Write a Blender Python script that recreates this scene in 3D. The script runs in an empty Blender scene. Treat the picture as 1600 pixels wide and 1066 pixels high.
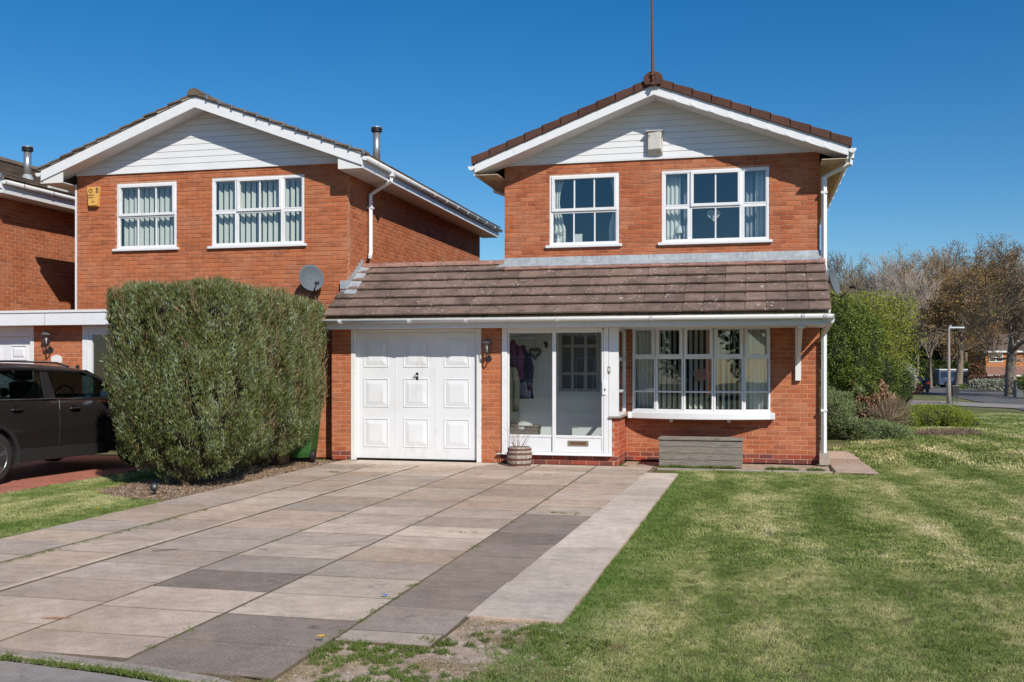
import bpy, math, random
import numpy as np
from mathutils import Matrix, Vector, Euler
random.seed(7); rng = np.random.default_rng(7)
S = bpy.context.scene
col = S.collection
R = math.radians

# ------------------------------------------------------------------ camera, sky, sun, exposure
F = 1580.0; YAW = R(13.4); CH = 1.53; HOR = 575.0
cs, sn = math.cos(YAW), math.sin(YAW)
cam = bpy.data.cameras.new('camera'); co = bpy.data.objects.new('camera', cam); col.objects.link(co)
co.location = (0, 0, CH); co.rotation_euler = (R(90), 0, YAW)
cam.sensor_width = 36; cam.lens = F/1600*36; cam.shift_y = (HOR-533)/1600
cam.clip_start = 0.1; cam.clip_end = 3000
S.camera = co
SUN = Vector((-0.80, 1.0, -0.955)).normalized()
elev = math.asin(-SUN.z)
az = math.atan2(-SUN.x, -SUN.y)            # clockwise from +Y, towards the sun
w = bpy.data.worlds.new('World'); S.world = w; w.use_nodes = True
nt = w.node_tree; nt.nodes.clear()
sky = nt.nodes.new('ShaderNodeTexSky'); sky.sky_type = 'NISHITA'; sky.sun_disc = False
sky.sun_elevation = elev; sky.sun_rotation = az
sky.air_density = 1.0; sky.dust_density = 0.15; sky.ozone_density = 5.0; sky.altitude = 0
hs = nt.nodes.new('ShaderNodeHueSaturation'); hs.inputs['Saturation'].default_value = 1.33
bg = nt.nodes.new('ShaderNodeBackground'); bg.inputs['Strength'].default_value = 0.10
wo = nt.nodes.new('ShaderNodeOutputWorld')
nt.links.new(sky.outputs[0], hs.inputs['Color']); nt.links.new(hs.outputs[0], bg.inputs['Color'])
nt.links.new(bg.outputs[0], wo.inputs[0])
sl = bpy.data.lights.new('sun', 'SUN'); sl.energy = 4.9; sl.angle = R(0.5); sl.color = (1, 0.94, 0.84)
so = bpy.data.objects.new('sun', sl); col.objects.link(so)
so.rotation_euler = SUN.to_track_quat('-Z', 'Y').to_euler(); so.location = (10, -12, 14)
S.view_settings.view_transform = 'Standard'; S.view_settings.look = 'None'
S.view_settings.exposure = 0.0; S.view_settings.gamma = 1; S.view_settings.use_curve_mapping = False

# ------------------------------------------------------------------ measuring helpers (metres on real planes)
def U(px): return (px-800)/F
def W(px, Y): u = U(px); return Y*(-sn+u*cs)/(cs+u*sn)
def H(px, py, Y): return CH+(HOR-py)/F*Y/(cs+U(px)*sn)
def hgt(Y):
    t = min(1, max(0, (Y-20)/40)); t = t*t*(3-2*t); return -0.03-0.67*t
def G(px, py, z=None):
    zz = 0 if z is None else z
    for _ in range(12):
        t = (CH-zz)*F/(py-HOR); lat = U(px)*t; X = -sn*t+cs*lat; Y = cs*t+sn*lat
        if z is None: zz = hgt(Y)
    return X, Y, zz
def PD(px, t): lat = U(px)*t; return -sn*t+cs*lat, cs*t+sn*lat      # ground position at camera depth t

# ------------------------------------------------------------------ object helpers
WORLD = {}
def tag(o, label=None, cat=None, group=None, kind=None):
    if label: o['label'] = label
    if cat: o['category'] = cat
    if group: o['group'] = group
    if kind: o['kind'] = kind
    return o
def thing(name, label, cat, loc, rz=0, group=None, world=False):
    o = bpy.data.objects.new(name, None); col.objects.link(o); o.empty_display_size = .2
    o.location = loc; o.rotation_euler = (0, 0, rz)
    if world: WORLD[o.name] = Matrix.Translation(-Vector(loc))
    return tag(o, label, cat, group)
def link(o, parent=None):
    col.objects.link(o)
    if parent:
        o.parent = parent
        if parent.name in WORLD: o.matrix_parent_inverse = WORLD[parent.name]
    return o
def mesh_np(name, V, Fc, mat, parent=None, smooth=False):
    """V (n,3); Fc (m,k) all same k"""
    me = bpy.data.meshes.new(name); V = np.asarray(V, np.float32); Fc = np.asarray(Fc, np.int32)
    k = Fc.shape[1]; me.vertices.add(len(V)); me.vertices.foreach_set('co', V.ravel())
    me.loops.add(Fc.size); me.loops.foreach_set('vertex_index', Fc.ravel())
    me.polygons.add(len(Fc)); me.polygons.foreach_set('loop_start', np.arange(0, Fc.size, k, dtype=np.int32))
    me.polygons.foreach_set('loop_total', np.full(len(Fc), k, np.int32))
    me.polygons.foreach_set('use_smooth', np.full(len(Fc), bool(smooth)))
    me.update(calc_edges=True); me.materials.append(mat)
    return link(bpy.data.objects.new(name, me), parent)
class MB:
    def __init__(s): s.v = []; s.f = []
    def poly(s, pts): n = len(s.v); s.v += [tuple(p) for p in pts]; s.f.append(list(range(n, n+len(pts)))); return s
    def box(s, x0, x1, y0, y1, z0, z1):
        if x0 > x1: x0, x1 = x1, x0
        if y0 > y1: y0, y1 = y1, y0
        if z0 > z1: z0, z1 = z1, z0
        n = len(s.v)
        s.v += [(x0,y0,z0),(x1,y0,z0),(x1,y1,z0),(x0,y1,z0),(x0,y0,z1),(x1,y0,z1),(x1,y1,z1),(x0,y1,z1)]
        s.f += [[n+a for a in q] for q in ((0,3,2,1),(4,5,6,7),(0,1,5,4),(1,2,6,5),(2,3,7,6),(3,0,4,7))]
        return s
    def prism(s, pts, lo, hi, axis='y'):
        """extrude 2D polygon along axis; pts in (x,z) for y, (y,z) for x, (x,y) for z"""
        n = len(s.v); k = len(pts)
        def P(p, q): return (p[0], q, p[1]) if axis == 'y' else ((q, p[0], p[1]) if axis == 'x' else (p[0], p[1], q))
        s.v += [P(p, lo) for p in pts]+[P(p, hi) for p in pts]
        s.f.append([n+i for i in range(k)][::-1]); s.f.append([n+k+i for i in range(k)])
        for i in range(k): j = (i+1) % k; s.f.append([n+i, n+j, n+k+j, n+k+i])
        return s
    def tube(s, pts, r, seg=8, caps=True):
        pts = [Vector(p) for p in pts]; m = len(pts); rs = r if isinstance(r, (list, tuple)) else [r]*m
        n = len(s.v); pu = None
        for i, p in enumerate(pts):
            d = (pts[min(i+1, m-1)]-pts[max(i-1, 0)])
            d = d.normalized() if d.length > 1e-9 else Vector((0, 0, 1))
            if pu is None: pu = d.cross(Vector((0, 0, 1)) if abs(d.z) < .9 else Vector((1, 0, 0))).normalized()
            else:
                pu = pu-d*pu.dot(d); pu = pu.normalized()
            q = d.cross(pu)
            for k in range(seg):
                a = 2*math.pi*k/seg; s.v.append(tuple(p+(pu*math.cos(a)+q*math.sin(a))*rs[i]))
        for i in range(m-1):
            for k in range(seg):
                a = n+i*seg+k; b = n+i*seg+(k+1) % seg; s.f.append([a, b, b+seg, a+seg])
        if caps: s.f.append([n+k for k in range(seg)][::-1]); s.f.append([n+(m-1)*seg+k for k in range(seg)])
        return s
    def lathe(s, prof, c=(0,0,0), seg=20, axis='z'):
        n = len(s.v); m = len(prof)
        for r, h in prof:
            for k in range(seg):
                a = 2*math.pi*k/seg; x, y = r*math.cos(a), r*math.sin(a)
                p = (x, y, h) if axis == 'z' else ((x, h, y) if axis == 'y' else (h, x, y))
                s.v.append((p[0]+c[0], p[1]+c[1], p[2]+c[2]))
        for i in range(m-1):
            for k in range(seg):
                a = n+i*seg+k; b = n+i*seg+(k+1) % seg; s.f.append([a, b, b+seg, a+seg])
        s.f.append([n+k for k in range(seg)][::-1]); s.f.append([n+(m-1)*seg+k for k in range(seg)])
        return s
    def grid(s, rows, close=False):
        n = len(s.v); m = len(rows[0])
        for r in rows: s.v += [tuple(p) for p in r]
        for i in range(len(rows)-1):
            for k in range(m-(0 if close else 1)):
                a = n+i*m+k; b = n+i*m+(k+1) % m; s.f.append([a, b, b+m, a+m])
        return s
    def build(s, name, mat, parent=None, smooth=False, bevel=0, seg=2, recalc=False):
        me = bpy.data.meshes.new(name); me.from_pydata(s.v, [], s.f)
        if smooth: me.polygons.foreach_set('use_smooth', [True]*len(me.polygons))
        if recalc:
            import bmesh
            bm = bmesh.new(); bm.from_mesh(me); bmesh.ops.remove_doubles(bm, verts=bm.verts, dist=1e-5)
            bmesh.ops.recalc_face_normals(bm, faces=bm.faces); bm.to_mesh(me); bm.free()
        me.materials.append(mat)
        o = link(bpy.data.objects.new(name, me), parent)
        if bevel:
            b = o.modifiers.new('b', 'BEVEL'); b.width = bevel; b.segments = seg; b.limit_method = 'ANGLE'; b.angle_limit = R(35)
        return o
def copy_tree(o, parent=None):
    c = o.copy(); col.objects.link(c)
    if parent: c.parent = parent
    for ch in list(o.children): copy_tree(ch, c)
    return c

# ------------------------------------------------------------------ materials
class N:
    def __init__(s, name):
        s.m = bpy.data.materials.new(name); s.m.use_nodes = True; s.t = s.m.node_tree; s.n = s.t.nodes
        s.b = s.n['Principled BSDF']; s.g = None
    def new(s, t, **k):
        n = s.n.new(t)
        for a, v in k.items():
            if a.startswith('i_'):
                key = a[2:]; key = int(key) if key.isdigit() else key.replace('_', ' ')
                n.inputs[key].default_value = v
            else: setattr(n, a, v)
        return n
    def l(s, a, b): s.t.links.new(a, b)
    def pos(s):
        if not s.g: s.g = s.new('ShaderNodeNewGeometry')
        return s.g.outputs['Position']
    def noise(s, scale, detail=4, rough=.6, vec=None, stretch=None):
        n = s.new('ShaderNodeTexNoise'); n.inputs['Scale'].default_value = scale; n.inputs['Detail'].default_value = detail
        n.inputs['Roughness'].default_value = rough
        v = vec or s.pos()
        if stretch:
            mp = s.new('ShaderNodeMapping'); mp.inputs['Scale'].default_value = stretch; s.l(v, mp.inputs[0]); v = mp.outputs[0]
        s.l(v, n.inputs['Vector']); return n.outputs['Fac']
    def ramp(s, fac, stops, interp='LINEAR'):
        r = s.new('ShaderNodeValToRGB'); e = r.color_ramp; e.interpolation = interp
        while len(e.elements) < len(stops): e.elements.new(.5)
        for i, (p, c) in enumerate(stops):
            e.elements[i].position = p; e.elements[i].color = (*c, 1) if len(c) == 3 else c
        s.l(fac, r.inputs[0]); return r.outputs[0]
    def mix(s, a, b, fac, mode='MIX'):
        m = s.new('ShaderNodeMix', data_type='RGBA', blend_type=mode)
        for v, i in ((fac, 0), (a, 6), (b, 7)):
            if isinstance(v, (int, float)): m.inputs[i].default_value = v
            elif isinstance(v, tuple): m.inputs[i].default_value = (*v, 1)
            else: s.l(v, m.inputs[i])
        return m.outputs[2]
    def math(s, op, a, b=0.0, clamp=False):
        m = s.new('ShaderNodeMath', operation=op, use_clamp=clamp)
        for v, i in ((a, 0), (b, 1)):
            if isinstance(v, (int, float)): m.inputs[i].default_value = v
            else: s.l(v, m.inputs[i])
        return m.outputs[0]
    def rnd(s):
        """one random value per object and per loose piece"""
        s.pos(); oi = s.new('ShaderNodeObjectInfo')
        return s.math('FRACT', s.math('ADD', s.g.outputs['Random Per Island'], oi.outputs['Random']))
    def bump(s, h, strength=.4, dist=.01):
        b = s.new('ShaderNodeBump'); b.inputs['Strength'].default_value = strength; b.inputs['Distance'].default_value = dist
        s.l(h, b.inputs['Height']); s.l(b.outputs[0], s.b.inputs['Normal'])
    def out(s, colr, rough=.7, metal=0, spec=.5):
        if isinstance(colr, tuple): s.b.inputs['Base Color'].default_value = (*colr, 1)
        else: s.l(colr, s.b.inputs['Base Color'])
        if isinstance(rough, (int, float)): s.b.inputs['Roughness'].default_value = rough
        else: s.l(rough, s.b.inputs['Roughness'])
        s.b.inputs['Metallic'].default_value = metal; s.b.inputs['Specular IOR Level'].default_value = spec
        return s.m
def sc(c, k): return tuple(min(1, x*k) for x in c)
def plain(name, c, rough=.5, var=.12, scale=6, bump=0, bscale=80, metal=0, spec=.5, rnd=0, grime=None, stretch=None):
    n = N(name); f = n.noise(scale, 5, stretch=stretch)
    c1 = n.ramp(f, [(.3, sc(c, 1-var)), (.7, sc(c, 1+var*.6))])
    if grime:
        g = n.noise(grime[1], 6, .7, stretch=grime[3] if len(grime) > 3 else None)
        gm = n.ramp(g, [(grime[2], (0, 0, 0)), (min(1, grime[2]+.16), (1, 1, 1))]); c1 = n.mix(c1, grime[0], n.math('MULTIPLY', gm, grime[4] if len(grime) > 4 else .6))
    if rnd:
        h = n.new('ShaderNodeHueSaturation'); n.l(c1, h.inputs['Color'])
        n.l(n.math('ADD', n.math('MULTIPLY', n.rnd(), rnd*2), 1-rnd), h.inputs['Value']); c1 = h.outputs[0]
    if bump: n.bump(n.noise(bscale, 3), bump, .01)
    return n.out(c1, rough, metal, spec)
def brick_mat(name, cols, weather=1.0, wc=(.56,.27,.16), dc=(.16,.062,.038)):
    n = N(name); r = n.rnd(); k = len(cols)
    c = n.ramp(r, [(i/k, cc) for i, cc in enumerate(cols)], 'CONSTANT')
    f = n.noise(2.2, 5); c = n.mix(c, wc, n.math('MULTIPLY', n.ramp(f, [(.45, (0,0,0)), (.66, (1,1,1))]), .42*weather))
    d = n.noise(3.7, 6, .75, stretch=(1, 1, 2.2)); c = n.mix(c, dc, n.math('MULTIPLY', n.ramp(d, [(.50, (0,0,0)), (.70, (1,1,1))]), .55*weather))
    g = n.noise(130, 4, .7); c = n.mix(c, n.ramp(g, [(.35, (.55,.55,.55)), (.65, (1.0,1.0,1.0))]), .55, 'MULTIPLY')
    n.bump(n.noise(160, 4, stretch=(1, 1, 2.5)), .5, .006)
    return n.out(c, .9, 0, .2)
m_brick = brick_mat('brick_red', [(.46,.136,.058),(.50,.158,.068),(.42,.122,.054),(.48,.144,.062),(.54,.185,.085),(.44,.130,.058),(.37,.105,.048)])
m_brickL = brick_mat('brick_orange', [(.51,.158,.065),(.48,.146,.060),(.55,.180,.075),(.50,.154,.064),(.53,.168,.072),(.43,.130,.055)])
m_plinth = brick_mat('brick_plinth', [(.34,.070,.045),(.20,.062,.055),(.38,.072,.038),(.17,.060,.055),(.30,.068,.042),(.24,.07,.055)], .5)
m_pier = brick_mat('brick_pier', [(.52,.105,.048),(.48,.090,.040),(.56,.125,.06)], .4)
m_mortar = plain('mortar', (.52,.27,.175), .95, .25, 9, .5, 120)
m_white = plain('white_upvc', (.74,.75,.77), .32, .03, 3, grime=((.46,.45,.40), 9, .56, (1,1,1), .4))
m_clad = plain('white_cladding', (.72,.73,.75), .38, .04, 2, grime=((.50,.51,.48), 5, .60, (.6,1,3), .35))
m_wpaint = plain('white_paint', (.72,.72,.71), .5, .05, 4, .15, 60, grime=((.45,.42,.36), 7, .60, (1,1,.5), .55))
m_door = plain('garage_door_white', (.71,.73,.76), .4, .03, 3, grime=((.50,.47,.40), 3.5, .55, (1,1,.5), .4))
m_soffit = plain('soffit_timber', (.50,.42,.30), .7, .3, 3, .2, 30, stretch=(4,.5,4), grime=((.16,.10,.05), 4, .55, (3,.6,1), .8))
m_lead = plain('lead', (.36,.39,.42), .55, .25, 7, .2, 25, grime=((.16,.17,.18), 9, .52, (4,1,.6), .7))
def tile_mat(name, c, c2, spots=.5, thr=.66, moss=.4):
    n = N(name); r = n.rnd(); base = n.ramp(r, [(0, c), (.5, c2), (1, sc(c, .82))])
    f = n.noise(3, 5); base = n.mix(base, sc(c2, 1.35), n.math('MULTIPLY', n.ramp(f, [(.42,(0,0,0)),(.7,(1,1,1))]), .5))
    d = n.noise(5, 6, .7); base = n.mix(base, (.045,.036,.032), n.math('MULTIPLY', n.ramp(d, [(.48,(0,0,0)),(.68,(1,1,1))]), .5))
    sp = n.noise(19, 3, .6); cl = n.noise(1.6, 3)
    m = n.math('MULTIPLY', n.ramp(sp, [(thr,(0,0,0)),(thr+.03,(1,1,1))]), n.ramp(cl, [(.38,(0,0,0)),(.6,(1,1,1))]))
    base = n.mix(base, (.66,.63,.56), n.math('MULTIPLY', m, spots))
    ms = n.noise(14, 5, .7); base = n.mix(base, (.10,.09,.035), n.math('MULTIPLY', n.ramp(ms, [(.64,(0,0,0)),(.72,(1,1,1))]), moss))
    n.bump(n.noise(90, 4), .5, .008); return n.out(base, .88, 0, .25)
m_tile = tile_mat('tile_brown', (.16,.11,.09), (.225,.155,.125), .85, .64, .3)
m_tilepink = tile_mat('tile_pink', (.30,.15,.115), (.34,.19,.15), .6, .62, .25)
m_tiledk = tile_mat('tile_dark', (.085,.038,.028), (.10,.048,.036), .1, .7, .1)
m_tileold = tile_mat('tile_old', (.135,.10,.075), (.19,.14,.10), .3, .63, .6)
m_metal = plain('flue_metal', (.55,.56,.57), .35, .15, 12, metal=.8)
m_black = plain('black_plastic', (.02,.02,.022), .4, .1)
m_ironblk = plain('black_iron', (.025,.025,.027), .45, .2, 30)
m_rust = plain('rusty_iron', (.14,.055,.035), .8, .3, 30)
def glass_mat(name, tint=(1,1,1), refl=1.0, blend=None):
    m = bpy.data.materials.new(name); m.use_nodes = True; t = m.node_tree; t.nodes.clear()
    o = t.nodes.new('ShaderNodeOutputMaterial'); tr = t.nodes.new('ShaderNodeBsdfTransparent'); tr.inputs[0].default_value = (*tint, 1)
    gl = t.nodes.new('ShaderNodeBsdfGlossy'); gl.inputs['Roughness'].default_value = .0; gl.inputs['Color'].default_value = (1,1,1,1)
    fr = t.nodes.new('ShaderNodeMath'); fr.operation = 'POWER'; fr.inputs[1].default_value = 5
    gg = t.nodes.new('ShaderNodeNewGeometry'); dt = t.nodes.new('ShaderNodeVectorMath'); dt.operation = 'DOT_PRODUCT'
    ab = t.nodes.new('ShaderNodeMath'); ab.operation = 'ABSOLUTE'; iv = t.nodes.new('ShaderNodeMath'); iv.operation = 'SUBTRACT'; iv.inputs[0].default_value = 1
    t.links.new(gg.outputs['Incoming'], dt.inputs[0]); t.links.new(gg.outputs['Normal'], dt.inputs[1]); t.links.new(dt.outputs['Value'], ab.inputs[0]); t.links.new(ab.outputs[0], iv.inputs[1]); t.links.new(iv.outputs[0], fr.inputs[0])
    ml = t.nodes.new('ShaderNodeMath'); ml.operation = 'MULTIPLY_ADD'; ml.inputs[1].default_value = 1.0*refl; ml.inputs[2].default_value = .06*refl; ml.use_clamp = True
    mx = t.nodes.new('ShaderNodeMixShader')
    g = t.nodes.new('ShaderNodeNewGeometry'); n = t.nodes.new('ShaderNodeTexNoise'); n.inputs['Scale'].default_value = 1.3; n.inputs['Detail'].default_value = 1
    b = t.nodes.new('ShaderNodeBump'); b.inputs['Strength'].default_value = .08; b.inputs['Distance'].default_value = .02
    t.links.new(g.outputs['Position'], n.inputs['Vector']); t.links.new(n.outputs['Fac'], b.inputs['Height']); t.links.new(b.outputs[0], gl.inputs['Normal'])
    t.links.new(fr.outputs[0], ml.inputs[0]); t.links.new(ml.outputs[0], mx.inputs[0]); t.links.new(tr.outputs[0], mx.inputs[1])
    t.links.new(gl.outputs[0], mx.inputs[2]); t.links.new(mx.outputs[0], o.inputs[0]); return m
m_glass = glass_mat('window_glass', (.93,.95,.94), 1.3)
m_glassp = glass_mat('porch_glass', (.90,.93,.93), 1.0)
m_glassc = glass_mat('car_glass', (.45,.52,.52), 1.0)
m_blind = plain('blind_fabric', (.62,.64,.61), .8, .05)
m_curt = plain('curtain_fabric', (.66,.69,.68), .85, .08, 20)
m_curtg = plain('curtain_grey', (.30,.33,.38), .85, .08, 20)
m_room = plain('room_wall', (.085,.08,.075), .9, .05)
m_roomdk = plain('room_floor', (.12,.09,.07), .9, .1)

# ------------------------------------------------------------------ ground
def soil_mat():
    n = N('lawn_soil'); a = n.noise(.55, 4, .6, stretch=(1, 1, 1)); b = n.noise(40, 4, .7)
    c = n.ramp(a, [(.38, (.14,.165,.055)), (.52, (.22,.215,.095)), (.64, (.32,.275,.15))])
    c = n.mix(c, n.ramp(b, [(.3, (.35,.35,.35)), (.7, (1,1,1))]), .7, 'MULTIPLY')
    n.bump(b, .8, .03); return n.out(c, .95, 0, .1)
m_lawn = soil_mat()
ys = [-60, -20, -5, 0, 5, 10, 15, 18]+[20+2*i for i in range(21)]+[65, 75, 90, 120, 160, 220, 320, 500, 900, 1800]
b = MB(); b.grid([[(x, y, hgt(y)) for x in (-1500, -200, -60, -20, 0, 20, 60, 200, 1500)] for y in ys])
tag(b.build('ground', m_lawn), kind='structure')
def sheet(name, pts, mat, dz=0.01, kind='structure', thick=0, label=None, cat=None, parent=None):
    b = MB(); P3 = [(p[0], p[1], (hgt(p[1])+dz) if len(p) < 3 else p[2]) for p in pts]
    if thick:
        n = len(P3); b.v = P3+[(x, y, z-thick) for x, y, z in P3]; b.f = [list(range(n))]+[[i, (i+1) % n, n+(i+1) % n, n+i][::-1] for i in range(n)]
    else: b.poly(P3)
    o = b.build(name, mat, parent, recalc=False)
    if kind: tag(o, kind=kind)
    return o

# paving slabs
def slab_mat(name, c, speck=.5, stain=(.10,.085,.075), sa=.5):
    n = N(name); h = n.rnd(); f = n.noise(2.2, 5, .65)
    b0 = n.ramp(f, [(.32, sc(c, .80)), (.66, sc(c, 1.12))])
    hv = n.new('ShaderNodeHueSaturation'); n.l(b0, hv.inputs['Color']); n.l(n.math('ADD', n.math('MULTIPLY', h, .34), .82), hv.inputs['Value'])
    s1 = n.noise(75, 4, .8); c2 = n.mix(hv.outputs[0], n.ramp(s1, [(.34, (.22,.20,.18)), (.47, (1,1,1)), (.58, (1.0,1.0,1.0)), (.66, (1.9,1.85,1.8))]), speck, 'MULTIPLY')
    mt = n.noise(9, 5, .75); c2 = n.mix(c2, n.ramp(mt, [(.35, (.78,.77,.76)), (.62, (1.08,1.08,1.08))]), .8, 'MULTIPLY')
    s3 = n.noise(.55, 5, .75, stretch=(1,.6,1)); c2 = n.mix(c2, (.40,.27,.18), n.math('MULTIPLY', n.ramp(s3, [(.5,(0,0,0)),(.66,(1,1,1))]), .38*min(1, sa*2)))
    vo = n.noise(2.6, 3, .5); c2 = n.mix(c2, (.07,.065,.06), n.math('MULTIPLY', n.ramp(vo, [(.69,(0,0,0)),(.74,(1,1,1))]), .55*min(1, sa*2)))
    s2 = n.noise(1.1, 6, .7); c2 = n.mix(c2, stain, n.math('MULTIPLY', n.ramp(s2, [(.54,(0,0,0)),(.72,(1,1,1))]), sa))
    n.bump(n.noise(170, 3), .5, .006); return n.out(c2, .9, 0, .2)
m_s1 = slab_mat('slab_pinkgrey', (.56,.445,.36)); m_s2 = slab_mat('slab_dark', (.30,.24,.20), .75)
m_s3 = slab_mat('slab_pale', (.62,.50,.40), .35); m_s4 = slab_mat('slab_brown', (.54,.41,.315), .5)
m_s5 = slab_mat('slab_grey', (.48,.39,.325), .65); m_new = slab_mat('concrete_new', (.66,.55,.46), .15, (.28,.22,.18), .3)
m_tar = slab_mat('pavement_grey', (.33,.30,.28), .35, (.16,.14,.13)); m_kerb = slab_mat('kerb_concrete', (.38,.33,.285), .5)
m_sand = slab_mat('joint_sand', (.17,.135,.095), .8, (.06,.08,.03), .8)
driveway = sheet('driveway', [(-6.58,4.85),(-3.9,4.72),(-2.36,4.56),(-2.36,5.32),(-1.72,5.32),(-1.69,6.0),(-1.42,15.70),(-2.0,15.72),(-6.56,15.74)], m_sand, .0285)
COLS = [(-6.55,-5.76,.2),(-5.74,-5.082,.45),(-5.004,-4.11,.1),(-4.10,-3.21,.0),(-3.20,-2.31,.0),(-2.30,-1.66,-.18)]
slabs = []
rs = random.Random(3)
slabmesh = {}
def slab(x0, x1, y0, y1, mat, parent, name='paving_slab', top=.0, rot0=R(.4)):
    x0 += .003+rs.uniform(0,.003); x1 -= .003; y0 += .004; y1 -= .003+rs.uniform(0,.003)
    cx, cy = (x0+x1)/2, (y0+y1)/2
    key = mat.name
    if key not in slabmesh:
        mb = MB(); h = .5; c = .004
        mb.v = [(-h,-h,-1),(h,-h,-1),(h,h,-1),(-h,h,-1),(-h,-h,-.12),(h,-h,-.12),(h,h,-.12),(-h,h,-.12),(-h+c,-h+c,0),(h-c,-h+c,0),(h-c,h-c,0),(-h+c,h-c,0)]
        mb.f = [[0,1,5,4],[1,2,6,5],[2,3,7,6],[3,0,4,7],[4,5,9,8],[5,6,10,9],[6,7,11,10],[7,4,8,11],[8,9,10,11]]
        me = bpy.data.meshes.new(name); me.from_pydata(mb.v, [], mb.f); me.materials.append(mat); me.materials.append(m_sand if mat is not m_new else m_s4); me.polygons.foreach_set('material_index', [1]*8+[0]); slabmesh[key] = me
    o = bpy.data.objects.new(name, slabmesh[key]); link(o, parent)
    o.location = (cx, cy, top+rs.uniform(0,.0018)); o.scale = (x1-x0, y1-y0, .05)
    o.rotation_euler = (R(rs.uniform(-.05,.05)), R(rs.uniform(-.04,.04)), rot0+R(rs.uniform(-.12,.12)))
    slabs.append(o); return o
for ci, (a, b_, off) in enumerate(COLS):
    yy = 5.12+off-.6*3; rot = math.tan(R(.7))
    while yy < 15.7:
        ky = float(np.interp((a+b_)/2, [-9,-5.2,-4.05,-3.2,-2.55], [5.14,4.80,4.69,4.60,4.47]))+.058
        y0, y1 = max(yy, ky), min(yy+.6, 15.70)
        if ci == 5: y0 = max(y0, 5.30)
        if y1-y0 > .12:
            ym = (y0+y1)/2; dx = -(ym-6)*rot*.55
            v = rs.random()
            if ym > 10.6 and ci >= 3: m = m_s4 if v < .62 else m_s1
            elif ci == 5: m = m_s2 if ym > 5.9 else m_s5
            elif ci == 4: m = [m_s2, m_s2, m_s3, m_s3, m_s5, m_s4, m_s1, m_s3, m_s1, m_s1][min(9, int((ym-4.55)/.6))]
            elif ci == 3: m = [m_s1, m_s1, m_s1, m_s2, m_s5, m_s3, m_s5, m_s1, m_s5, m_s1][min(9, max(0, int((ym-4.5)/.6)))]
            else: m = m_s1 if v < .5 else (m_s5 if v < .8 else m_s4)
            w0 = a+dx; w1 = b_+dx+(.12 if ci == 5 and ym > 9 else 0)
            if ci == 5: w1 = -1.70+(ym-5.9)*.0225-.012
            if ci == 5 and ym > 10: slab(w0, w1, y0, y1, m, driveway)
            else: slab(w0, w1, y0, y1, m, driveway)
        yy += .6
# narrow fillet between two columns of the drive
yy = 5.0
while yy < 15.0:
    slab(-5.075+(-(yy-6)*math.tan(R(.7))*.55), -5.01+(-(yy-6)*math.tan(R(.7))*.55), yy, min(yy+.9, 15.0), m_s3, driveway, 'edging_strip', .008); yy += .9
# new pale concrete strip along the lawn
strip = sheet('concrete_path', [(-1.69,6.0),(-1.2,6.0),(-1.12,14.6),(-1.5,14.75)], m_sand, .024)
yy = 5.98; L = [1.0,.62,.9,.62,.8,.62,.62,.9,.62,.62,.62,.62,.62,.62]
for q in L:
    y1 = min(yy+q, 14.75)
    if y1-yy < .1: break
    k0 = (yy-5.98)/8.8; slab(-1.71+.2*k0, -1.11+.06*k0+.005, yy, y1, m_new, strip, 'concrete_slab', .006, rot0=-R(.9)); yy = y1
# kerb and pavement in front of the drive
pave = sheet('pavement', [(-9,-3),(-.5,-3),(-.9,3.55),(-2.35,4.35),(-3.2,4.50),(-4.05,4.60),(-9,5.05)], m_tar, .012)
kb = thing('kerb_edging', 'narrow concrete edging kerb between the slabbed driveway and the pavement', 'kerb', (-3.2,4.6,-.03), world=True)
kp = [(-9,5.14),(-5.2,4.80),(-4.05,4.69),(-3.2,4.60),(-2.55,4.47),(-1.9,4.2)]
for (x0, y0), (x1, y1) in zip(kp, kp[1:]):
    n_ = max(1, int(round((x1-x0)/.9)))
    for i in range(n_):
        a0, a1 = i/n_, (i+1)/n_-.008
        p0 = (x0+(x1-x0)*a0, y0+(y1-y0)*a0); p1 = (x0+(x1-x0)*a1, y0+(y1-y0)*a1)
        mb = MB(); mb.prism([(p0[0],p0[1]-.05),(p1[0],p1[1]-.05),(p1[0],p1[1]+.05),(p0[0],p0[1]+.05)], -.12, .004+rs.uniform(-.003,.003), 'z')
        mb.build('kerb_stone', m_kerb, kb, bevel=.008)
# apron in front of the garage, bed, edging, side path, red drive, gravel strip
m_soil = plain('bare_soil', (.46,.35,.27), .95, .3, 7, .9, 70, grime=((.10,.085,.045), 11, .50, (1,1,1), .7))
m_grav = plain('gravel_litter', (.30,.195,.125), .95, .4, 30, 1, 90, rnd=.15, grime=((.09,.06,.04), 12, .5, (1,1,1), .7))
m_red = slab_mat('red_tarmac', (.44,.165,.115), .5, (.12,.05,.04), .4)
sheet('garage_apron', [(-6.3,15.05),(-4.2,15.0),(-3.9,15.72),(-6.35,15.74)], m_new, .034)
sheet('flower_bed', [(-2.0,15.66),(1.12,15.72),(1.16,16.74),(-2.03,16.74)], m_soil, .012)
sheet('soil_patch', [(-2.75,4.30),(-1.95,4.0),(-1.45,4.5),(-1.15,5.2),(-1.0,5.7),(-1.16,5.98),(-1.70,5.98),(-1.69,6.6),(-1.78,6.5),(-1.78,5.33),(-2.33,5.33),(-2.33,4.56)], m_soil, .012)
be = thing('bed_edging', 'thin concrete edging strip between the front lawn and the flower bed', 'edging', (0,15.62,-.03), world=True)
for i in range(3):
    MB().box(-1.43+.86*i, -1.43+.86*i+.85, 15.56, 15.62, -.1, .0).build('edging_stone', m_kerb, be, bevel=.006)
sp = sheet('side_path', [(1.16,15.6),(1.78,15.45),(1.72,18.3),(1.5,19.5),(1.2,19.5)], m_sand, .015)
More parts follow.
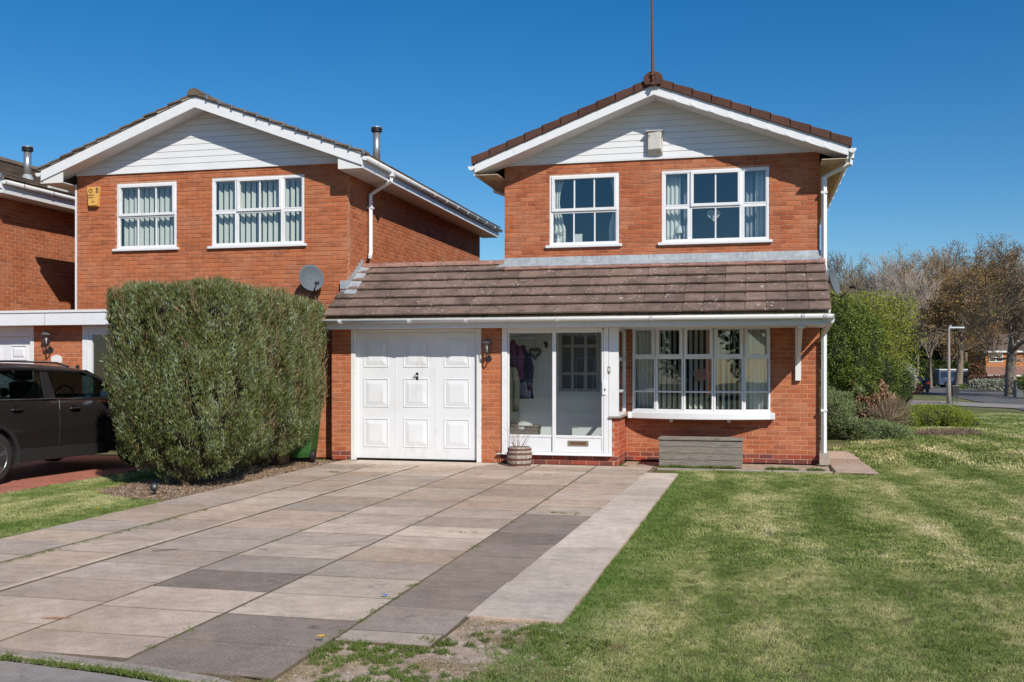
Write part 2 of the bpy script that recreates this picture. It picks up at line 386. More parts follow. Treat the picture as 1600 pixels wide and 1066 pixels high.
for i in range(5):
    y0 = 15.62+.78*i; MB().prism([(1.19,y0+.01),(1.78-.01*i,y0-.06*(i==0)+.01),(1.76-.02*i,y0+.77),(1.19,y0+.77)], -.08, .0+.003*(i % 2), 'z').build('path_slab', m_s4, sp, bevel=.006)
sheet('red_drive', [(-8.95,4.9),(-8.98,10.6),(-9.08,13.4),(-9.08,15.7),(-16,15.7),(-16,4.9)], m_red, .014)
sheet('gravel_strip', [(-8.15,11.3),(-7.5,10.75),(-6.58,10.5),(-6.56,15.1),(-6.35,15.2),(-6.35,15.74),(-8.15,15.74)], m_grav, .010)

# ================================================================== brick walls
UB = {}
def unit_brick(mat):
    if mat.name not in UB:
        c = .014; cz = .05
        V = [(-.5,.5,-.5),(.5,.5,-.5),(.5,.5,.5),(-.5,.5,.5),(-.5,-.465,-.5),(.5,-.465,-.5),(.5,-.465,.5),(-.5,-.465,.5),
             (-.5+c,-.5,-.5+cz),(.5-c,-.5,-.5+cz),(.5-c,-.5,.5-cz),(-.5+c,-.5,.5-cz)]
        Fb = [(0,3,2,1),(0,1,5,4),(1,2,6,5),(2,3,7,6),(3,0,4,7),(4,5,9,8),(5,6,10,9),(6,7,11,10),(7,4,8,11),(8,9,10,11)]
        me = bpy.data.meshes.new('brick'); me.from_pydata(V, [], Fb); me.materials.append(mat); UB[mat.name] = (me, np.array(V), np.array(Fb))
    return UB[mat.name]
BP, BC, BH, JT = .2125, .075, .065, .009       # pitch, course, brick height, joint
def wall(parent, wallpart, axis, a0, a1, face, z0, z1, openings, mat, store, into=1, phase=0, plinth=0, depth=.10, core=.12, vis=True, rec=.004):
    """brick skin. axis 'x': face at y=face, body towards +y*into. axis 'y': face at x=face, body towards +x*into"""
    nc = int(math.ceil((z1-z0)/BC-1e-6)); kz = int(round(z0/BC))
    for k in range(nc):
        zb = z0+k*BC; zt = min(zb+BH, z1-.002)
        if zt-zb < .02: continue
        zm = (zb+zt)/2
        spans = [(a0, a1)]
        for (o0, o1, oz0, oz1) in openings:
            if oz0-.01 < zm < oz1+.01:
                ns = []
                for (s0, s1) in spans:
                    if o1 <= s0 or o0 >= s1: ns.append((s0, s1)); continue
                    if o0 > s0: ns.append((s0, o0))
                    if o1 < s1: ns.append((o1, s1))
                spans = ns
        off = (.5 if (k+kz) % 2 else 0)*BP+phase
        for (s0, s1) in spans:
            i = math.floor((s0-off)/BP)
            while off+i*BP < s1:
                b0 = max(s0, off+i*BP); b1 = min(s1, off+(i+1)*BP)
                if b1 < s1-.001: b1e = b1-JT
                else: b1e = b1
                if b1e-b0 > .025:
                    mt = m_plinth if (zb < plinth) else mat
                    store.append((axis, b0, b1e, face, zm, zt-zb, into, mt, wallpart, depth))
                i += 1
    # mortar core, cut around the openings
    xs = sorted(set([a0, a1]+[v for o in openings for v in o[:2] if a0 < v < a1])); cb = MB()
    for x0, x1 in zip(xs, xs[1:]):
        cut = sorted([(o[2], o[3]) for o in openings if o[0] <= x0+1e-6 and o[1] >= x1-1e-6]); z = z0
        segs = []
        for c0, c1 in cut:
            if c0 > z: segs.append((z, c0))
            z = max(z, c1)
        if z < z1: segs.append((z, z1))
        for c0, c1 in segs:
            f0, f1 = face+into*rec, face+into*(rec+core)
            if axis == 'x': cb.box(x0, x1, f0, f1, c0, c1)
            else: cb.box(f0, f1, x0, x1, c0, c1)
    n = len(wallpart.data.vertices)
    return cb
def make_wallpart(parent, name, cbs, label=None):
    b = MB()
    for c in cbs:
        n = len(b.v); b.v += c.v; b.f += [[i+n for i in f] for f in c.f]
    o = b.build(name, m_mortar, parent)
    if label: o['label'] = label
    return o
class Dummy: 
    class data: vertices = []
def emit_bricks(store, wallparts, budget=300):
    """nearest full bricks one by one, the rest joined (one piece per wall)"""
    camv = (0, 0)
    def dist(b):
        m = (b[1]+b[2])/2; return math.hypot(m, b[3]) if b[0] == 'x' else math.hypot(b[3], m)
    full = sorted([i for i, b in enumerate(store) if b[2]-b[1] > .09 and b[4] > 0 and b[8] not in ('right_side_wall', 'garage_side_wall')], key=lambda i: dist(store[i]))[:budget]
    fs = set(full); groups = {}
    for i, (axis, b0, b1, face, zm, h, into, mt, wp, dp) in enumerate(store):
        po = rs.uniform(-.0012, .0012); rz = R(rs.uniform(-.15, .15)); ry = R(rs.uniform(-.3, .3)); dz = rs.uniform(-.0015, .0015)
        base = 0 if axis == 'x' else R(90)
        if into < 0: base += R(180)
        fc = face+into*(dp/2)+po*into
        loc = ((b0+b1)/2, fc, zm+dz) if axis == 'x' else (fc, (b0+b1)/2, zm+dz)
        if axis == 'y': base = R(-90) if into > 0 else R(90)
        me, V, Fb = unit_brick(mt)
        M_ = Matrix.Translation(loc) @ Euler((0, ry, base+rz)).to_matrix().to_4x4() @ Matrix.Diagonal((b1-b0, dp, h, 1))
        if i in fs:
            o = bpy.data.objects.new('brick', me); link(o, wallparts[wp]); o.matrix_local = M_
        else: groups.setdefault((wp, mt.name), []).append(M_)
    for (wp, mn), ms in groups.items():
        me, V, Fb = UB[mn]; A = np.array([[list(r) for r in m] for m in ms])
        Vh = np.c_[V, np.ones(len(V))]; P = np.einsum('nij,vj->nvi', A, Vh)[..., :3].reshape(-1, 3)
        FF = (Fb[None]+(np.arange(len(ms))*len(V))[:, None, None]).reshape(-1, 4)
        o = mesh_np('brick', P, FF, bpy.data.materials[mn], wallparts[wp]); o['kind'] = 'stuff'

# ================================================================== windows
def ring(b, x0, x1, z0, z1, w, y0, y1):
    b.box(x0, x1, y0, y1, z0, z0+w); b.box(x0, x1, y0, y1, z1-w, z1)
    b.box(x0, x0+w, y0, y1, z0+w, z1-w); b.box(x1-w, x1, y0, y1, z0+w, z1-w)
def window(parent, X0, X1, Z0, Z1, Yf, lights, sill=True, fw=.042, outer=None):
    """lights: (x0,x1,z0,z1, opening sash?, glazing bars)"""
    f = MB(); ring(f, X0, X1, Z0, Z1, fw, Yf-.012, Yf+.055)
    cl = sorted(set((round(l[0],4), round(l[1],4)) for l in lights)); rw = sorted(set((round(l[2],3), round(l[3],3)) for l in lights))
    for (a, b_), (c, d) in zip(cl, cl[1:]): f.box(b_-.012, c+.012, Yf-.004, Yf+.05, Z0+fw, Z1-fw)
    zz_ = sorted(l[3] for l in lights)[0]; f.box(X0+fw, X1-fw, Yf-.002, Yf+.048, zz_-.012, zz_+.035)
    fr = f.build('window', m_white, parent, bevel=.004)
    for (x0, x1, z0, z1, sash, nb) in lights:
        s_ = MB(); wd = .048 if sash else .022
        ya = Yf-.030 if sash else Yf-.006
        ring(s_, x0, x1, z0, z1, wd, ya, Yf+.045)
        g0, g1, h0, h1 = x0+wd, x1-wd, z0+wd, z1-wd
        s_.build('sash' if sash else 'light_frame', m_white, fr, bevel=.004)
        pb = MB().box(g0-.004, g1+.004, Yf+.012, Yf+.020, h0-.004, h1+.004)
        pb.build('pane', m_glass, fr)
        for i in range(nb):
            gx = g0+(g1-g0)*(i+1)/(nb+1); MB().box(gx-.011, gx+.011, Yf+.002, Yf+.030, h0, h1).build('glazing_bar', m_white, fr)
    if sill:
        MB().box(X0-.06, X1+.05, Yf-.075, Yf+.02, Z0-.045, Z0-.001).build('sill', m_white, fr, bevel=.006)
    return fr
def bars(fr, lst, Yf):
    for (x0, x1, z0, z1) in lst: MB().box(x0, x1, Yf-.010, Yf+.05, z0, z1).build('mullion', m_white, fr)
def wav_curtain(name, x0, x1, z0, z1, y, mat, label, group=None, pleat=.07, amp=.02, tie=0):
    rows = []; n = max(8, int((x1-x0)/pleat*6))
    for j in range(9):
        v = j/8; r = []
        for i in range(n+1):
            u = i/n; k = 1-tie*math.sin(math.pi*min(1, v*1.4))*.5
            r.append((x0+(x1-x0)*(u*k if tie >= 0 else 1-(1-u)*(1+tie*math.sin(math.pi*min(1,v*1.4))*.5)), y+amp*math.sin(u*(x1-x0)/pleat*2*math.pi+v), z1+(z0-z1)*v))
        rows.append(r)
    b = MB(); b.grid(rows); o = b.build(name, mat, smooth=True)
    sm = o.modifiers.new('s', 'SOLIDIFY'); sm.thickness = .004
    return tag(o, label, 'curtain', group)
def blind(x0, x1, z0, z1, y, label, mat=None, pitch=.095, ang=38, group=None, wd=.072):
    t = thing('vertical_blind', label, 'blind', ((x0+x1)/2, y, z0), group=group, world=True)
    MB().box(x0, x1, y-.02, y+.02, z1, z1+.03).build('headrail', m_white, t)
    n = int((x1-x0)/pitch); me = None
    for i in range(n):
        cx = x0+(i+.5)*(x1-x0)/n; a = R(ang+rs.uniform(-7, 7))
        if me is None:
            mb = MB(); rows = []
            for z in (z0, z1): rows.append([(math.cos(0)*wd*(k/4-.5), .006*math.sin(math.pi*k/4), z) for k in range(5)])
            mb.grid(rows); me = bpy.data.meshes.new('slat'); me.from_pydata(mb.v, [], mb.f); me.materials.append(mat or m_blind)
            me.polygons.foreach_set('use_smooth', [True]*len(me.polygons))
        o = bpy.data.objects.new('slat', me); link(o, t); o.location = (cx, y, 0); o.rotation_euler = (0, 0, a)
    return t

# ================================================================== roofs
def gable_roof(parent, Xc, half, Yf, Yb, zt, pitch, boardw, wallL, wallR, Yw, zsoff, tmat, verge='units', eave_drop=.16, seed=1):
    """zt: height of the tile underside line at the apex; half: half span to the eaves"""
    tp = math.tan(pitch); r2 = random.Random(seed)
    def zu(x): return zt-abs(x-Xc)*tp
    # deck
    MB().prism([(Xc-half, zu(Xc-half)), (Xc, zt), (Xc+half, zu(Xc+half)), (Xc+half, zu(Xc+half)-.03), (Xc, zt-.03), (Xc-half, zu(Xc-half)-.03)], Yf+.03, Yb, 'y').build('roof_deck', m_soffit, parent)
    # tiled slopes: courses that lap each other
    L = half/math.cos(pitch); nc = int(round(L/.31)); e = L/nc
    for sgn in (-1, 1):
        b = MB()
        ny = int((Yb-Yf-.02)/.30); dy = (Yb-Yf-.02)/ny
        for c in range(nc):
            s0, s1 = c*e, (c+1)*e+.045
            def P(s, lift): return (Xc+sgn*(s*math.cos(pitch)+lift*math.sin(pitch)), zt-s*math.sin(pitch)+lift*math.cos(pitch))
            for j in range(ny):
                y0 = Yf+.02+j*dy+.002; y1 = Yf+.02+(j+1)*dy-.002; l = r2.uniform(0, .006)
                p = [P(s0, .012+l), P(s1, .040+l), P(s1, .022+l), P(s0, .002)]
                if sgn < 0: p = p[::-1]
                b.prism(p, y0, y1, 'y')
        o = b.build('roof_tile', tmat, parent); o['kind'] = 'stuff'
    # bargeboards (mitred at the apex), soffit, fascias
    for sgn in (-1, 1):
        xe = Xc+sgn*half
        MB().prism([(Xc, zt-.004), (xe, zu(xe)-.004), (xe, zu(xe)-boardw), (Xc, zt-boardw-.004)], Yf, Yf+.025, 'y').build('bargeboard', m_white, parent, bevel=.004)
        MB().prism([(Xc+sgn*.002, zt-boardw+.03), (xe-sgn*.03, zu(xe)-boardw+.03), (xe-sgn*.03, zu(xe)-boardw+.018), (Xc+sgn*.002, zt-boardw+.018)], Yf+.026, Yw-.002, 'y').build('soffit', m_wpaint if verge != 'units' else m_wpaint, parent)
        MB().box(xe-.02, xe, Yf+.026, Yb, zsoff, zu(xe)-.035).build('fascia', m_white, parent)
        wx = wallL if sgn < 0 else wallR
        MB().box(min(wx-sgn*-.004, xe-sgn*.021), max(wx-sgn*-.004, xe-sgn*.021), Yf+.027, Yb, zsoff, zsoff+.012).build('soffit', m_soffit if verge == 'units' else m_wpaint, parent)
        # box end closing the eaves behind the board
        if verge != 'units': MB().prism([(wx, zsoff+.013), (xe-sgn*.021, zsoff+.013), (xe-sgn*.021, zu(xe-sgn*.02)-boardw+.015), (wx, zu(wx)-boardw+.015)] if zu(wx)-boardw+.015 > zsoff+.02 else [(wx, zsoff+.013), (xe-sgn*.021, zsoff+.013), (xe-sgn*.021, zsoff+.02), (wx, zsoff+.02)], Yf+.028, Yf+.04, 'y').build('box_end', m_wpaint, parent)
        # gutter: half round, on brackets
        gx = xe+sgn*.055; gz = zu(xe)-.045; b = MB(); rows = []
        for k in range(9):
            a = math.pi*k/8; rows.append([(gx+math.cos(a)*.055, Yf+.01, gz-math.sin(a)*.062), (gx+math.cos(a)*.055, Yb, gz-math.sin(a)*.062)])
        b.grid(rows); g = b.build('gutter', m_white, parent, smooth=True)
        sm = g.modifiers.new('s', 'SOLIDIFY'); sm.thickness = .006; sm.offset = 1
        MB().prism([(gx+math.cos(math.pi*k/8)*.06, gz-math.sin(math.pi*k/8)*.067) for k in range(9)], Yf, Yf+.012, 'y').build('gutter_end', m_white, parent)
        yy = Yf+.45
        while yy < Yb:
            bb = MB(); pts = [(gx+math.cos(math.pi*k/8)*.064, gz-math.sin(math.pi*k/8)*.071) for k in range(9)]+[(gx+math.cos(math.pi*k/8)*.056, gz-math.sin(math.pi*k/8)*.063) for k in range(8, -1, -1)]
            bb.prism(pts, yy, yy+.03, 'y').build('gutter_bracket', m_white, parent); yy += .8
    # verge
    nv = 10 if verge == 'units' else 13
    for sgn in (-1, 1):
        e2 = (half+.02)/nv
        for i in range(nv):
            x0 = Xc+sgn*(i*e2); x1 = Xc+sgn*((i+1)*e2+.02)
            if verge == 'units':
                h0, h1 = .085, .125
                pts = [(x0, zu(x0)-.005), (x1, zu(x1)-.012), (x1+sgn*.012, zu(x1)+h1), (x0, zu(x0)+h0+.022)]
                MB().prism(pts, Yf-.035, Yf+.30, 'y').build('verge_tile', m_tiledk, parent, bevel=.006)
            else:
                l = r2.uniform(-.006, .012)
                pts = [(x0, zu(x0)+.012), (x1, zu(x1)+.028+l), (x1+sgn*.004, zu(x1)+.060+l), (x0, zu(x0)+.040)]
                MB().prism(pts, Yf-.045+r2.uniform(-.012, .012), Yf+.25, 'y').build('verge_tile', tmat, parent, bevel=.004)
                MB().prism([(x0, zu(x0)-.002), (x1, zu(x1)-.002), (x1, zu(x1)+.030), (x0, zu(x0)+.013)], Yf-.02, Yf+.02, 'y').build('verge_bedding', m_kerb, parent)
                if sgn > 0 and i % 1 == 0: MB().box(x1-.012, x1+.012, Yf-.065, Yf-.03, zu(x1)+.01, zu(x1)+.085).build('verge_clip', m_metal, parent)
    # ridge
    n = 0; yy = Yf-.05
    while yy < Yb:
        b = MB(); b.prism([(Xc+math.cos(math.pi*k/8)*.125, zt+.02+math.sin(math.pi*k/8)*.105) for k in range(9)]+[(Xc-.10, zt), (Xc+.10, zt)], yy, min(yy+.435, Yb), 'y').build('ridge_tile', tmat if verge != 'units' else m_tiledk, parent, bevel=.004); yy += .45
    return zu
def cladding(parent, Xc, wl, wr, z0, zu, inset, Yf, n):
    """horizontal boards, each cut to the rake of the gable"""
    ztop = zu(Xc)-inset; h = (ztop-z0)/n; tp = (zu(Xc)-zu(Xc+1))
    for i in range(n):
        a, b_ = z0+i*h, z0+(i+1)*h-.003
        def ext(z): d = (ztop-z)/tp; return max(wl, Xc-d), min(wr, Xc+d)
        l0, r0 = ext(a); l1, r1 = ext(b_)
        if r1-l1 < .05: l1 = Xc-.02; r1 = Xc+.02
        m = MB(); y0, y1 = Yf-.013, Yf-.006
        m.v = [(l0,y0,a),(r0,y0,a),(r1,y1,b_),(l1,y1,b_),(l0,Yf+.01,a),(r0,Yf+.01,a),(r1,Yf+.01,b_),(l1,Yf+.01,b_)]
        m.f = [[0,1,2,3],[7,6,5,4],[0,4,5,1],[1,5,6,2],[2,6,7,3],[3,7,4,0]]
        m.build('cladding_board', m_clad, parent)
def downpipe(parent, pts, name='downpipe', w=.065, clips=()):
    """square pipe with mitred offsets"""
    b = MB(); b.tube(pts, w/2*1.414, 4); o = b.build(name, m_white, parent, bevel=.006)
    for (x, y, z) in clips: MB().box(x-w*.75, x+w*.75, y-w*.62, y+w*.9, z-.018, z+.018).build('pipe_clip', m_white, parent)
    return o
def flue(x, y, z0, label, h=.75):
    t = thing('flue_pipe', label, 'flue', (x, y, z0))
    b = MB(); b.lathe([(.12, -.25), (.115, .08), (.075, .16)], seg=20); b.build('flashing_collar', m_lead, t, smooth=True)
    b = MB(); b.lathe([(.072, .1), (.072, h)], seg=20); b.build('pipe', m_metal, t, smooth=True)
    for k in range(3): MB().lathe([(.085, h+.01+k*.035), (.108, h+.012+k*.035), (.108, h+.030+k*.035), (.085, h+.034+k*.035)], seg=20).build('cowl_ring', m_metal if k == 2 else m_ironblk, t)
    MB().lathe([(.07, h), (.07, h+.10)], seg=12).build('cowl', m_ironblk, t)
    return t

# ================================================================== MAIN HOUSE
YW = 16.75; YG = 15.75; XL, XR = -4.12, 1.03; XC = (XL+XR)/2; XP = -2.055; XGL = -6.85
DY = YW-YG
house = thing('detached_house', 'red brick detached house with white gable, bow window, glazed porch and garage', 'house', (XC, YW, 0), world=True)
st = []
def rect(px0, px1, py0, py1, Y): pm = (px0+px1)/2; return W(px0, Y), W(px1, Y), H(pm, py1, Y), H(pm, py0, Y)
w1 = rect(858.5, 967.5, 272.5, 382.5, YW); w2 = rect(1034, 1202, 264, 377, YW)
bowx0, bowx1, bowz0, bowz1 = W(989, YW), W(1203, YW), .82, 2.20
cores = {}
cores['front_wall'] = [wall(house, Dummy, 'x', XL, XR, YW, 3.30, 4.985, [w1, w2], m_brick, st, rec=.007)]
for i in range(len(st)): st[i] = st[i][:8]+('front_wall',)+st[i][9:]
def addwall(key, *a, **k):
    n = len(st); cb = wall(house, Dummy, *a, store=st, **k)
    for i in range(n, len(st)): st[i] = st[i][:8]+(key,)+st[i][9:]
    cores.setdefault(key, []).append(cb)
addwall('living_room_wall', 'x', XP+.002, XR, YW, 0-.05+.05, 2.25, [(bowx0, bowx1, bowz0, bowz1+.2)], m_brick, plinth=.15)
addwall('garage_wall', 'x', XGL, W(548, YG), YG, 0, 2.25, [], m_brick, plinth=.10)
addwall('garage_pier', 'x', W(752, YG), W(783, YG), YG, 0, 2.25, [], m_brickL, plinth=.0)
addwall('garage_side_wall', 'y', YG+.105, YW+2.0, XGL, 0, 2.25, [], m_brick, plinth=.10)
xpc = W(957, YG)
zpt = H(960, 653, YG)
addwall('porch_wall', 'x', W(783, YG)+.01, xpc-.004, YG, 0, .15, [], m_plinth, plinth=.15)
addwall('porch_wall', 'x', xpc, XP, YG, 0, zpt-.005, [], m_pier, plinth=.15, phase=.02)
addwall('porch_wall', 'y', YG+.105, YW, XP, 0, zpt-.005, [], m_pier, plinth=.15, into=-1)
YB = YW+8.3
addwall('right_side_wall', 'y', YW+.105, YB, XR, 0, 4.985, [], m_brick, into=-1, plinth=.15)
WP = {k: make_wallpart(house, k, v) for k, v in cores.items()}
emit_bricks(st, WP, 300)
# shell: side and back walls, floors
sh = MB(); YB = YW+8.3
sh.box(XL, XL+.12, YW+.13, YB, 0, 4.99); sh.box(XR-.25, XR-.126, YW+.13, YB, 0, 4.99); sh.box(XL, XR, YB, YB+.12, 0, 4.99)
sh.prism([(XL, 4.99), (XR, 4.99), (XC, 5.95)], YB, YB+.12, 'y')
sh.build('outer_shell', m_brick, house)
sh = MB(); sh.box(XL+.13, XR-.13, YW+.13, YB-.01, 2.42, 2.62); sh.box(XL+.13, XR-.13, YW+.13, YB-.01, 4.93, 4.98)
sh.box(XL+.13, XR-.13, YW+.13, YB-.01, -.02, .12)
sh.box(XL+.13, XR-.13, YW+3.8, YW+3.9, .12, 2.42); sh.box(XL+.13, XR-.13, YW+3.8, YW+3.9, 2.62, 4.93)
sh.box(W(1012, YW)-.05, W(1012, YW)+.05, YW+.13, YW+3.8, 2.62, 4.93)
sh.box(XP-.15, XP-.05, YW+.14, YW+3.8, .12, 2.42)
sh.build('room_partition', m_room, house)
# gable roof
pit = R(20.7); YF = YW-.50; APX = 6.06
zu = gable_roof(house, XC, 2.97, YF, YB+.4, APX, pit, .155, XL, XR, YW, 4.74, m_tiledk, 'units')
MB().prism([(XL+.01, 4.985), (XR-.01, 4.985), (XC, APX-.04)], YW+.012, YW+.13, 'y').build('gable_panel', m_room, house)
cladding(house, XC, XL-.0, XR+.0, 4.985, zu, .06, YW-.008, 10)
MB().box(XL, XR, YW-.03, YW-.002, 4.962, 4.980).build('cladding_trim', m_white, house)
# little notch clips along the right bargeboard
for i in range(9):
    x = XC+.30+.29*i; MB().prism([(x, zu(x)-.150), (x+.07, zu(x+.07)-.150), (x+.07, zu(x+.07)-.118), (x, zu(x)-.118)], YF-.014, YF-.001, 'y').build('board_clip', m_white, house)
# upper windows
def mainwin(r, cols, Y, zt):
    X0, X1, Z0, Z1 = r; fr = None; L = []
    for (p0, p1, sash, nb, nbl) in cols:
        x0, x1 = W(p0, Y), W(p1, Y)
        L.append((x0, x1, zt+(.0 if not sash else -.02)+.014, Z1-(.03 if not sash else .02), sash, nb)); L.append((x0, x1, Z0+.028, zt-.016, False, nbl))
    return window(house, X0, X1, Z0, Z1, Y+.02, L)
zt1 = H(912, 329, YW); mainwin(w1, [(862, 964, True, 2, 2)], YW, zt1)
zt2 = H(1118, 321, YW); f2 = mainwin(w2, [(1038, 1076, False, 0, 0), (1079, 1157.5, True, 1, 1), (1161, 1198.5, False, 0, 0)], YW, zt2)
# lead flashing at the foot of the upper wall
fl = MB(); fl.v = [(XL-.04, YW-.012, 3.40), (XR+.02, YW-.012, 3.40), (XR+.02, YW-.03, 3.315), (XL-.04, YW-.03, 3.315), (XR+.02, YW-.20, 3.235), (XL-.10, YW-.20, 3.235)]
fl.f = [[3,2,1,0], [5,4,2,3]]; o = fl.build('lead_flashing', m_lead, house); sm = o.modifiers.new('s', 'SOLIDIFY'); sm.thickness = .01
# canopy roof over garage, porch and bow window
YE = 15.38; RY0, RZ0 = 15.26, 2.345; RY1, RZ1 = YW, 3.30
ca = math.atan2(RZ1-RZ0, RY1-RY0); SLEN = math.hypot(RZ1-RZ0, RY1-RY0); CT0, CT1 = XGL+.05, XR+.075
canopy = MB().prism([(RY0+.02, RZ0-.03), (RY1, RZ1-.03), (RY1, RZ1-.06), (RY0+.02, RZ0-.06)], CT0+.02, CT1-.02, 'x').build('canopy_roof', m_soffit, house)
MB().prism([(RY1+.01, RZ1-.04), (RY1+1.6, RZ1-1.0), (RY1+1.6, 2.25), (RY1+.01, 2.25)], CT0+.02, XL-.01, 'x').build('rear_roof_slope', m_tile, house)
def tile_mesh(mat, wd, ln):
    b = MB(); h = wd/2-.002; t = .021
    # flat interlocking tile: shallow side lap, thick nose
    b.v = [(-h, 0, .054), (h-.02, 0, .054), (h-.02, 0, .045), (h, 0, .045), (-h, ln, .006), (h-.02, ln, .006), (h-.02, ln, 0), (h, ln, 0),
           (-h, 0, .029), (h, 0, .029), (-h, ln, -.012), (h, ln, -.012)]
    b.f = [[0,1,5,4],[1,2,6,5],[2,3,7,6],[8,9,3,2,1,0],[8,0,4,10],[9,11,7,3],[10,11,9,8]]
    me = bpy.data.meshes.new('roof_tile'); me.from_pydata(b.v, [], b.f); me.materials.append(mat); return me
NR = 6; NT = 26; ex = SLEN/NR; tw = (CT1-CT0)/NT
tms = [tile_mesh(m_tile, tw, ex+.05), tile_mesh(m_tilepink, tw, ex+.05)]
for r_ in range(NR):
    for i in range(NT):
        me = tms[1 if (r_ == NR-1 and i > 8) else 0]
        s_ = r_*ex-.005
        o = bpy.data.objects.new('roof_tile', me); link(o, canopy)
        o.location = (CT0+(i+.5)*tw, RY0+s_*math.cos(ca), RZ0+s_*math.sin(ca)+rs.uniform(0, .004)); o.rotation_euler = (ca+R(rs.uniform(-.5,.5)), R(rs.uniform(-.3,.3)), R(rs.uniform(-.3,.3)))
nrd = 7
for i in range(nrd):
    x0 = CT0+.12+i*(XL-CT0-.12)/nrd; x1 = x0+(XL-CT0-.12)/nrd-.006
    MB().prism([(YW+.02+math.cos(math.pi*k/8)*.12, RZ1-.01+math.sin(math.pi*k/8)*.085) for k in range(9)], x0, x1, 'x').build('ridge_tile', m_tilepink, canopy, bevel=.004)
MB().box(CT0-.02, CT0+.04, RY0, RY0+.01, RZ0-.03, RZ0).build('verge_strip', m_kerb, house)
# fascia, soffit, gutter of the canopy
MB().box(XGL-.08, XR+.07, YE-.012, YE+.012, H(700, 512.5, YE), H(700, 500, YE)).build('canopy_fascia', m_white, house)
zfb = H(700, 512.5, YE)
MB().box(XGL-.08, XR+.044, YE+.013, YG-.002, zfb+.004, zfb+.014).build('canopy_soffit', m_wpaint, house)
MB().box(XP, XR+.044, YG+.0, YW-.002, zfb+.004, zfb+.014).build('canopy_soffit', m_wpaint, house)
MB().prism([(YE, zfb+.016), (YW-.003, zfb+.016), (YW-.003, 3.22), (YE, 2.36)], XR+.045, XR+.07, 'x').build('canopy_end', m_wpaint, house)
gz = H(700, 498.0, RY0); rows = []
GX0, GX1 = XGL-.10, W(1303, RY0)
for k in range(9):
    a = math.pi*k/8; rows.append([(GX0, RY0+.0+math.cos(a)*.055, gz-math.sin(a)*.062), (GX1, RY0+math.cos(a)*.055, gz-math.sin(a)*.062)])
b = MB(); b.grid(rows); g = b.build('canopy_gutter', m_white, house, smooth=True); sm = g.modifiers.new('s', 'SOLIDIFY'); sm.thickness = .006
for x in (GX0, GX1-.01): MB().prism([(RY0+math.cos(math.pi*k/8)*.058, gz-math.sin(math.pi*k/8)*.066) for k in range(9)], x, x+.012, 'x').build('gutter_end', m_white, house)
for px in (532, 640, 728, 871, 1018, 1255, 1290):
    x = W(px, RY0); pts = [(RY0+math.cos(math.pi*k/8)*.064, gz-math.sin(math.pi*k/8)*.071) for k in range(9)]+[(RY0+math.cos(math.pi*k/8)*.057, gz-math.sin(math.pi*k/8)*.063) for k in range(8, -1, -1)]
    MB().prism(pts, x-.025, x+.025, 'x').build('gutter_bracket', m_white, house)
# gallows bracket
gx = W(1247, YW-.05)
gb = MB(); gb.box(gx-.045, gx+.045, YW-.075, YW-.003, H(1247, 595, YW), zfb+.0); gb.build('canopy_bracket', m_wpaint, house, bevel=.006)
MB().prism([(YW-.076, 1.68), (YW-.13, 1.62), (YW-.92, zfb-.06), (YW-.92, zfb), (YW-.80, zfb)], gx-.03, gx+.03, 'x').build('bracket_brace', m_wpaint, house, bevel=.005)
MB().box(gx-.045, gx+.045, YE+.03, YW-.077, zfb-.045, zfb+.001).build('bracket_arm', m_wpaint, house)
# stepped lead flashing where the canopy meets the neighbour
XH = -6.70
lf = MB(); steps = 7
for i in range(steps):
    y0 = 16.02+(i)*.105; zz = RZ0+(y0-RY0)*math.tan(ca)
    lf.box(XH+.004, XH+.012, y0, y0+.104, zz-.03, zz+.20)
lf.build('stepped_flashing', m_lead, house)
zz = RZ0+(16.0-RY0)*math.tan(ca)
MB().prism([(15.995, zz-.03), (15.995, zz+.19), (15.985, zz+.19), (15.985, zz-.02), (15.85, zz-.13), (15.86, zz-.14)], XGL+.05, XH+.05, 'x').build('lead_apron', m_lead, house)
b = MB(); b.v = [(XH+.013, 15.86, RZ0+.6*math.tan(ca)+.05), (XH+.22, 15.86, RZ0+.6*math.tan(ca)+.045), (XH+.16, YW-.05, RZ1+.015), (XH+.013, YW-.05, RZ1+.03)]; b.f = [[0,1,2,3]]
o = b.build('lead_valley', m_lead, house); sm = o.modifiers.new('s', 'SOLIDIFY'); sm.thickness = .012
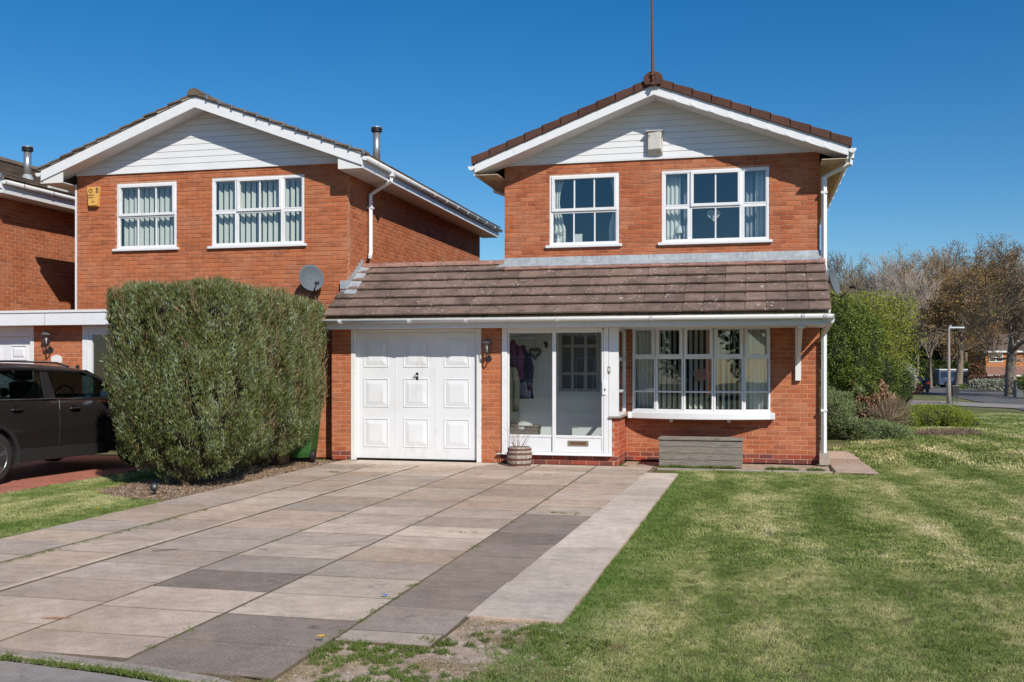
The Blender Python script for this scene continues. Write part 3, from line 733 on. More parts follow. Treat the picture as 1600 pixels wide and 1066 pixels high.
# garage door
gx0, gx1 = W(548.5, YG), W(752, YG); dx0, dx1 = W(557, YG+.05), W(746, YG+.05); dz1 = H(650, 519.5, YG+.05)
gf = MB(); gf.box(gx0, dx0, YG-.01, YG+.10, .0, zfb); gf.box(dx1, gx1, YG-.01, YG+.10, .0, zfb); gf.box(dx0, dx1, YG-.01, YG+.10, dz1, zfb)
gfo = gf.build('garage_door_frame', m_wpaint, house, bevel=.005)
door = MB().box(dx0+.004, dx1-.004, YG+.055, YG+.095, .035, dz1-.004).build('garage_door', m_door, house)
wd = (dx1-dx0)/3
for c in range(3):
    cx0 = dx0+c*wd
    for r_ in range(3):
        z0 = .17+r_*.66; pz0, pz1 = z0+.05, z0+.05+(.48 if r_ < 2 else .46)
        px0, px1 = cx0+.13, cx0+wd-.13
        b = MB(); y = YG+.054
        ring(b, px0, px1, pz0, pz1, .022, y-.008, y)
        b.build('panel_moulding', m_door, door, bevel=.006)
        b = MB(); i1 = .035; i2 = .10
        b.v = [(px0+i1, y-.001, pz0+i1), (px1-i1, y-.001, pz0+i1), (px1-i1, y-.001, pz1-i1), (px0+i1, y-.001, pz1-i1), (px0+i2, y-.013, pz0+i2), (px1-i2, y-.013, pz0+i2), (px1-i2, y-.013, pz1-i2), (px0+i2, y-.013, pz1-i2)]
        b.f = [[0,1,5,4],[1,2,6,5],[2,3,7,6],[3,0,4,7],[4,5,6,7]]; b.build('raised_panel', m_door, door)
    if c: MB().box(cx0-.006, cx0+.006, YG+.051, YG+.054, .04, dz1-.01).build('panel_seam', m_door, door)
hx = W(650, YG); hz = H(650, 588, YG)
MB().box(hx-.02, hx+.025, YG+.045, YG+.053, hz-.06, hz+.06).build('handle_plate', m_ironblk, door, bevel=.003)
MB().tube([(hx-.05, YG+.02, hz), (hx+.015, YG+.02, hz+.005), (hx+.015, YG+.05, hz+.005)], .011, 8).build('door_handle', m_metal, door, smooth=True)
# garage / porch inner box
gi = MB(); gi.box(XGL+.12, XP-.13, YG+.14, YG+.15, 0, .02)
gi.box(W(783, YG)-.12, W(783, YG)-.02, YG+.11, YW+1.5, 0, 2.3); gi.box(XGL+.12, W(783, YG)-.13, YG+1.2, YG+1.3, 0, 2.3)
gi.build('garage_partition', m_roomdk, house)
m_pinside = plain('porch_inner_wall', (.84,.85,.84), .8, .03)
pi = MB(); pxl, pxr = W(783, YG)-.02, XP-.04
MB().box(pxl, XP+.0, YW+.30, YW+.36, .12, 2.4).build('porch_back_wall', m_pinside, house)
MB().box(pxl, XP-.12, YG+.12, YW+.30, .02, .12).build('porch_floor', m_new, house)
MB().box(pxl, XP-.001, YG+.02, YW-.001, zfb+.02, zfb+.06).build('porch_ceiling', m_pinside, house)
MB().box(pxl-.0, pxl+.012, YG+.12, YW+.29, .12, 2.3).build('porch_side_wall', m_pinside, house)
# glazed inner window seen through the sliding door
ix0, ix1, iz0, iz1 = W(874, YW+.25), W(936, YW+.25), H(905, 612, YW+.25), H(905, 520, YW+.25)
b = MB(); ring(b, ix0, ix1, iz0, iz1, .05, YW+.235, YW+.298)
for k in (1, 2): b.box(ix0+(ix1-ix0)*k/3-.025, ix0+(ix1-ix0)*k/3+.025, YW+.24, YW+.298, iz0+.05, iz1-.05)
b.box(ix0+.05, ix1-.05, YW+.242, YW+.298, iz0+.28, iz0+.33); b.box(ix0+.05, ix1-.05, YW+.242, YW+.298, iz1-.25, iz1-.20)
iwn = b.build('inner_window', plain('inner_frame_grey', (.36,.37,.38), .7), house); MB().box(ix0+.05, ix1-.05, YW+.285, YW+.296, iz0+.05, iz1-.05).build('pane', plain('inner_pane_grey', (.10,.11,.12), .4), iwn)
# porch frame and sliding doors
zs = H(870, 711, YG)                      # top of brick under the frame
pf = MB(); x0, x1 = W(783.5, YG)+.012, W(950, YG); zt = zfb+.003
def bx(p0, p1, q0, q1, ya, yb): return (W(p0, YG), W(p1, YG), ya, yb, H((p0+p1)/2, q1, YG), H((p0+p1)/2, q0, YG))
pf.box(x0, W(793, YG), YG-.03, YG+.05, .15, zt); pf.box(W(793, YG), W(942, YG), YG-.03, YG+.05, H(870, 519, YG), zt)
pf.box(W(943.5, YG), W(951, YG), YG-.03, YG+.05, .15+.045, zt); pf.box(W(793, YG), W(956.3, YG), YG-.045, YG+.05, .152, .195)
pfo = pf.build('porch_frame', m_white, house, bevel=.005)
MB().box(W(778, YG), W(957, YG), YG-.085, YG-.0, .150, .152+.012).build('porch_sill', m_white, pfo, bevel=.004)
MB().box(W(951.5, YG), XP+.015, YG-.02, YG+.05, zpt+.02, zt).build('corner_post', m_white, pfo, bevel=.005)
MB().box(W(951.5, YG), W(956.3, YG), YG-.02, YG+.05, .196, zpt-.005).build('jamb', m_white, pfo)
# fixed left leaf
lz0, lz1 = .197, H(830, 518.5, YG)
b = MB(); ring(b, W(793.5, YG), W(865, YG), lz0, lz1, .022, YG+.00, YG+.035); b.box(W(796, YG), W(862, YG), YG+.004, YG+.03, lz0+.022, H(830, 680, YG)-.012)
b.box(W(796, YG), W(862, YG), YG-.006, YG+.034, H(830, 682.5, YG)-.005, H(830, 679.5, YG)+.002)
lf_ = b.build('fixed_leaf', m_white, house, bevel=.003)
MB().box(W(796, YG), W(863, YG), YG+.012, YG+.018, H(830, 679, YG), lz1-.02).build('pane', m_glassp, lf_)
b = MB(); Xa, Xb = W(863.5, YG), W(943, YG)
b.box(Xa, W(869, YG), YG-.028, YG-.002, lz0, lz1); b.box(W(940.5, YG), Xb, YG-.028, YG-.002, lz0, lz1)
b.box(W(869, YG), W(940.5, YG), YG-.028, YG-.002, lz0, H(905, 703, YG)); b.box(W(869, YG), W(940.5, YG), YG-.028, YG-.002, H(905, 684.5, YG), H(905, 680.5, YG)); b.box(W(869, YG), W(940.5, YG), YG-.028, YG-.002, H(905, 520, YG), lz1)
b.box(W(869, YG), W(940.5, YG), YG-.018, YG-.004, H(905, 703, YG), H(905, 684.5, YG))
pd = b.build('sliding_door', m_white, house, bevel=.003)
m_net = plain('net_reflection_film', (.30,.32,.33), .9, .1, 20)
MB().box(W(869, YG), W(940.5, YG), YG-.018, YG-.012, H(905, 680.5, YG), H(905, 520, YG)).build('pane', m_glassp, pd)
m_brass = plain('aged_brass', (.42,.36,.26), .4, .2, 40, metal=.7)
b = MB(); lp = bx(888, 920, 688.5, 696.5, YG-.036, YG-.02); b.box(*lp); lpo = b.build('letter_plate', m_brass, pd, bevel=.004)
b = MB(); lq = bx(892, 916, 690.5, 694.5, YG-.042, YG-.0365); b.box(*lq); b.build('letter_flap', m_rust, pd)
b = MB(); b.box(*bx(941.5, 947.5, 596.5, 617, YG-.05, YG-.03)); hp = b.build('door_handle', m_white, pd, bevel=.005)
b = MB(); b.box(*bx(945, 946.8, 607, 611, YG-.055, YG-.05)); b.build('keyhole', m_black, pd)
b = MB(); b.box(*bx(950.5, 954.3, 572.5, 583, YG-.045, YG-.02)); dbl = tag(b.build('door_bell', m_brass, None, bevel=.004), 'small brass-edged bell push on the white post right of the sliding door', 'doorbell')
b = MB(); b.box(*bx(951.4, 953.2, 575, 580, YG-.05, YG-.045)); b.build('bell_button', m_white, dbl)
# ledge and side window of the porch
MB().box(W(951, YG), XP+.05, YG-.06, YW+.0, zpt-.004, zpt+.018).build('porch_ledge', m_kerb, house, bevel=.005)
b = MB(); X = XP
def ybox(b, y0, y1, z0, z1, xa, xb): b.box(xa, xb, y0, y1, z0, z1)
za, zb, zc_, zd = zpt+.02, H(969, 612, YG), H(969, 561, YG), zt
sy0, sy1 = YG+.052, YW-.003
for (z0, z1) in ((za, za+.05), (zb-.02, zb+.02), (zc_-.03, zc_+.03), (zd-.05, zd)): b.box(X-.05, X+.012, sy0, sy1, z0, z1)
b.box(X-.05, X+.01, sy0, sy0+.05, za+.05, zd-.05); b.box(X-.05, X+.01, sy1-.06, sy1, za+.05, zd-.05)
sw = b.build('side_window', m_white, house, bevel=.004)
for (z0, z1) in ((za+.05, zb-.02), (zb+.02, zc_-.03), (zc_+.03, zd-.05)): MB().box(X-.02, X-.014, sy0+.05, sy1-.06, z0, z1).build('pane', m_glassp, sw)
# bow window: five facets on an arc
bx_ = [W(p, YW) for p in (989, 1026.5, 1069.8, 1116, 1162, 1203)]
half = (bx_[-1]-bx_[0])/2; mid = (bx_[-1]+bx_[0])/2; sag = .26
def bowy(x): return YW-.015-sag*(1-((x-mid)/half)**2)
bw = MB()
pts = [(x, bowy(x)) for x in [bx_[0]+(bx_[-1]-bx_[0])*i/20 for i in range(21)]]
sill_pts = [(x-.0, y) for x, y in [(bx_[0]-.07, YW-.16)]+[(p[0], p[1]-.14) for p in pts]+[(bx_[-1]+.075, YW-.16)]]
poly = sill_pts+[(bx_[-1]+.075, YW-.003), (bx_[-1], YW+.12), (bx_[0], YW+.12), (bx_[0]-.07, YW-.003)]
bow = MB().prism(poly, bowz0-.115, bowz0-.012, 'z').build('bow_window', m_white, house, bevel=.01)
MB().prism([(x, y) for x, y in pts]+[(bx_[-1], YW+.12), (bx_[0], YW+.12)], bowz1-.005, zfb+.002, 'z').build('bow_head', m_wpaint, bow)
MB().prism([(x, y-.05) for x, y in pts]+[(bx_[-1]+.02, YW-.003), (bx_[-1], YW+.12), (bx_[0], YW+.12), (bx_[0]-.02, YW-.003)], bowz0-.011, bowz0+.012, 'z').build('bow_ledge', m_white, bow)
zA = H(1095, 612.5, YW-.25); zB = H(1095, 559, YW-.25)
for i in range(5):
    xa, xb = bx_[i], bx_[i+1]; ya, yb = bowy(xa), bowy(xb); ln = math.hypot(xb-xa, yb-ya); an = math.atan2(yb-ya, xb-xa)
    def place(mb, nm, mt, bev=.004):
        mt4 = Matrix.Translation((xa, ya, 0)) @ Matrix.Rotation(an, 4, 'Z')
        mb.v = [tuple(mt4 @ Vector(v)) for v in mb.v]; return mb.build(nm, mt, bow, bevel=bev)
    b = MB(); ring(b, 0.002, ln-.002, bowz0+.013, bowz1-.006, .028, -.02, .05); place(b, 'facet_frame', m_white)
    b = MB(); b.box(.03, ln-.03, -.018, .045, zA-.012, zA+.012); b.box(.03, ln-.03, -.022, .05, zB-.022, zB+.018); place(b, 'transom', m_white)
    b = MB(); ring(b, .016, ln-.016, zB+.012, bowz1-.012, .044, -.042, .03); place(b, 'top_sash', m_white)
    b = MB(); b.box(.055, ln-.055, .005, .011, zB+.05, bowz1-.05); place(b, 'pane', m_glass, 0)
    b = MB(); b.box(.028, ln-.028, .012, .018, bowz0+.03, zA-.01); place(b, 'pane', m_glass, 0)
    b = MB(); b.box(.028, ln-.028, .012, .018, zA+.01, zB-.02); place(b, 'pane', m_glass, 0)
for px in (1049, 1139):
    x = W(px, YW-.2); MB().box(x-.025, x+.025, YW-.25, YW-.003, bowz0-.165, bowz0-.117).build('sill_bracket', m_wpaint, bow)
# right downpipes
Xd = XR+.065; yd = YW-.07
gutx = XC+2.97+.055; gzr = zu(XC+2.97)-.10
downpipe(house, [(gutx, YF+.30, gzr+.02), (gutx, YF+.30, gzr-.12), (Xd, yd, gzr-.30), (Xd, yd, 3.05)], clips=[(Xd, yd, 4.3)])
MB().box(gutx-.05, gutx+.05, YF+.25, YF+.35, gzr-.05, gzr+.06).build('gutter_outlet', m_white, house, bevel=.006)
yl = YE+.10; 
downpipe(house, [(Xd+.01, RY0+.03, gz-.05), (Xd+.01, RY0+.05, gz-.10), (Xd-.005, YW-.09, gz-.24), (Xd-.005, YW-.09, .17)], clips=[(Xd-.005, YW-.09, .86)])
MB().prism([(YW-.18, .0), (YW-.02, .0), (YW-.02, .19), (YW-.14, .19)], Xd-.08, Xd+.075, 'x').build('drain_shoe', m_kerb, house, bevel=.01)
# left gutter swan neck
gl = XC-2.97-.055
downpipe(house, [(gl+.02, YF+1.5, gzr+.02), (gl+.02, YF+1.5, gzr-.10), (XL-.05, YF+1.5, gzr-.26), (XL-.05, YF+1.5, 3.2)])

# ================================================================== LEFT HOUSE
YL = 16.05; LL, LR = -11.95, -6.70; LC = (LL+LR)/2
hl = thing('neighbour_house', 'orange brick house on the left with white gable and old brown verge tiles', 'house', (LC, YL, 0), world=True)
st = []; cores = {}
wa = rect(182.5, 276, 286, 388, YL); wb = rect(331, 475.5, 276, 383, YL)
def addwall2(parent, key, *a, **k):
    n = len(st); cb = wall(parent, Dummy, *a, store=st, **k)
    for i in range(n, len(st)): st[i] = st[i][:8]+(key,)+st[i][9:]
    cores.setdefault(key, []).append(cb)
addwall2(hl, 'front_wall', 'x', LL, LR, YL, 2.25, 5.03, [wa, wb], m_brickL, rec=.0085)
addwall2(hl, 'front_wall', 'x', -9.3, LR, YL, 0, 2.25, [], m_brickL)
YLB = YL+8.45
addwall2(hl, 'side_wall', 'y', YL+.105, YLB, LR, 0+2.25, 5.03, [], m_brickL, into=-1, rec=.006)
addwall2(hl, 'porch_wall', 'x', W(53, YG), W(130, YG), YG, 0, 2.30, [], m_brickL)
WP = {k: make_wallpart(hl, k, v) for k, v in cores.items()}
st = [b for b in st if not (b[0] == 'x' and b[4] < 1.0 and b[2] > -9 and b[2] < -7.4)]
emit_bricks(st, WP, 300)
sh = MB(); sh.box(LL, LL+.12, YL+.13, YLB, 0, 5.03); sh.box(LL, LR, YLB, YLB+.12, 0, 5.03); sh.box(LR-.125, LR-.005, YL+.13, YLB, 0, 2.24); sh.prism([(LL, 5.03), (LR, 5.03), (LC, 6.1)], YLB, YLB+.12, 'y')
sh.build('outer_shell', m_brickL, hl)
sh = MB(); sh.box(LL+.13, LR-.14, YL+.13, YLB, 2.42, 2.62); sh.box(LL+.13, LR-.14, YL+.13, YLB, 4.97, 5.02); sh.box(LL+.13, LR-.14, YL+3, YL+3.1, 2.62, 4.97); sh.build('room_partition', m_room, hl)
YLF = YL-.42; APL = 6.20
zul = gable_roof(hl, LC, 3.06, YLF, YLB+.35, APL, R(20.4), .19, LL, LR, YL, 4.83, m_tileold, 'bedded', seed=4)
MB().prism([(LL+.01, 5.03), (LR-.01, 5.03), (LC, APL-.04)], YL+.012, YL+.13, 'y').build('gable_panel', m_room, hl)
cladding(hl, LC, LL, LR, 5.03, zul, .06, YL-.008, 10)
MB().box(LL, LR, YL-.03, YL-.002, 5.010, 5.026).build('cladding_trim', m_white, hl)
def lwin(r, cols, zt):
    X0, X1, Z0, Z1 = r; L = []
    for (p0, p1, sash, nb, nbl) in cols:
        x0, x1 = W(p0, YL), W(p1, YL)
        L.append((x0, x1, zt-(.02 if sash else 0)+.014, Z1-(.03 if not sash else .02), sash, nb)); L.append((x0, x1, Z0+.028, zt-.016, False, nbl))
    return window(hl, X0, X1, Z0, Z1, YL+.02, L)
lwin(wa, [(185, 273, True, 2, 2)], H(229, 336.5, YL)); lwin(wb, [(334, 368, False, 0, 0), (370, 440, True, 1, 1), (442, 472.5, False, 0, 0)], H(403, 329, YL))
# downpipe on the side wall with gutter outlet, shoe over the canopy
glx = LC+3.06+.055; glz = zul(LC+3.06)-.11; yp = 16.95
for q in (583,):
    yp = 15.9*1.0
# its place: pixel 578 on the wall plane
rp = (-sn+U(578)*cs)/(cs+U(578)*sn); yp = (LR+.05)/rp
downpipe(hl, [(glx, yp-.1, glz+.03), (glx, yp-.1, glz-.12), (LR+.06, yp, glz-.33), (LR+.06, yp, H(578, 402, yp)+.07), (LR+.14, yp-.22, H(578, 402, yp)-.02)], clips=[(LR+.06, yp, H(578, 325, yp))])
MB().box(glx-.05, glx+.05, yp-.16, yp-.04, glz-.05, glz+.07).build('gutter_outlet', m_white, hl, bevel=.006)
MB().box(LL-.035, LL-.008, YL-.012, YL+.02, 2.54, 4.86).build('corner_trim', m_white, hl)
# flat roofed front extension: fascia, garage door, porch frame
EY = 15.45; ez0, ez1 = H(100, 508, EY), H(100, 485.5, EY)
MB().box(-15.5, -9.4, EY, EY+.03, ez0, ez1).build('flat_roof_fascia', m_white, hl, bevel=.004)
MB().box(-15.5, -9.4, EY+.031, YL+.0, ez1-.05, ez1-.005).build('flat_roof', m_tileold, hl)
MB().box(-15.5, LL-.01, YL+.001, YL+2.5, ez1-.05, ez1-.005).build('flat_roof', m_tileold, hl)
MB().box(-15.5, -9.41, EY-.02, EY-.001, ez1-.03, ez1+.012).build('flat_roof_trim', m_wpaint, hl)
MB().box(-15.5, -9.4, EY+.031, YG, ez0+.003, ez0+.015).build('flat_roof_soffit', m_wpaint, hl)
x = W(70, EY); MB().box(x-.004, x+.004, EY-.004, EY-.0005, ez0, ez1-.03).build('fascia_joint', m_kerb, hl)
xg1 = W(53, YG); xg0 = xg1-2.35
b = MB(); b.box(xg1-.075, xg1, YG-.01, YG+.08, 0, ez0+.002); b.box(xg0, xg1-.075, YG-.01, YG+.08, 2.10, ez0+.002); b.box(xg0-.07, xg0, YG-.01, YG+.08, 0, ez0+.002); b.build('garage_door_frame', m_wpaint, hl, bevel=.004)
dl = MB().box(xg0, xg1-.076, YG+.05, YG+.09, .03, 2.098).build('garage_door', m_door, hl)
for c in range(4):
    for r_ in range(4):
        px1 = xg1-.17-c*.555; pz1 = 1.95-r_*.48; y = YG+.049
        b = MB(); ring(b, px1-.36, px1, pz1-.28, pz1, .03, y-.014, y); b.build('panel_moulding', m_door, dl, bevel=.006)
        b = MB(); i1 = .045; i2 = .085; X0, X1, Z0, Z1 = px1-.36, px1, pz1-.28, pz1
        b.v = [(X0+i1, y-.001, Z0+i1), (X1-i1, y-.001, Z0+i1), (X1-i1, y-.001, Z1-i1), (X0+i1, y-.001, Z1-i1), (X0+i2, y-.018, Z0+i2), (X1-i2, y-.018, Z0+i2), (X1-i2, y-.018, Z1-i2), (X0+i2, y-.018, Z1-i2)]
        b.f = [[0,1,5,4],[1,2,6,5],[2,3,7,6],[3,0,4,7],[4,5,6,7]]; b.build('raised_panel', m_door, dl)
xp0 = W(130, YG); xp1 = W(146, YG)
b = MB(); b.box(xp0, xp0+.13, YG-.03, YG+.06, 0, ez0+.002); b.box(xp0+.13, -9.42, YG-.03, YG+.06, 2.12, ez0+.002); b.box(xp0+.131, xp0+.19, YG-.02, YG+.04, .0, 2.119); b.box(-10.2, -10.08, YG-.03, YG+.06, 0, 2.119); b.box(-9.5, -9.42, YG-.03, YG+.06, 0, 2.119)
pfl = b.build('porch_frame', m_white, hl, bevel=.004)
MB().box(xp0+.19, -10.2, YG, YG+.006, 0.05, 2.119).build('pane', m_glassp, pfl); MB().box(-10.08, -9.5, YG, YG+.006, 0.05, 2.119).build('pane', m_glassp, pfl)
MB().box(xp0+.19, -9.45, YG+.8, YG+.83, 0.0, 2.2).build('inner_curtain', m_curt, hl)
MB().box(-15.5, -9.35, YG+1.0, YG+1.1, 0, 2.4).build('inner_wall', m_roomdk, hl)

# ================================================================== LEFTMOST HOUSE (side wall only in the picture)
XF = -13.6
hf = thing('further_house', 'brick house at the left edge showing its shaded side wall and tiled roof slope', 'house', (XF, 18, 0), world=True)
st = []; cores = {}
addwall2(hf, 'side_wall', 'y', 16.05, 24.5, XF, 2.0, 4.84, [], m_brickL, into=-1)
WP = {k: make_wallpart(hf, k, v) for k, v in cores.items()}
emit_bricks(st, WP, 220)
sh = MB(); sh.box(XF-5.2, XF-.125, 16.05, 16.15, 0, 4.84); sh.box(XF-5.2, XF-5.1, 16.15, 24.5, 0, 4.84); sh.box(XF-5.2, XF-.13, 24.5, 24.6, 0, 4.84); sh.box(XF-.125, XF-.003, 16.16, 24.5, 0, 1.99); sh.prism([(XF-5.2, 4.85), (XF, 4.85), (XF-2.6, 5.95)], 16.07, 24.58, 'y'); sh.build('outer_shell', m_brickL, hf)
gable_roof(hf, XF-2.6, 3.0, 15.62, 24.9, 6.08, R(20.4), .19, XF-5.2, XF, 16.05, 4.70, m_tileold, 'bedded', seed=9)
MB().box(XF+.36, XF+.44, 16.9, 17.4, 5.0, 5.04).build('roof_board', m_wpaint, hf)

# ================================================================== SMALL THINGS ON AND IN THE HOUSES
zr = w1[2]
# blinds in the neighbour's windows
blind(wa[0]+.03, wa[1]-.03, wa[2]+.06, wa[3]-.06, YL+.17, 'pale vertical blind behind the narrower upper window beside the yellow alarm box', pitch=.10)
blind(wb[0]+.03, wb[1]-.03, wb[2]+.06, wb[3]-.06, YL+.17, 'pale vertical blind behind the wider right upper window of the neighbour house', pitch=.10)
# curtains and things in the main house's upper windows
yc = YW+.20
wav_curtain('curtain', w1[0]+.03, w1[0]+.24, w1[2], w1[3], yc, m_curt, 'pale curtain tied back at the left of the smaller upper window', tie=1)
wav_curtain('curtain', w1[1]-.20, w1[1]-.03, w1[2], w1[3], yc, m_curt, 'pale curtain at the right of the smaller upper window', tie=-1)
wav_curtain('curtain', w2[0]+.03, w2[0]+.30, w2[2], w2[3], yc, m_curt, 'pale curtain in the left light of the wide upper window')
wav_curtain('curtain', w2[0]+.28, w2[0]+.42, w2[2], w2[3], yc+.07, m_curtg, 'grey inner curtain beside the pale one in the left light of the wide upper window')
wav_curtain('curtain', w2[1]-.22, w2[1]-.03, w2[2], w2[3], yc, m_curt, 'pale curtain in the right light of the wide upper window')
wav_curtain('curtain', w2[1]-.40, w2[1]-.24, w2[2], w2[3], yc+.07, m_curtg, 'grey inner curtain beside the pale one in the right light of the wide upper window')
def heart(parent, cx, y, cz, s, tube, mat, name='heart', fill=0, label=None):
    pts = []
    for k in range(33):
        t = 2*math.pi*k/32; pts.append((cx+s*16*math.sin(t)**3/17, y, cz+s*(13*math.cos(t)-5*math.cos(2*t)-2*math.cos(3*t)-math.cos(4*t))/17))
    b = MB(); b.tube(pts, tube, 6, caps=False)
    if fill:
        for k in range(-fill, fill+1):
            f_ = k/(fill+1); x = cx+s*f_*.9
            tt = math.asin(min(1, max(-1, (abs(f_)*.9*17/16)))**(1)) if abs(f_) < .94 else 1.4
            tt = math.asin(min(1, (abs(f_)*.9*17/16))**(1/3)); tt2 = math.pi-tt
            za_, zb_ = [cz+s*(13*math.cos(q)-5*math.cos(2*q)-2*math.cos(3*q)-math.cos(4*q))/17 for q in (tt, tt2)]
            b.tube([(x, y, za_), (x, y, zb_)], tube*.45, 4)
            zz = cz+s*f_*.7-.1*s; b.tube([(cx-s*.75*(1-max(0, -f_)*.8), y, zz), (cx+s*.75*(1-max(0, -f_)*.8), y, zz)], tube*.45, 4)
    return b
m_wicker_w = plain('white_wicker', (.66,.63,.58), .8, .2, 40); m_wicker = plain('grey_wicker', (.20,.165,.135), .85, .35, 60, .5, 120, stretch=(1,1,3))
m_wickerp = plain('pink_wicker', (.52,.30,.27), .8, .2, 40)
hx_ = W(1115, YW+.12)
hb = heart(None, hx_, YW+.13, H(1115, 336, YW+.13), .105, .010, m_wicker_w, fill=4); tag(hb.build('hanging_heart', m_wicker_w, smooth=True), 'white wicker heart hanging behind the wide upper window', 'ornament')
t = thing('lantern_ornament', 'small white lamp on the sill in the left light of the wide upper window', 'lamp', (W(1062, YW+.2), YW+.19, w2[2]), world=False)
MB().lathe([(.035,0),(.05,.015),(.02,.03),(.02,.16),(.03,.17)], seg=14).build('lamp_base', m_wpaint, t, smooth=True); MB().lathe([(.075,.17),(.05,.29)], seg=16).build('lamp_shade', m_curt, t)
# flower vase and card
t = thing('flower_vase', 'white flowers in a white vase on the sill of the smaller upper window', 'vase', (W(872, YW+.16), YW+.16, w1[2]))
MB().lathe([(.035,0),(.045,.06),(.03,.12),(.02,.16),(.03,.18)], seg=14).build('vase', m_wpaint, t, smooth=True)
b = MB(); 
for k in range(9):
    a = k*2.4; r_ = .02+.012*k*.5; p = (r_*math.cos(a)+.02, r_*math.sin(a)*.6, .20+.012*(k % 5)); b.tube([(0,0,.16), p], .004, 4)
    for q in range(5): b.poly([p, (p[0]+.035*math.cos(q*1.26), p[1]+.035*math.sin(q*1.26), p[2]+.018), (p[0]+.04*math.cos(q*1.26+.7), p[1]+.03*math.sin(q*1.26+.7), p[2]+.004)])
b.build('flowers', plain('petal_white', (.72,.72,.62), .8), t)
cx = W(904, YW+.15); cz = w1[2]; t = MB().box(cx-.065, cx+.065, YW+.14, YW+.15, cz, cz+.20).box(cx-.02, cx+.0, YW+.136, YW+.139, cz+.02, cz+.07)
tag(t.build('greeting_card', m_curt), 'pale card standing on the sill of the smaller upper window', 'card')
# bow window blind, curtains and heart
tb = thing('vertical_blind', 'pale open slats of the vertical blind behind the ground floor bow window', 'blind', (mid, YW, bowz0), world=True)
slm = None; n = 19
for i in range(n):
    x = bx_[0]+.30+(bx_[-1]-bx_[0]-.55)*(i+.5)/n
    if slm is None:
        mb = MB(); mb.grid([[(.085*(k/4-.5), .006*math.sin(math.pi*k/4), z) for k in range(5)] for z in (bowz0+.05, bowz1-.03)]); slm = bpy.data.meshes.new('slat'); slm.from_pydata(mb.v, [], mb.f); slm.materials.append(m_blind)
    o = bpy.data.objects.new('slat', slm); link(o, tb); o.location = (x, bowy(x)+.16, 0); o.rotation_euler = (0, 0, R(60+rs.uniform(-9, 9)))
MB().box(bx_[0]+.1, bx_[-1]-.1, YW+.0, YW+.04, bowz1-.0, bowz1+.03).build('headrail', m_white, tb)
wav_curtain('curtain', bx_[0]+.05, bx_[0]+.33, bowz0+.02, bowz1, YW+.10, m_curt, 'pale curtain at the left end of the bow window', amp=.03)
wav_curtain('curtain', bx_[-1]-.36, bx_[-1]-.05, bowz0+.02, bowz1, YW+.10, m_curt, 'pale curtain at the right end of the bow window', amp=.03)
hb = heart(None, W(1096, YW-.19), YW-.19, H(1096, 586, YW-.19), .125, .012, m_wickerp, fill=5); hb.tube([(W(1096, YW-.19), YW-.19, H(1096, 577, YW)), (W(1096, YW-.19), YW-.19, bowz1-.1)], .002, 4)
tag(hb.build('hanging_heart', m_wickerp, smooth=True), 'pinkish woven heart hanging in the middle light of the bow window', 'ornament')
# porch interior: coats, basket, heart, small dark hook
m_c1 = plain('coat_magenta', (.20,.055,.13), .8, .3, 12); m_c2 = plain('coat_navy', (.035,.035,.07), .8, .3, 12); m_c3 = plain('coat_olive', (.055,.055,.042), .85, .3, 12)
def coat(x, y, zt_, h, wd, mat, label, seed):
    r2 = random.Random(seed); rows = []; t = thing('coat', label, 'coat', (x, y, zt_-h))
    ph = [r2.uniform(0, 6) for _ in range(4)]
    for j in range(15):
        v = j/14; z = h*(1-v); ww = wd*(.22+.65*min(1, v*2.6)**.7+.18*v); dd = .07+.06*math.sin(v*3)
        r = []
        for k in range(24):
            a = 2*math.pi*k/24; rr = 1+.14*math.sin(5*a+ph[0]+v*2)+.07*math.sin(9*a+ph[1]-v*3)
            r.append((math.cos(a)*ww/2*rr, math.sin(a)*dd*rr, z))
        rows.append(r)
    b = MB(); b.grid(rows, close=True); b.f.append(list(range(24))[::-1]); b.f.append([14*24+k for k in range(24)]); b.build('coat_body', mat, t, smooth=True)
    for s_ in (-1, 1):
        p = [(s_*wd*.28, -.03, h*.88), (s_*wd*.46, -.06, h*.62), (s_*wd*.44, -.07, h*.34), (s_*wd*.40, -.06, h*.22)]
        MB().tube(p, [.05,.065,.055,.045], 10).build('sleeve', mat, t, smooth=True)
    MB().tube([(0, .0, h*.96), (.02, -.04, h*1.02), (0, .05, h*1.03)], [.03,.045,.03], 8).build('collar', mat, t, smooth=True)
    return t
xq = W(800, YW)
coat(pxl+.10, YG+.45, 1.95, .60, .34, m_c1, 'magenta and purple coat hanging at the top left inside the glazed porch', 1)
coat(pxl+.24, YG+.60, 1.86, .84, .30, m_c2, 'dark navy coat hanging to the right of the magenta coat in the porch', 2)
coat(pxl+.08, YG+.30, 1.66, 1.05, .30, m_c3, 'olive green coat hanging lowest by the left jamb inside the porch', 3)
t = thing('wicker_basket', 'grey wicker basket with folded cloth on the porch floor behind the glass', 'basket', (W(818, YG+.45), YG+.45, .12))
b = MB(); rows = []
for j in range(13):
    v = j/12; w_ = .22+.05*v+.008*(j % 2); d_ = .13+.03*v+.008*(j % 2); rows.append([(w_*max(-1, min(1, 1.25*math.cos(a))), d_*max(-1, min(1, 1.25*math.sin(a))), .02+.43*v) for a in [2*math.pi*k/32 for k in range(32)]])
b.grid(rows, close=True); b.build('basket_body', m_wicker, t); b = MB(); b.tube([(r_[0]*1.02, r_[1]*1.03, .46) for r_ in rows[-1]]+[(rows[-1][0][0]*1.02, 0, .46)], .016, 6); b.build('rim', m_wicker, t, smooth=True)
b = MB(); b.lathe([(.16,.38),(.18,.45),(.13,.50),(.04,.53)], seg=14); b.build('folded_cloth', m_wicker_w, t, smooth=True)
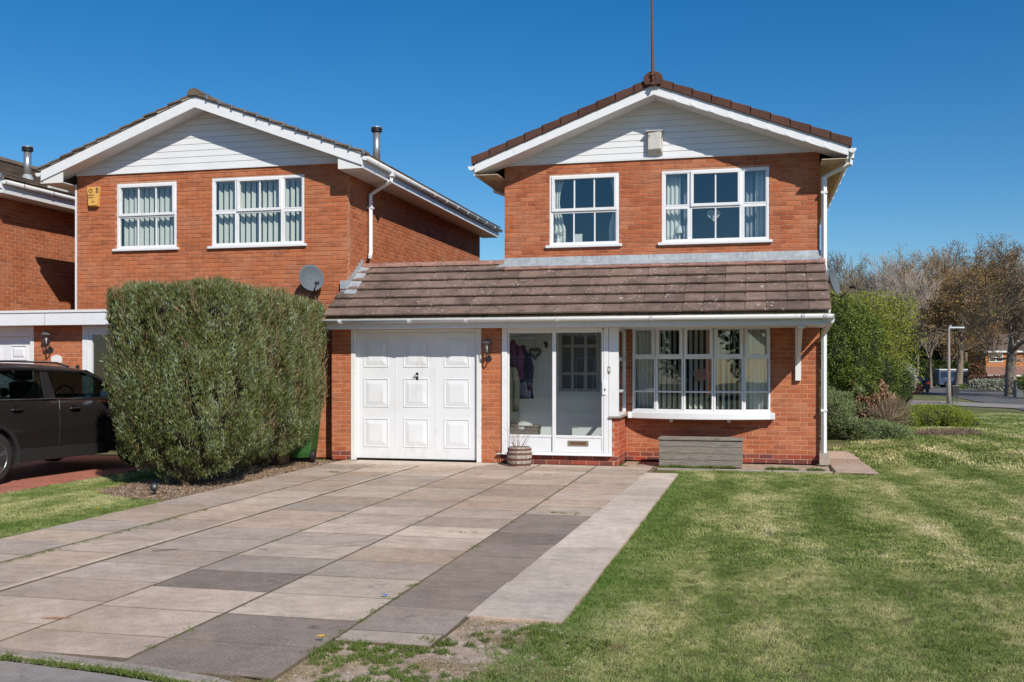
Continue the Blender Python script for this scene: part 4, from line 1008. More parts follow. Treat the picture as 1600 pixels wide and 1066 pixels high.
hb = heart(None, W(831, YW), YW+.26, H(831, 552, YW+.2), .10, .024, m_wicker, fill=0); hb.tube([(W(831, YW), YW+.26, H(831, 548, YW)), (W(831, YW), YW+.26, 2.2)], .003, 4)
tag(hb.build('hanging_heart', m_wicker, smooth=True), 'brown willow heart ring hanging on the pale wall inside the porch', 'ornament')
b = MB(); X = W(853, YW+.25); Z = H(853, 539, YW+.25); b.box(X-.025, X+.025, YW+.26, YW+.29, Z-.05, Z+.05).box(X-.045, X-.01, YW+.25, YW+.28, Z+.02, Z+.06); tag(b.build('wall_hook', m_ironblk, bevel=.01), 'small dark hook on the pale wall right of the willow heart', 'hook')
t = thing('umbrella_holder', 'pale folded parasol shape lying on the high shelf at the top of the porch', 'parasol', (W(822, YG+.6), YG+.6, 2.0))
b = MB(); b.grid([[(x_, y_, .02+.06*(1-(x_/.3)**2)*(1-(y_/.12)**2)) for x_ in (-.3,-.15,0,.15,.3)] for y_ in (-.12, 0, .12)]); b.build('canopy', m_wpaint, t, smooth=True)

# wall lanterns
def lantern(x, yface, z, label, s=1.0, group=None):
    t = thing('wall_lantern', label, 'lamp', (x, yface, z), group=group)
    g = []
    def lt(prof, name, mat, seg, c, smooth=False): return MB().lathe([(r_*s, h*s) for r_, h in prof], c=c, seg=seg).build(name, mat, t, smooth=smooth)
    c = (0, -.13*s, 0)
    MB().lathe([(.045*s,-.012*s-.004),(.05*s,-.0),(.02*s,.0)], c=(0,-.006,-.10*s), seg=16, axis='y').build('back_plate', m_ironblk, t)
    MB().tube([(0,-.01,-.10*s),(0,-.06*s,-.16*s),(0,-.115*s,-.15*s),(0,-.135*s,-.09*s),(0,-.13*s,-.035*s)], .013*s, 8).build('arm', m_ironblk, t, smooth=True)
    MB().tube([(.0,-.02,-.06*s),(.03*s,-.05*s,-.03*s),(.0,-.08*s,-.06*s)], .008*s, 6).build('scroll', m_ironblk, t, smooth=True)
    lt([(.022,-.03),(.05,-.012),(.052,0)], 'base_cup', m_ironblk, 6, c)
    lt([(.044,.0),(.068,.15)], 'glass_panes', m_glassp, 6, c)
    for k in range(6):
        a = 2*math.pi*k/6; MB().tube([(c[0]+.046*s*math.cos(a), c[1]+.046*s*math.sin(a), 0), (c[0]+.070*s*math.cos(a), c[1]+.070*s*math.sin(a), .15*s)], .005*s, 4).build('glazing_rib', m_ironblk, t)
    lt([(.085,.148),(.092,.158),(.055,.195),(.045,.20),(.03,.215),(.012,.225),(.012,.24),(.003,.25)], 'cap', plain('lantern_grey', (.10,.105,.11), .5, .2) if 'lantern_grey' not in bpy.data.materials else bpy.data.materials['lantern_grey'], 6, c)
    lt([(.012,.0),(.012,.05),(.02,.07),(.02,.11),(.005,.13)], 'bulb', m_wpaint, 10, c, True)
    return t
lantern(W(764, YG), YG, H(764, 551, YG), 'black and grey coach lantern on the brick pier between garage and porch')
lantern(W(80, YG), YG, H(80, 538, YG), 'black coach lantern on the brick pier behind the parked car roof', 1.05)
b = MB(); X, Z = W(89, YG), H(89, 561, YG); b.prism([(X-.11, Z-.07), (X+.11, Z-.07), (X+.11, Z+.03), (X+.06, Z+.06), (X, Z+.075), (X-.06, Z+.06), (X-.11, Z+.03)], YG-.02, YG-.002, 'y')
pn = tag(b.build('house_plaque', m_wpaint, bevel=.004), 'white shaped house plaque under the lantern above the parked car', 'plaque')
b = MB(); X, Z = W(122, YG), H(122, 575, YG); tag(b.box(X-.03, X+.03, YG-.03, YG-.002, Z-.05, Z+.05).build('key_box', m_black, bevel=.006), 'small black box on the brick pier right of the plaque', 'box')
# alarm boxes
m_yel = plain('alarm_yellow', (.66,.37,.09), .5, .06, 5, grime=((.5,.28,.08), 9, .6)); m_abox = plain('alarm_white', (.60,.58,.53), .5, .12, 6, grime=((.28,.25,.20), 12, .52, (1,1,.4), .6))
m_print = plain('dark_print', (.10,.06,.02), .7)
def text(body, size, loc, mat, parent, rot=(R(90),0,0), name='lettering', ext=.001, align='CENTER'):
    c = bpy.data.curves.new(name, 'FONT'); c.body = body; c.size = size; c.extrude = ext; c.align_x = align; c.align_y = 'CENTER'
    o = bpy.data.objects.new(name, c); o.data.materials.append(mat); 
    dg = None; col.objects.link(o); bpy.context.view_layer.update(); me = bpy.data.meshes.new_from_object(o.evaluated_get(bpy.context.evaluated_depsgraph_get())); col.objects.unlink(o); bpy.data.objects.remove(o)
    m2 = link(bpy.data.objects.new(name, me), parent); me.name = name; m2.location = loc; m2.rotation_euler = rot
    if not me.materials: me.materials.append(mat)
    return m2
X, Z = W(148.5, YL), H(148.5, 308, YL)
t = thing('alarm_box', 'yellow burglar alarm box on the brick wall left of the neighbour upper window', 'alarm box', (X, YL, Z))
b = MB(); b.v = [(-.125,0,.18),(.125,0,.18),(.10,0,-.19),(-.09,0,-.19),(-.120,-.07,.17),(.120,-.07,.17),(.09,-.09,-.17),(-.08,-.09,-.17)]; b.f = [[4,5,1,0],[5,6,2,1],[6,7,3,2],[7,4,0,3],[7,6,5,4],[0,1,2,3]]
bb = b.build('housing', m_yel, t, bevel=.01, recalc=True)
hexa = MB(); 
for k in range(6):
    a0, a1 = math.pi/3*k+.1, math.pi/3*(k+1)-.1; hexa.poly([(-.035+.042*math.cos(a0), -.075, .10+.042*math.sin(a0)), (-.035+.042*math.cos(a1), -.075, .10+.042*math.sin(a1)), (-.035+.024*math.cos(a1), -.075, .10+.024*math.sin(a1)), (-.035+.024*math.cos(a0), -.075, .10+.024*math.sin(a0))][::-1])
for v in range(len(hexa.v)): x_, y_, z_ = hexa.v[v]; hexa.v[v] = (x_, y_-.006, z_)
hexa.build('hexagon_emblem', m_print, t)
text('Modern', .045, (-.035, -.086, .025), m_print, t); text('Alarms', .045, (-.035, -.090, -.02), m_print, t)
MB().box(-.002, .045, -.098, -.088, -.10, -.095).build('slot', m_print, t)
for k in range(4): MB().box(.075, .115, -.082, -.0725, .06+.026*k, .072+.026*k).build('louvre', m_print, t)
YF_ = YW-.03; X, Z = W(1024, YW), H(1024, 226, YW)
t = thing('alarm_box', 'weathered white alarm box with tapered foot on the white gable boards', 'alarm box', (X, YF_, Z))
b = MB(); b.v = [(-.11,0,.19),(.13,0,.19),(.13,0,-.19),(-.11,0,-.19),(-.11,-.10,.19),(.10,-.12,.19),(.10,-.12,-.10),(-.11,-.10,-.10),(-.07,-.02,-.19),(.07,-.02,-.19)]
b.f = [[4,5,1,0],[5,6,2,1],[7,4,0,3],[7,6,5,4],[0,1,2,3],[6,7,8,9],[2,6,9],[7,3,8],[9,8,3,2]]; b.build('housing', m_abox, t, bevel=.008)
MB().box(-.14, .13, -.13, -.0, .19, .205).build('lid', m_abox, t)
text('3', .09, (.115, -.10, .10), m_print, t, rot=(R(90), 0, R(45))); text('2', .06, (-.085, -.108, .11), m_print, t)
MB().box(-.14, -.115, -.05, -.0, -.03, .17).build('side_grille', m_abox, t)
# flues
u = (LR-1.55); flue(-7.15+.0, 18.6, zul(-7.15)+.02, 'metal flue pipe with dark cowl rising behind the gutter of the neighbour house', .72)
_x, _y = -14.0, 0; ratio = (-sn+U(43)*cs)/(cs+U(43)*sn); _y = _x/ratio
flue(_x, _y, 5.20, 'metal flue pipe on the tiled roof slope at the far left edge', .62)
# satellite dishes
m_dish = plain('dish_grey', (.10,.12,.14), .75, .1, 4)
def dish(x, y, z, azm, wall_dx, label, r=.23, tilt=20):
    t = thing('satellite_dish', label, 'satellite dish', (x, y, z), rz=azm)
    rows = []
    for j in range(8):
        rr = r*j/7; rows.append([(rr*.92*math.cos(a), -.02+.07*(rr/r)**2*-1+.07, rr*math.sin(a)) for a in [2*math.pi*k/28 for k in range(28)]])
    b = MB(); b.grid(rows, close=True); o = b.build('reflector', m_dish, t, smooth=True); sm = o.modifiers.new('s', 'SOLIDIFY'); sm.thickness = .008
    o.rotation_euler = (R(-tilt), 0, 0)
    for k in range(3): pass
    MB().tube([(0, .03, -r*.9), (.0, -.10, -r*1.12), (.0, -.30, -r*.55)], .010, 6).build('feed_arm', m_ironblk, t, smooth=True)
    b = MB(); b.lathe([(.02,-.05),(.033,-.045),(.033,.0),(.022,.02),(.022,.07)], c=(0,-.34,-r*.45), seg=12, axis='y'); b.build('receiver', m_black, t, smooth=True)
    MB().tube([(0, .06, 0), (0, .14, -.02), (wall_dx*.3, .20, -.10)], .018, 8).build('mount_arm', m_ironblk, t)
    MB().tube([(0, -.28, -r*.55), (.02, -.1, -r*1.3), (.05, .12, -r*1.6), (.05, .21, -r*2.9)], .005, 5).build('cable', m_black, t)
    return t
dish(W(487, YL-.25), YL-.27, H(487, 435, YL-.25), R(-4), 0, 'grey satellite dish on the neighbour brick wall above the clipped hedge', .235, 14).rotation_euler = (0, 0, R(40))
dd = dish(XR+.33, YW+1.6, H(1296, 440, YW+1.6), R(70), 0, 'grey satellite dish seen edge on at the right side of the house', .25, 14)
dd.rotation_euler = (0, 0, R(68))
# aerial pole on the gable apex
b = MB(); ax = XC+.0; b.tube([(ax, YF-.105, 6.0), (ax-.005, YF-.105, 6.30), (ax-.02, YF-.045, 7.2), (ax-.04, YF-.03, 7.9), (ax-.05, YF-.02, 8.6)], [.024,.024,.018,.015,.010], 8)
t = thing('aerial_pole', 'thin rust-coloured aerial pole fixed at the apex of the main gable', 'aerial', (ax, YF-.05, 6.0), world=True); b.build('pole', m_rust, t, smooth=True)
for z in (6.05, 6.20): MB().box(ax-.035, ax+.035, YF-.13, YF-.002, z-.012, z+.012).build('pole_clamp', m_rust, t)
# extra: round apex cap of the ridge
MB().prism([(XC+math.cos(math.pi*k/8)*.16, APX+.06+math.sin(math.pi*k/8)*.135) for k in range(9)]+[(XC-.13, APX-.02), (XC+.13, APX-.02)], YF-.085, YF-.052, 'y').build('ridge_end_cap', m_tiledk, house, bevel=.01)

# wooden raised planter
px0, px1 = W(1030, 15.9), W(1160, 15.9); m_gw = plain('weathered_wood', (.25,.215,.18), .9, .45, 3, .5, 60, stretch=(2, 8, 30), grime=((.07,.06,.05), 5, .55, (1,1,6), .6))
t = thing('wooden_planter', 'weathered grey wooden trough planter standing under the bow window', 'planter', ((px0+px1)/2, 16.05, 0), world=True)
for k in range(4): MB().box(px0, px1, 15.88+.002*k, 15.905, .0+.103*k, .0+.103*k+.098).build('plank', m_gw, t, bevel=.004)
for k in range(4):
    for x in (px0, px1-.022): MB().box(x, x+.022, 15.906, 16.28, .0+.103*k, .103*k+.098).build('plank', m_gw, t, bevel=.004)
    MB().box(px0, px1, 16.281, 16.305, .103*k, .103*k+.098).build('plank', m_gw, t, bevel=.004)
for (a, b_, c, d) in ((px0-.02, px1+.02, 15.86, 15.93), (px0-.02, px1+.02, 16.25, 16.32)): MB().box(a, b_, c, d, .412, .440).build('top_rail', m_gw, t, bevel=.005)
for x in (px0-.018, px1-.04): MB().box(x, x+.06, 15.931, 16.249, .412, .438).build('top_rail', m_gw, t, bevel=.005)
MB().box(px0+.03, px1-.03, 15.91, 16.28, .3, .36).build('compost', m_soil, t)
# half barrel planter with bare twigs
m_bw = plain('pale_barrel_wood', (.36,.31,.27), .85, .35, 8, .4, 60, stretch=(8, 8, 1.5), rnd=.15)
X, Y_ = W(811, 15.35), 15.38; t = thing('barrel_planter', 'small wooden barrel planter with rusty hoops and bare twigs by the porch door', 'planter', (X, Y_, 0))
def br(z): return .175+.022*math.sin(math.pi*z/.30)
ns = 16
for k in range(ns):
    a0, a1 = 2*math.pi*k/ns+.012, 2*math.pi*(k+1)/ns-.012; b = MB(); rows = []
    for z in (0, .08, .15, .22, .30): rows.append([(br(z)*math.cos(a0), br(z)*math.sin(a0), z), (br(z)*math.cos(a1), br(z)*math.sin(a1), z), ((br(z)-.016)*math.cos(a1), (br(z)-.016)*math.sin(a1), z), ((br(z)-.016)*math.cos(a0), (br(z)-.016)*math.sin(a0), z)])
    b.grid(rows, close=True); b.f.append([0,1,2,3][::-1]); b.f.append([16,17,18,19]); b.build('stave', m_bw, t)
for z in (.035, .115, .20, .265): MB().lathe([(br(z-.014)+.001, z-.014), (br(z-.014)+.005, z-.014), (br(z+.014)+.005, z+.014), (br(z+.014)+.001, z+.014)], seg=32).build('hoop', m_rust, t)
MB().lathe([(.155, .25), (.155, .262)], seg=20).build('compost', m_soil, t)
b = MB(); r2 = random.Random(5)
for k in range(16):
    a = r2.uniform(0, 6.28); l = r2.uniform(.15, .55); p = [(.06*math.cos(a), .06*math.sin(a), .26)]; q = Vector(p[0]); d = Vector((math.cos(a)*.5, math.sin(a)*.5, 1)).normalized()
    for j in range(5):
        q = q+d*l/5; d = (d+Vector((r2.uniform(-.3,.3), r2.uniform(-.3,.3), r2.uniform(-.25,.1)))).normalized(); p.append(tuple(q))
    b.tube(p, [.004,.0035,.003,.0025,.002,.0015], 4)
m_twig = plain('dry_twig', (.22,.14,.09), .9, .2); b.build('twigs', m_twig, t)
# wheelie bin
m_bin = plain('bin_green', (.032,.115,.028), .45, .06); X, Y_ = -7.27, 15.45
t = thing('wheelie_bin', 'green wheelie bin standing behind the far end of the hedge', 'bin', (X, Y_, 0), rz=R(12))
rows = []
for z, w_, d_ in ((.06,.20,.22),(.14,.22,.25),(.95,.29,.33),(1.0,.30,.34)): rows.append([(-w_,-d_,z),(w_,-d_,z),(w_,d_,z),(-w_,d_,z)])
b = MB(); b.grid(rows, close=True); b.f.append([0,1,2,3][::-1]); b.f.append([12,13,14,15]); b.build('bin_body', m_bin, t, bevel=.015, recalc=True)
b = MB(); b.prism([(-.36,1.0),(.36,1.0),(.34,1.06),(-.30,1.08),(-.36,1.04)], -.31, .31, 'x'); b.build('lid', m_bin, t, bevel=.01)
for x in (-.25, .25): MB().lathe([(.05,-.03),(.10,-.03),(.10,.03),(.05,.03)], c=(x,-.20,.10), seg=20, axis='x').build('wheel', m_black, t, bevel=.008)
MB().tube([(-.27,-.20,.10),(.27,-.20,.10)], .012, 8).build('axle', m_metal, t); MB().tube([(-.2,.36,.97),(.2,.36,.97)], .016, 8).build('handle', m_bin, t)
X, Y_, _ = G(468, 712, 0); tag(MB().box(-7.75, -7.3, 14.75, 15.1, 0, .42).build('brown_crate', plain('brown_board', (.14,.06,.04), .8, .3), bevel=.01), 'low brown crate half hidden under the hedge beside the green bin', 'crate')
# little solar spotlight at the hedge foot
X, Y_, _ = G(241, 770, 0); t = thing('garden_spotlight', 'small black garden spotlight tipped over at the near foot of the hedge', 'lamp', (X, Y_, -.02), rz=R(30))
b = MB(); b.lathe([(.02,0),(.045,.03),(.05,.11),(.045,.115)], seg=16); o = b.build('lamp_head', m_black, t, smooth=True); o.rotation_euler = (R(70), 0, 0); o.location = (0,0,.07)
MB().tube([(0,0,.0),(0,.04,.07)], .008, 6).build('stake', m_black, t)
# blue scrap in the joint
X, Y_, _ = G(597, 934, 0); b = MB(); b.grid([[(X+.012*i+rs.uniform(-.004,.004), Y_+.011*j, .012+rs.uniform(0, .015)) for i in range(4)] for j in range(3)]); tag(b.build('litter_scrap', plain('blue_plastic', (.05,.18,.5), .4)), 'scrap of blue plastic lying in a joint of the driveway', 'litter')
m_or = plain('orange_mark', (.48,.23,.13), .9, .3, 30); X, Y_, _ = G(87, 966, 0)
b = MB(); b.poly([(X-.09, Y_-.03, .0035), (X+.02, Y_-.035, .0035), (X+.11, Y_+.02, .0035), (X+.05, Y_+.035, .0035), (X-.03, Y_+.01, .0035)]); o = b.build('orange_mark', m_or); tag(o, 'faded orange smear of paint on a driveway slab near the left corner', 'paint mark')

# ================================================================== THE PARKED CAR
m_car = N('car_paint'); _f = m_car.noise(400, 2); m_car.out(m_car.ramp(_f, [(.4, (.030,.026,.027)), (.6, (.055,.046,.046))]), .24, .5, .5); m_car.b.inputs['Coat Weight'].default_value = .8; m_car.b.inputs['Coat Roughness'].default_value = .03; m_car = m_car.m
m_clad2 = plain('car_cladding', (.020,.020,.021), .55, .1); m_tyre = plain('tyre', (.022,.022,.022), .85, .2, 20); m_alloy = plain('alloy', (.35,.36,.38), .3, .05, metal=.9); m_seat = plain('car_seat', (.03,.03,.032), .85, .1); m_chrome = plain('chrome', (.6,.62,.65), .15, .02, metal=1)
car = thing('parked_car', 'dark grey crossover car parked on the red drive behind the hedge', 'car', (-10.56, 11.36, 0), rz=R(86))
WBs, TR = 2.95, .345
xs = [-.86,-.80,-.70,-.5,-.35,0,.35,.7,1.2,1.7,2.1,2.4,2.95,3.3,3.55,3.72,3.80]
def ztop(x):
    if x < 2.6: return 1.115-.04*(x+.5)/3.1
    return 1.075-.09*((x-2.6)/1.2)-.22*max(0, (x-3.2)/.6)**2
def wd_(x): return .90*(1-.10*max(0, (-.35-x)/.5)**2)*(1-.20*max(0, (x-2.9)/.9)**2)
secs = []
for x in xs:
    w_ = wd_(x); zt_ = ztop(x); zb_ = .24+.14*max(0, (-.6-x)/.26)+.10*max(0, (x-3.5)/.3)
    half_ = [(0, zb_), (.72*w_, zb_), (.93*w_, zb_+.03), (.965*w_, zb_+.10), (.955*w_, zb_+.26), (.985*w_, .62), (1.0*w_, .74), (.985*w_, .86), (.995*w_, .93), (.955*w_, zt_-.03), (.91*w_, zt_), (.5*w_, zt_+.015), (0, zt_+.02)]
    secs.append([(x, -y, z) for y, z in half_]+[(x, y, z) for y, z in half_[-2:0:-1]])
b = MB(); b.grid(secs, close=True); n_ = len(secs[0]); b.f.append(list(range(n_))); b.f.append([(len(xs)-1)*n_+k for k in range(n_)][::-1])
body = b.build('car_body', m_car, car, smooth=True, recalc=True)
for ax_ in (0, WBs):
    cb = MB(); cb.lathe([(.41, -1.2), (.41, 1.2)], c=(ax_, 0, TR), seg=40, axis='y'); cut = cb.build('cut', m_black, None, recalc=True)
    # keep the middle of the car: two cutters
    cut.data.clear_geometry(); cc = MB()
    for s_ in (-1, 1): cc.lathe([(.41, min(s_*.55, s_*1.2)), (.41, max(s_*.55, s_*1.2))], c=(ax_, 0, TR), seg=40, axis='y')
    cut.data.from_pydata(cc.v, [], cc.f); cut.parent = car
    import bmesh
    bm = bmesh.new(); bm.from_mesh(cut.data); bmesh.ops.recalc_face_normals(bm, faces=bm.faces); bm.to_mesh(cut.data); bm.free()
    md = body.modifiers.new('b', 'BOOLEAN'); md.operation = 'DIFFERENCE'; md.object = cut; md.solver = 'EXACT'
    bpy.context.view_layer.update(); me = bpy.data.meshes.new_from_object(body.evaluated_get(bpy.context.evaluated_depsgraph_get())); me.name = 'car_body'
    body.modifiers.clear(); body.data = me; bpy.data.objects.remove(cut)
body.data.materials.clear(); body.data.materials.append(m_car)
es = body.modifiers.new('e', 'EDGE_SPLIT'); es.split_angle = R(38)
# greenhouse
def gy(z, x=1.0): return (.865-.30*max(0, (z-1.08))**1.0*.9)*(1-.06*max(0, (-.1-x)))*(1-.05*max(0, x-1.4))
roofz = lambda x: 1.575-.050*((x-.5)/1.3)**2-.06*max(0, (-.3-x)/.5)**2
rows = []
for x in (-.72, -.6, -.35, 0, .4, .8, 1.2, 1.5, 1.78, 1.9):
    zz = roofz(x)-(.03 if x > 1.85 else 0); y0 = gy(1.50, x)
    rows.append([(x, -y0, zz-.085), (x, -y0+.03, zz-.03), (x, -y0+.14, zz), (x, 0, zz+.02), (x, y0-.14, zz), (x, y0-.03, zz-.03), (x, y0, zz-.085)])
b = MB(); b.grid(rows); o = b.build('roof_panel', m_car, car, smooth=True); sm = o.modifiers.new('s', 'SOLIDIFY'); sm.thickness = .02; sm.offset = -1
def pill(x0b, x1b, x0t, x1t, name, side, mat=None, zb_=1.09, zt_=1.50, push=.0):
    b = MB(); yb, yt = gy(zb_, x0b)+push, gy(zt_, x0t)+push; t_ = .03
    P = [(x0b, yb, zb_), (x1b, yb, zb_), (x1t, yt, zt_), (x0t, yt, zt_)]; P = [(x, y*side, z) for x, y, z in P]; Q = [(x, y-side*t_, z) for x, y, z in P]
    b.v = P+Q; b.f = [[0,1,2,3],[7,6,5,4],[0,4,5,1],[1,5,6,2],[2,6,7,3],[3,7,4,0]]; return b.build(name, mat or m_car, car, recalc=True)
for s_ in (-1, 1):
    pill(2.72, 2.90, 1.80, 1.93, 'front_pillar', s_); pill(.96, 1.16, .98, 1.10, 'door_pillar', s_, m_black); pill(-.20, -.10, -.12, -.02, 'rear_pillar', s_, m_black); pill(-.80, -.48, -.66, -.40, 'tail_pillar', s_)
    def gl(x0b, x1b, x0t, x1t, zb_=1.10, zt_=1.49): pill(x0b, x1b, x0t, x1t, 'side_glass', s_, m_glassc, zb_, zt_, -.012)
    gl(1.15, 2.73, 1.09, 1.81); gl(-.11, .97, -.03, .99); gl(-.49, -.19, -.41, -.11)
    yb = gy(1.09)*s_; b = MB(); b.tube([(-.55, yb*.985, 1.12), (-.1, yb+.002*s_, 1.105), (1, yb+.004*s_, 1.095), (2.7, yb, 1.065)], .009, 6); b.build('chrome_trim', m_chrome, car, smooth=True)
    yt = gy(1.53); b = MB(); b.tube([(-.55, (yt-.05)*s_, 1.545), (-.48, (yt-.05)*s_, 1.60), (.4, (yt-.05)*s_, 1.622), (1.35, (yt-.05)*s_, 1.605), (1.6, (yt-.05)*s_, 1.55)], .016, 6); b.build('roof_rail', m_chrome, car, smooth=True)
    yt = gy(1.50)*s_; b = MB(); b.tube([(-.45, yt, 1.485), (0, yt, 1.497), (.6, yt, 1.505), (1.1, yt, 1.503), (1.80, yt, 1.475), (2.15, (abs(yt)+.07)*s_, 1.35), (2.75, gy(1.1, 2.2)*s_, 1.075)], .012, 6); b.build('door_frame_trim', m_black, car, smooth=True)
    for (hx0, hz) in ((1.40, .945), (.30, .965)):
        b = MB(); b.tube([(hx0-.02, .895*s_, hz), (hx0+.03, .925*s_, hz+.004), (hx0+.15, .925*s_, hz+.002), (hx0+.20, .895*s_, hz-.004)], .014, 8); b.build('door_handle', m_car, car, smooth=True)
        MB().lathe([(.001,.0),(.055,.0)], c=(hx0+.09, .893*s_ if s_ > 0 else -.893, hz-.008), seg=16, axis='y').build('handle_recess', m_black, car)
    for xx in (1.20, 2.20, .10):
        pts = [(xx+.0*k, (.90*(.965 if z < .4 else (.985 if z < .7 else (1.0 if z < .8 else .99)))+.0015)*s_, z) for k, z in enumerate((.36, .5, .62, .74, .86, .93))]
        MB().tube(pts+[(xx+.02, .863*s_, 1.075)], .004, 4).build('door_seam', m_black, car)
    b = MB(); b.prism([(.40, .245), (2.24, .245), (2.24, .40), (.40, .43)], min(.862*s_, .882*s_), max(.862*s_, .882*s_), 'y'); b.build('sill_cladding', m_clad2, car, bevel=.008)
    for ax_ in (0, WBs):
        b = MB(); rows = []
        for k in range(19):
            a = R(-18)+math.pi*1.2*k/18; rows.append([(ax_+rr*math.cos(a), yy*s_, TR+rr*math.sin(a)) for rr, yy in ((.405,.80),(.405,.895),(.455,.905),(.465,.88))])
        b.grid(rows); b.build('arch_cladding', m_clad2, car, smooth=False)
    b = MB(); rows = []
    for k, (r_, yy) in enumerate(((.02,.0),(.07,.03),(.085,.08),(.08,.14),(.05,.19),(.01,.20))): rows.append([(2.12+r_*.75*math.cos(a)-.03*yy, (.90+yy)*s_, 1.15+r_*.85*math.sin(a)) for a in [2*math.pi*q/14 for q in range(14)]])
    b.grid(rows, close=True); mr = b.build('wing_mirror', m_car, car, smooth=True)
    MB().box(2.0, 2.015, min(.93*s_, 1.07*s_), max(.93*s_, 1.07*s_), 1.10, 1.20).build('mirror_glass', m_chrome, mr)
# windscreen, rear screen
def quadpane(P, nm):
    b = MB(); b.poly(P); o = b.build(nm, m_glassc, car); sm = o.modifiers.new('s', 'SOLIDIFY'); sm.thickness = .006
quadpane([(2.88, -.78, 1.09), (2.88, .78, 1.09), (1.92, .67, 1.49), (1.92, -.67, 1.49)], 'windscreen'); quadpane([(-.80, .72, 1.13), (-.80, -.72, 1.13), (-.68, -.62, 1.47), (-.68, .62, 1.47)], 'rear_screen')
for ax_ in (0, WBs):
    for s_ in (-1, 1):
        c = (ax_, .80*s_, TR); wheel = MB().lathe([(.235,-.10),(.29,-.108),(.335,-.09),(.345,-.05),(.345,.05),(.335,.09),(.29,.108),(.235,.10)], c=c, seg=40, axis='y').build('wheel_tyre', m_tyre, car, smooth=True)
        b = MB(); b.lathe([(.238,-.085),(.238,.085)], c=c, seg=32, axis='y'); b.build('wheel_well', m_black, wheel)
        b = MB()
        rows = []
        for rr, yy in ((.245,.09),(.225,.104),(.215,.09),(.222,.06)): rows.append([(c[0]+rr*math.cos(a), c[1]+yy*s_, c[2]+rr*math.sin(a)) for a in [2*math.pi*k/40 for k in range(40)]])
        b.grid(rows, close=True)
        for k in range(5):
            a = 2*math.pi*k/5+.3; 
            for da in (-.09, .09):
                b.tube([(c[0]+.04*math.cos(a), c[1]+.088*s_, c[2]+.04*math.sin(a)), (c[0]+.225*math.cos(a+da), c[1]+.096*s_, c[2]+.225*math.sin(a+da))], [.016, .013], 5)
        b.lathe([(.045, min(.082*s_, .10*s_)), (.045, max(.082*s_, .10*s_))], c=c, seg=16, axis='y'); b.build('alloy_rim', m_alloy, wheel, bevel=0)
# inside: seats, dash, wheel
for (sx_, sy_) in ((1.15, -.38), (1.15, .38), (.25, -.38), (.25, .38)):
    b = MB(); b.prism([(sx_-.12, .95), (sx_+.05, .95), (sx_-.02, 1.32), (sx_-.14, 1.34)], sy_-.23, sy_+.23, 'y'); b.build('seat', m_seat, car, bevel=.04)
    b = MB(); b.prism([(sx_-.14, 1.36), (sx_-.03, 1.36), (sx_-.04, 1.50), (sx_-.13, 1.51)], sy_-.13, sy_+.13, 'y'); b.build('headrest', m_seat, car, bevel=.03)
b = MB(); b.tube([(1.85+.05*math.sin(a), -.38+.18*math.cos(a), 1.10+.165*math.sin(a)) for a in [2*math.pi*k/20 for k in range(21)]], .014, 6, caps=False); b.build('steering_wheel', m_seat, car, smooth=True)
b = MB(); b.prism([(2.0, 1.05), (2.7, 1.05), (2.7, 1.09), (2.1, 1.14)], -.75, .75, 'y'); b.build('dashboard', m_seat, car, bevel=.02)
for s_ in (-1, 1):
    b = MB(); b.prism([(3.4,.80),(3.72,.72),(3.74,.80),(3.45,.90)], min(.72*s_,.86*s_), max(.72*s_,.86*s_), 'y'); b.build('headlight', m_glassp, car)
    b = MB(); b.box(-.865, -.78, min(.55*s_,.86*s_), max(.55*s_,.86*s_), .86, 1.0); b.build('tail_light', plain('tail_red', (.4,.02,.02), .3) if 'tail_red' not in bpy.data.materials else bpy.data.materials['tail_red'], car, bevel=.02)

# ================================================================== PLANTS
def leafmat(name, cols, rough=.7, trans=.25, var=.5, ns=1.5):
    n = N(name); n.pos(); r = n.g.outputs['Random Per Island']; k = len(cols)
    c = n.ramp(r, [(i/max(1, k-1), cc) for i, cc in enumerate(cols)])
    f = n.noise(ns, 3); c = n.mix(c, n.ramp(f, [(.35, (1-var,)*3), (.65, (1,1,1))]), 1.0, 'MULTIPLY')
    n.out(c, rough, 0, .25)
    if trans:
        tr = n.new('ShaderNodeBsdfTranslucent'); n.l(c, tr.inputs[0]); mx = n.new('ShaderNodeMixShader'); mx.inputs[0].default_value = trans
        o = n.n['Material Output']; n.l(n.b.outputs[0], mx.inputs[1]); n.l(tr.outputs[0], mx.inputs[2]); n.l(mx.outputs[0], o.inputs[0])
    return n.m
def unit(v): return v/np.maximum(1e-9, np.linalg.norm(v, axis=-1, keepdims=True))
def leaves(P, D, Nn, L, Wd):
    """diamond leaves: base P, direction D, face normal hint Nn, length L, width Wd"""
    D = unit(D); Sd = unit(np.cross(D, Nn)); L = L[:, None]; Wd = Wd[:, None]
    V = np.stack([P, P+D*L*.5+Sd*Wd*.5, P+D*L, P+D*L*.5-Sd*Wd*.5], 1).reshape(-1, 3)
    F_ = (np.arange(len(P))[:, None]*4+np.arange(4)[None]); return V, F_
def joinm(parts):
    Vs, Fs, n = [], [], 0
    for V, F_ in parts: Vs.append(V); Fs.append(F_+n); n += len(V)
    return np.concatenate(Vs), np.concatenate(Fs)
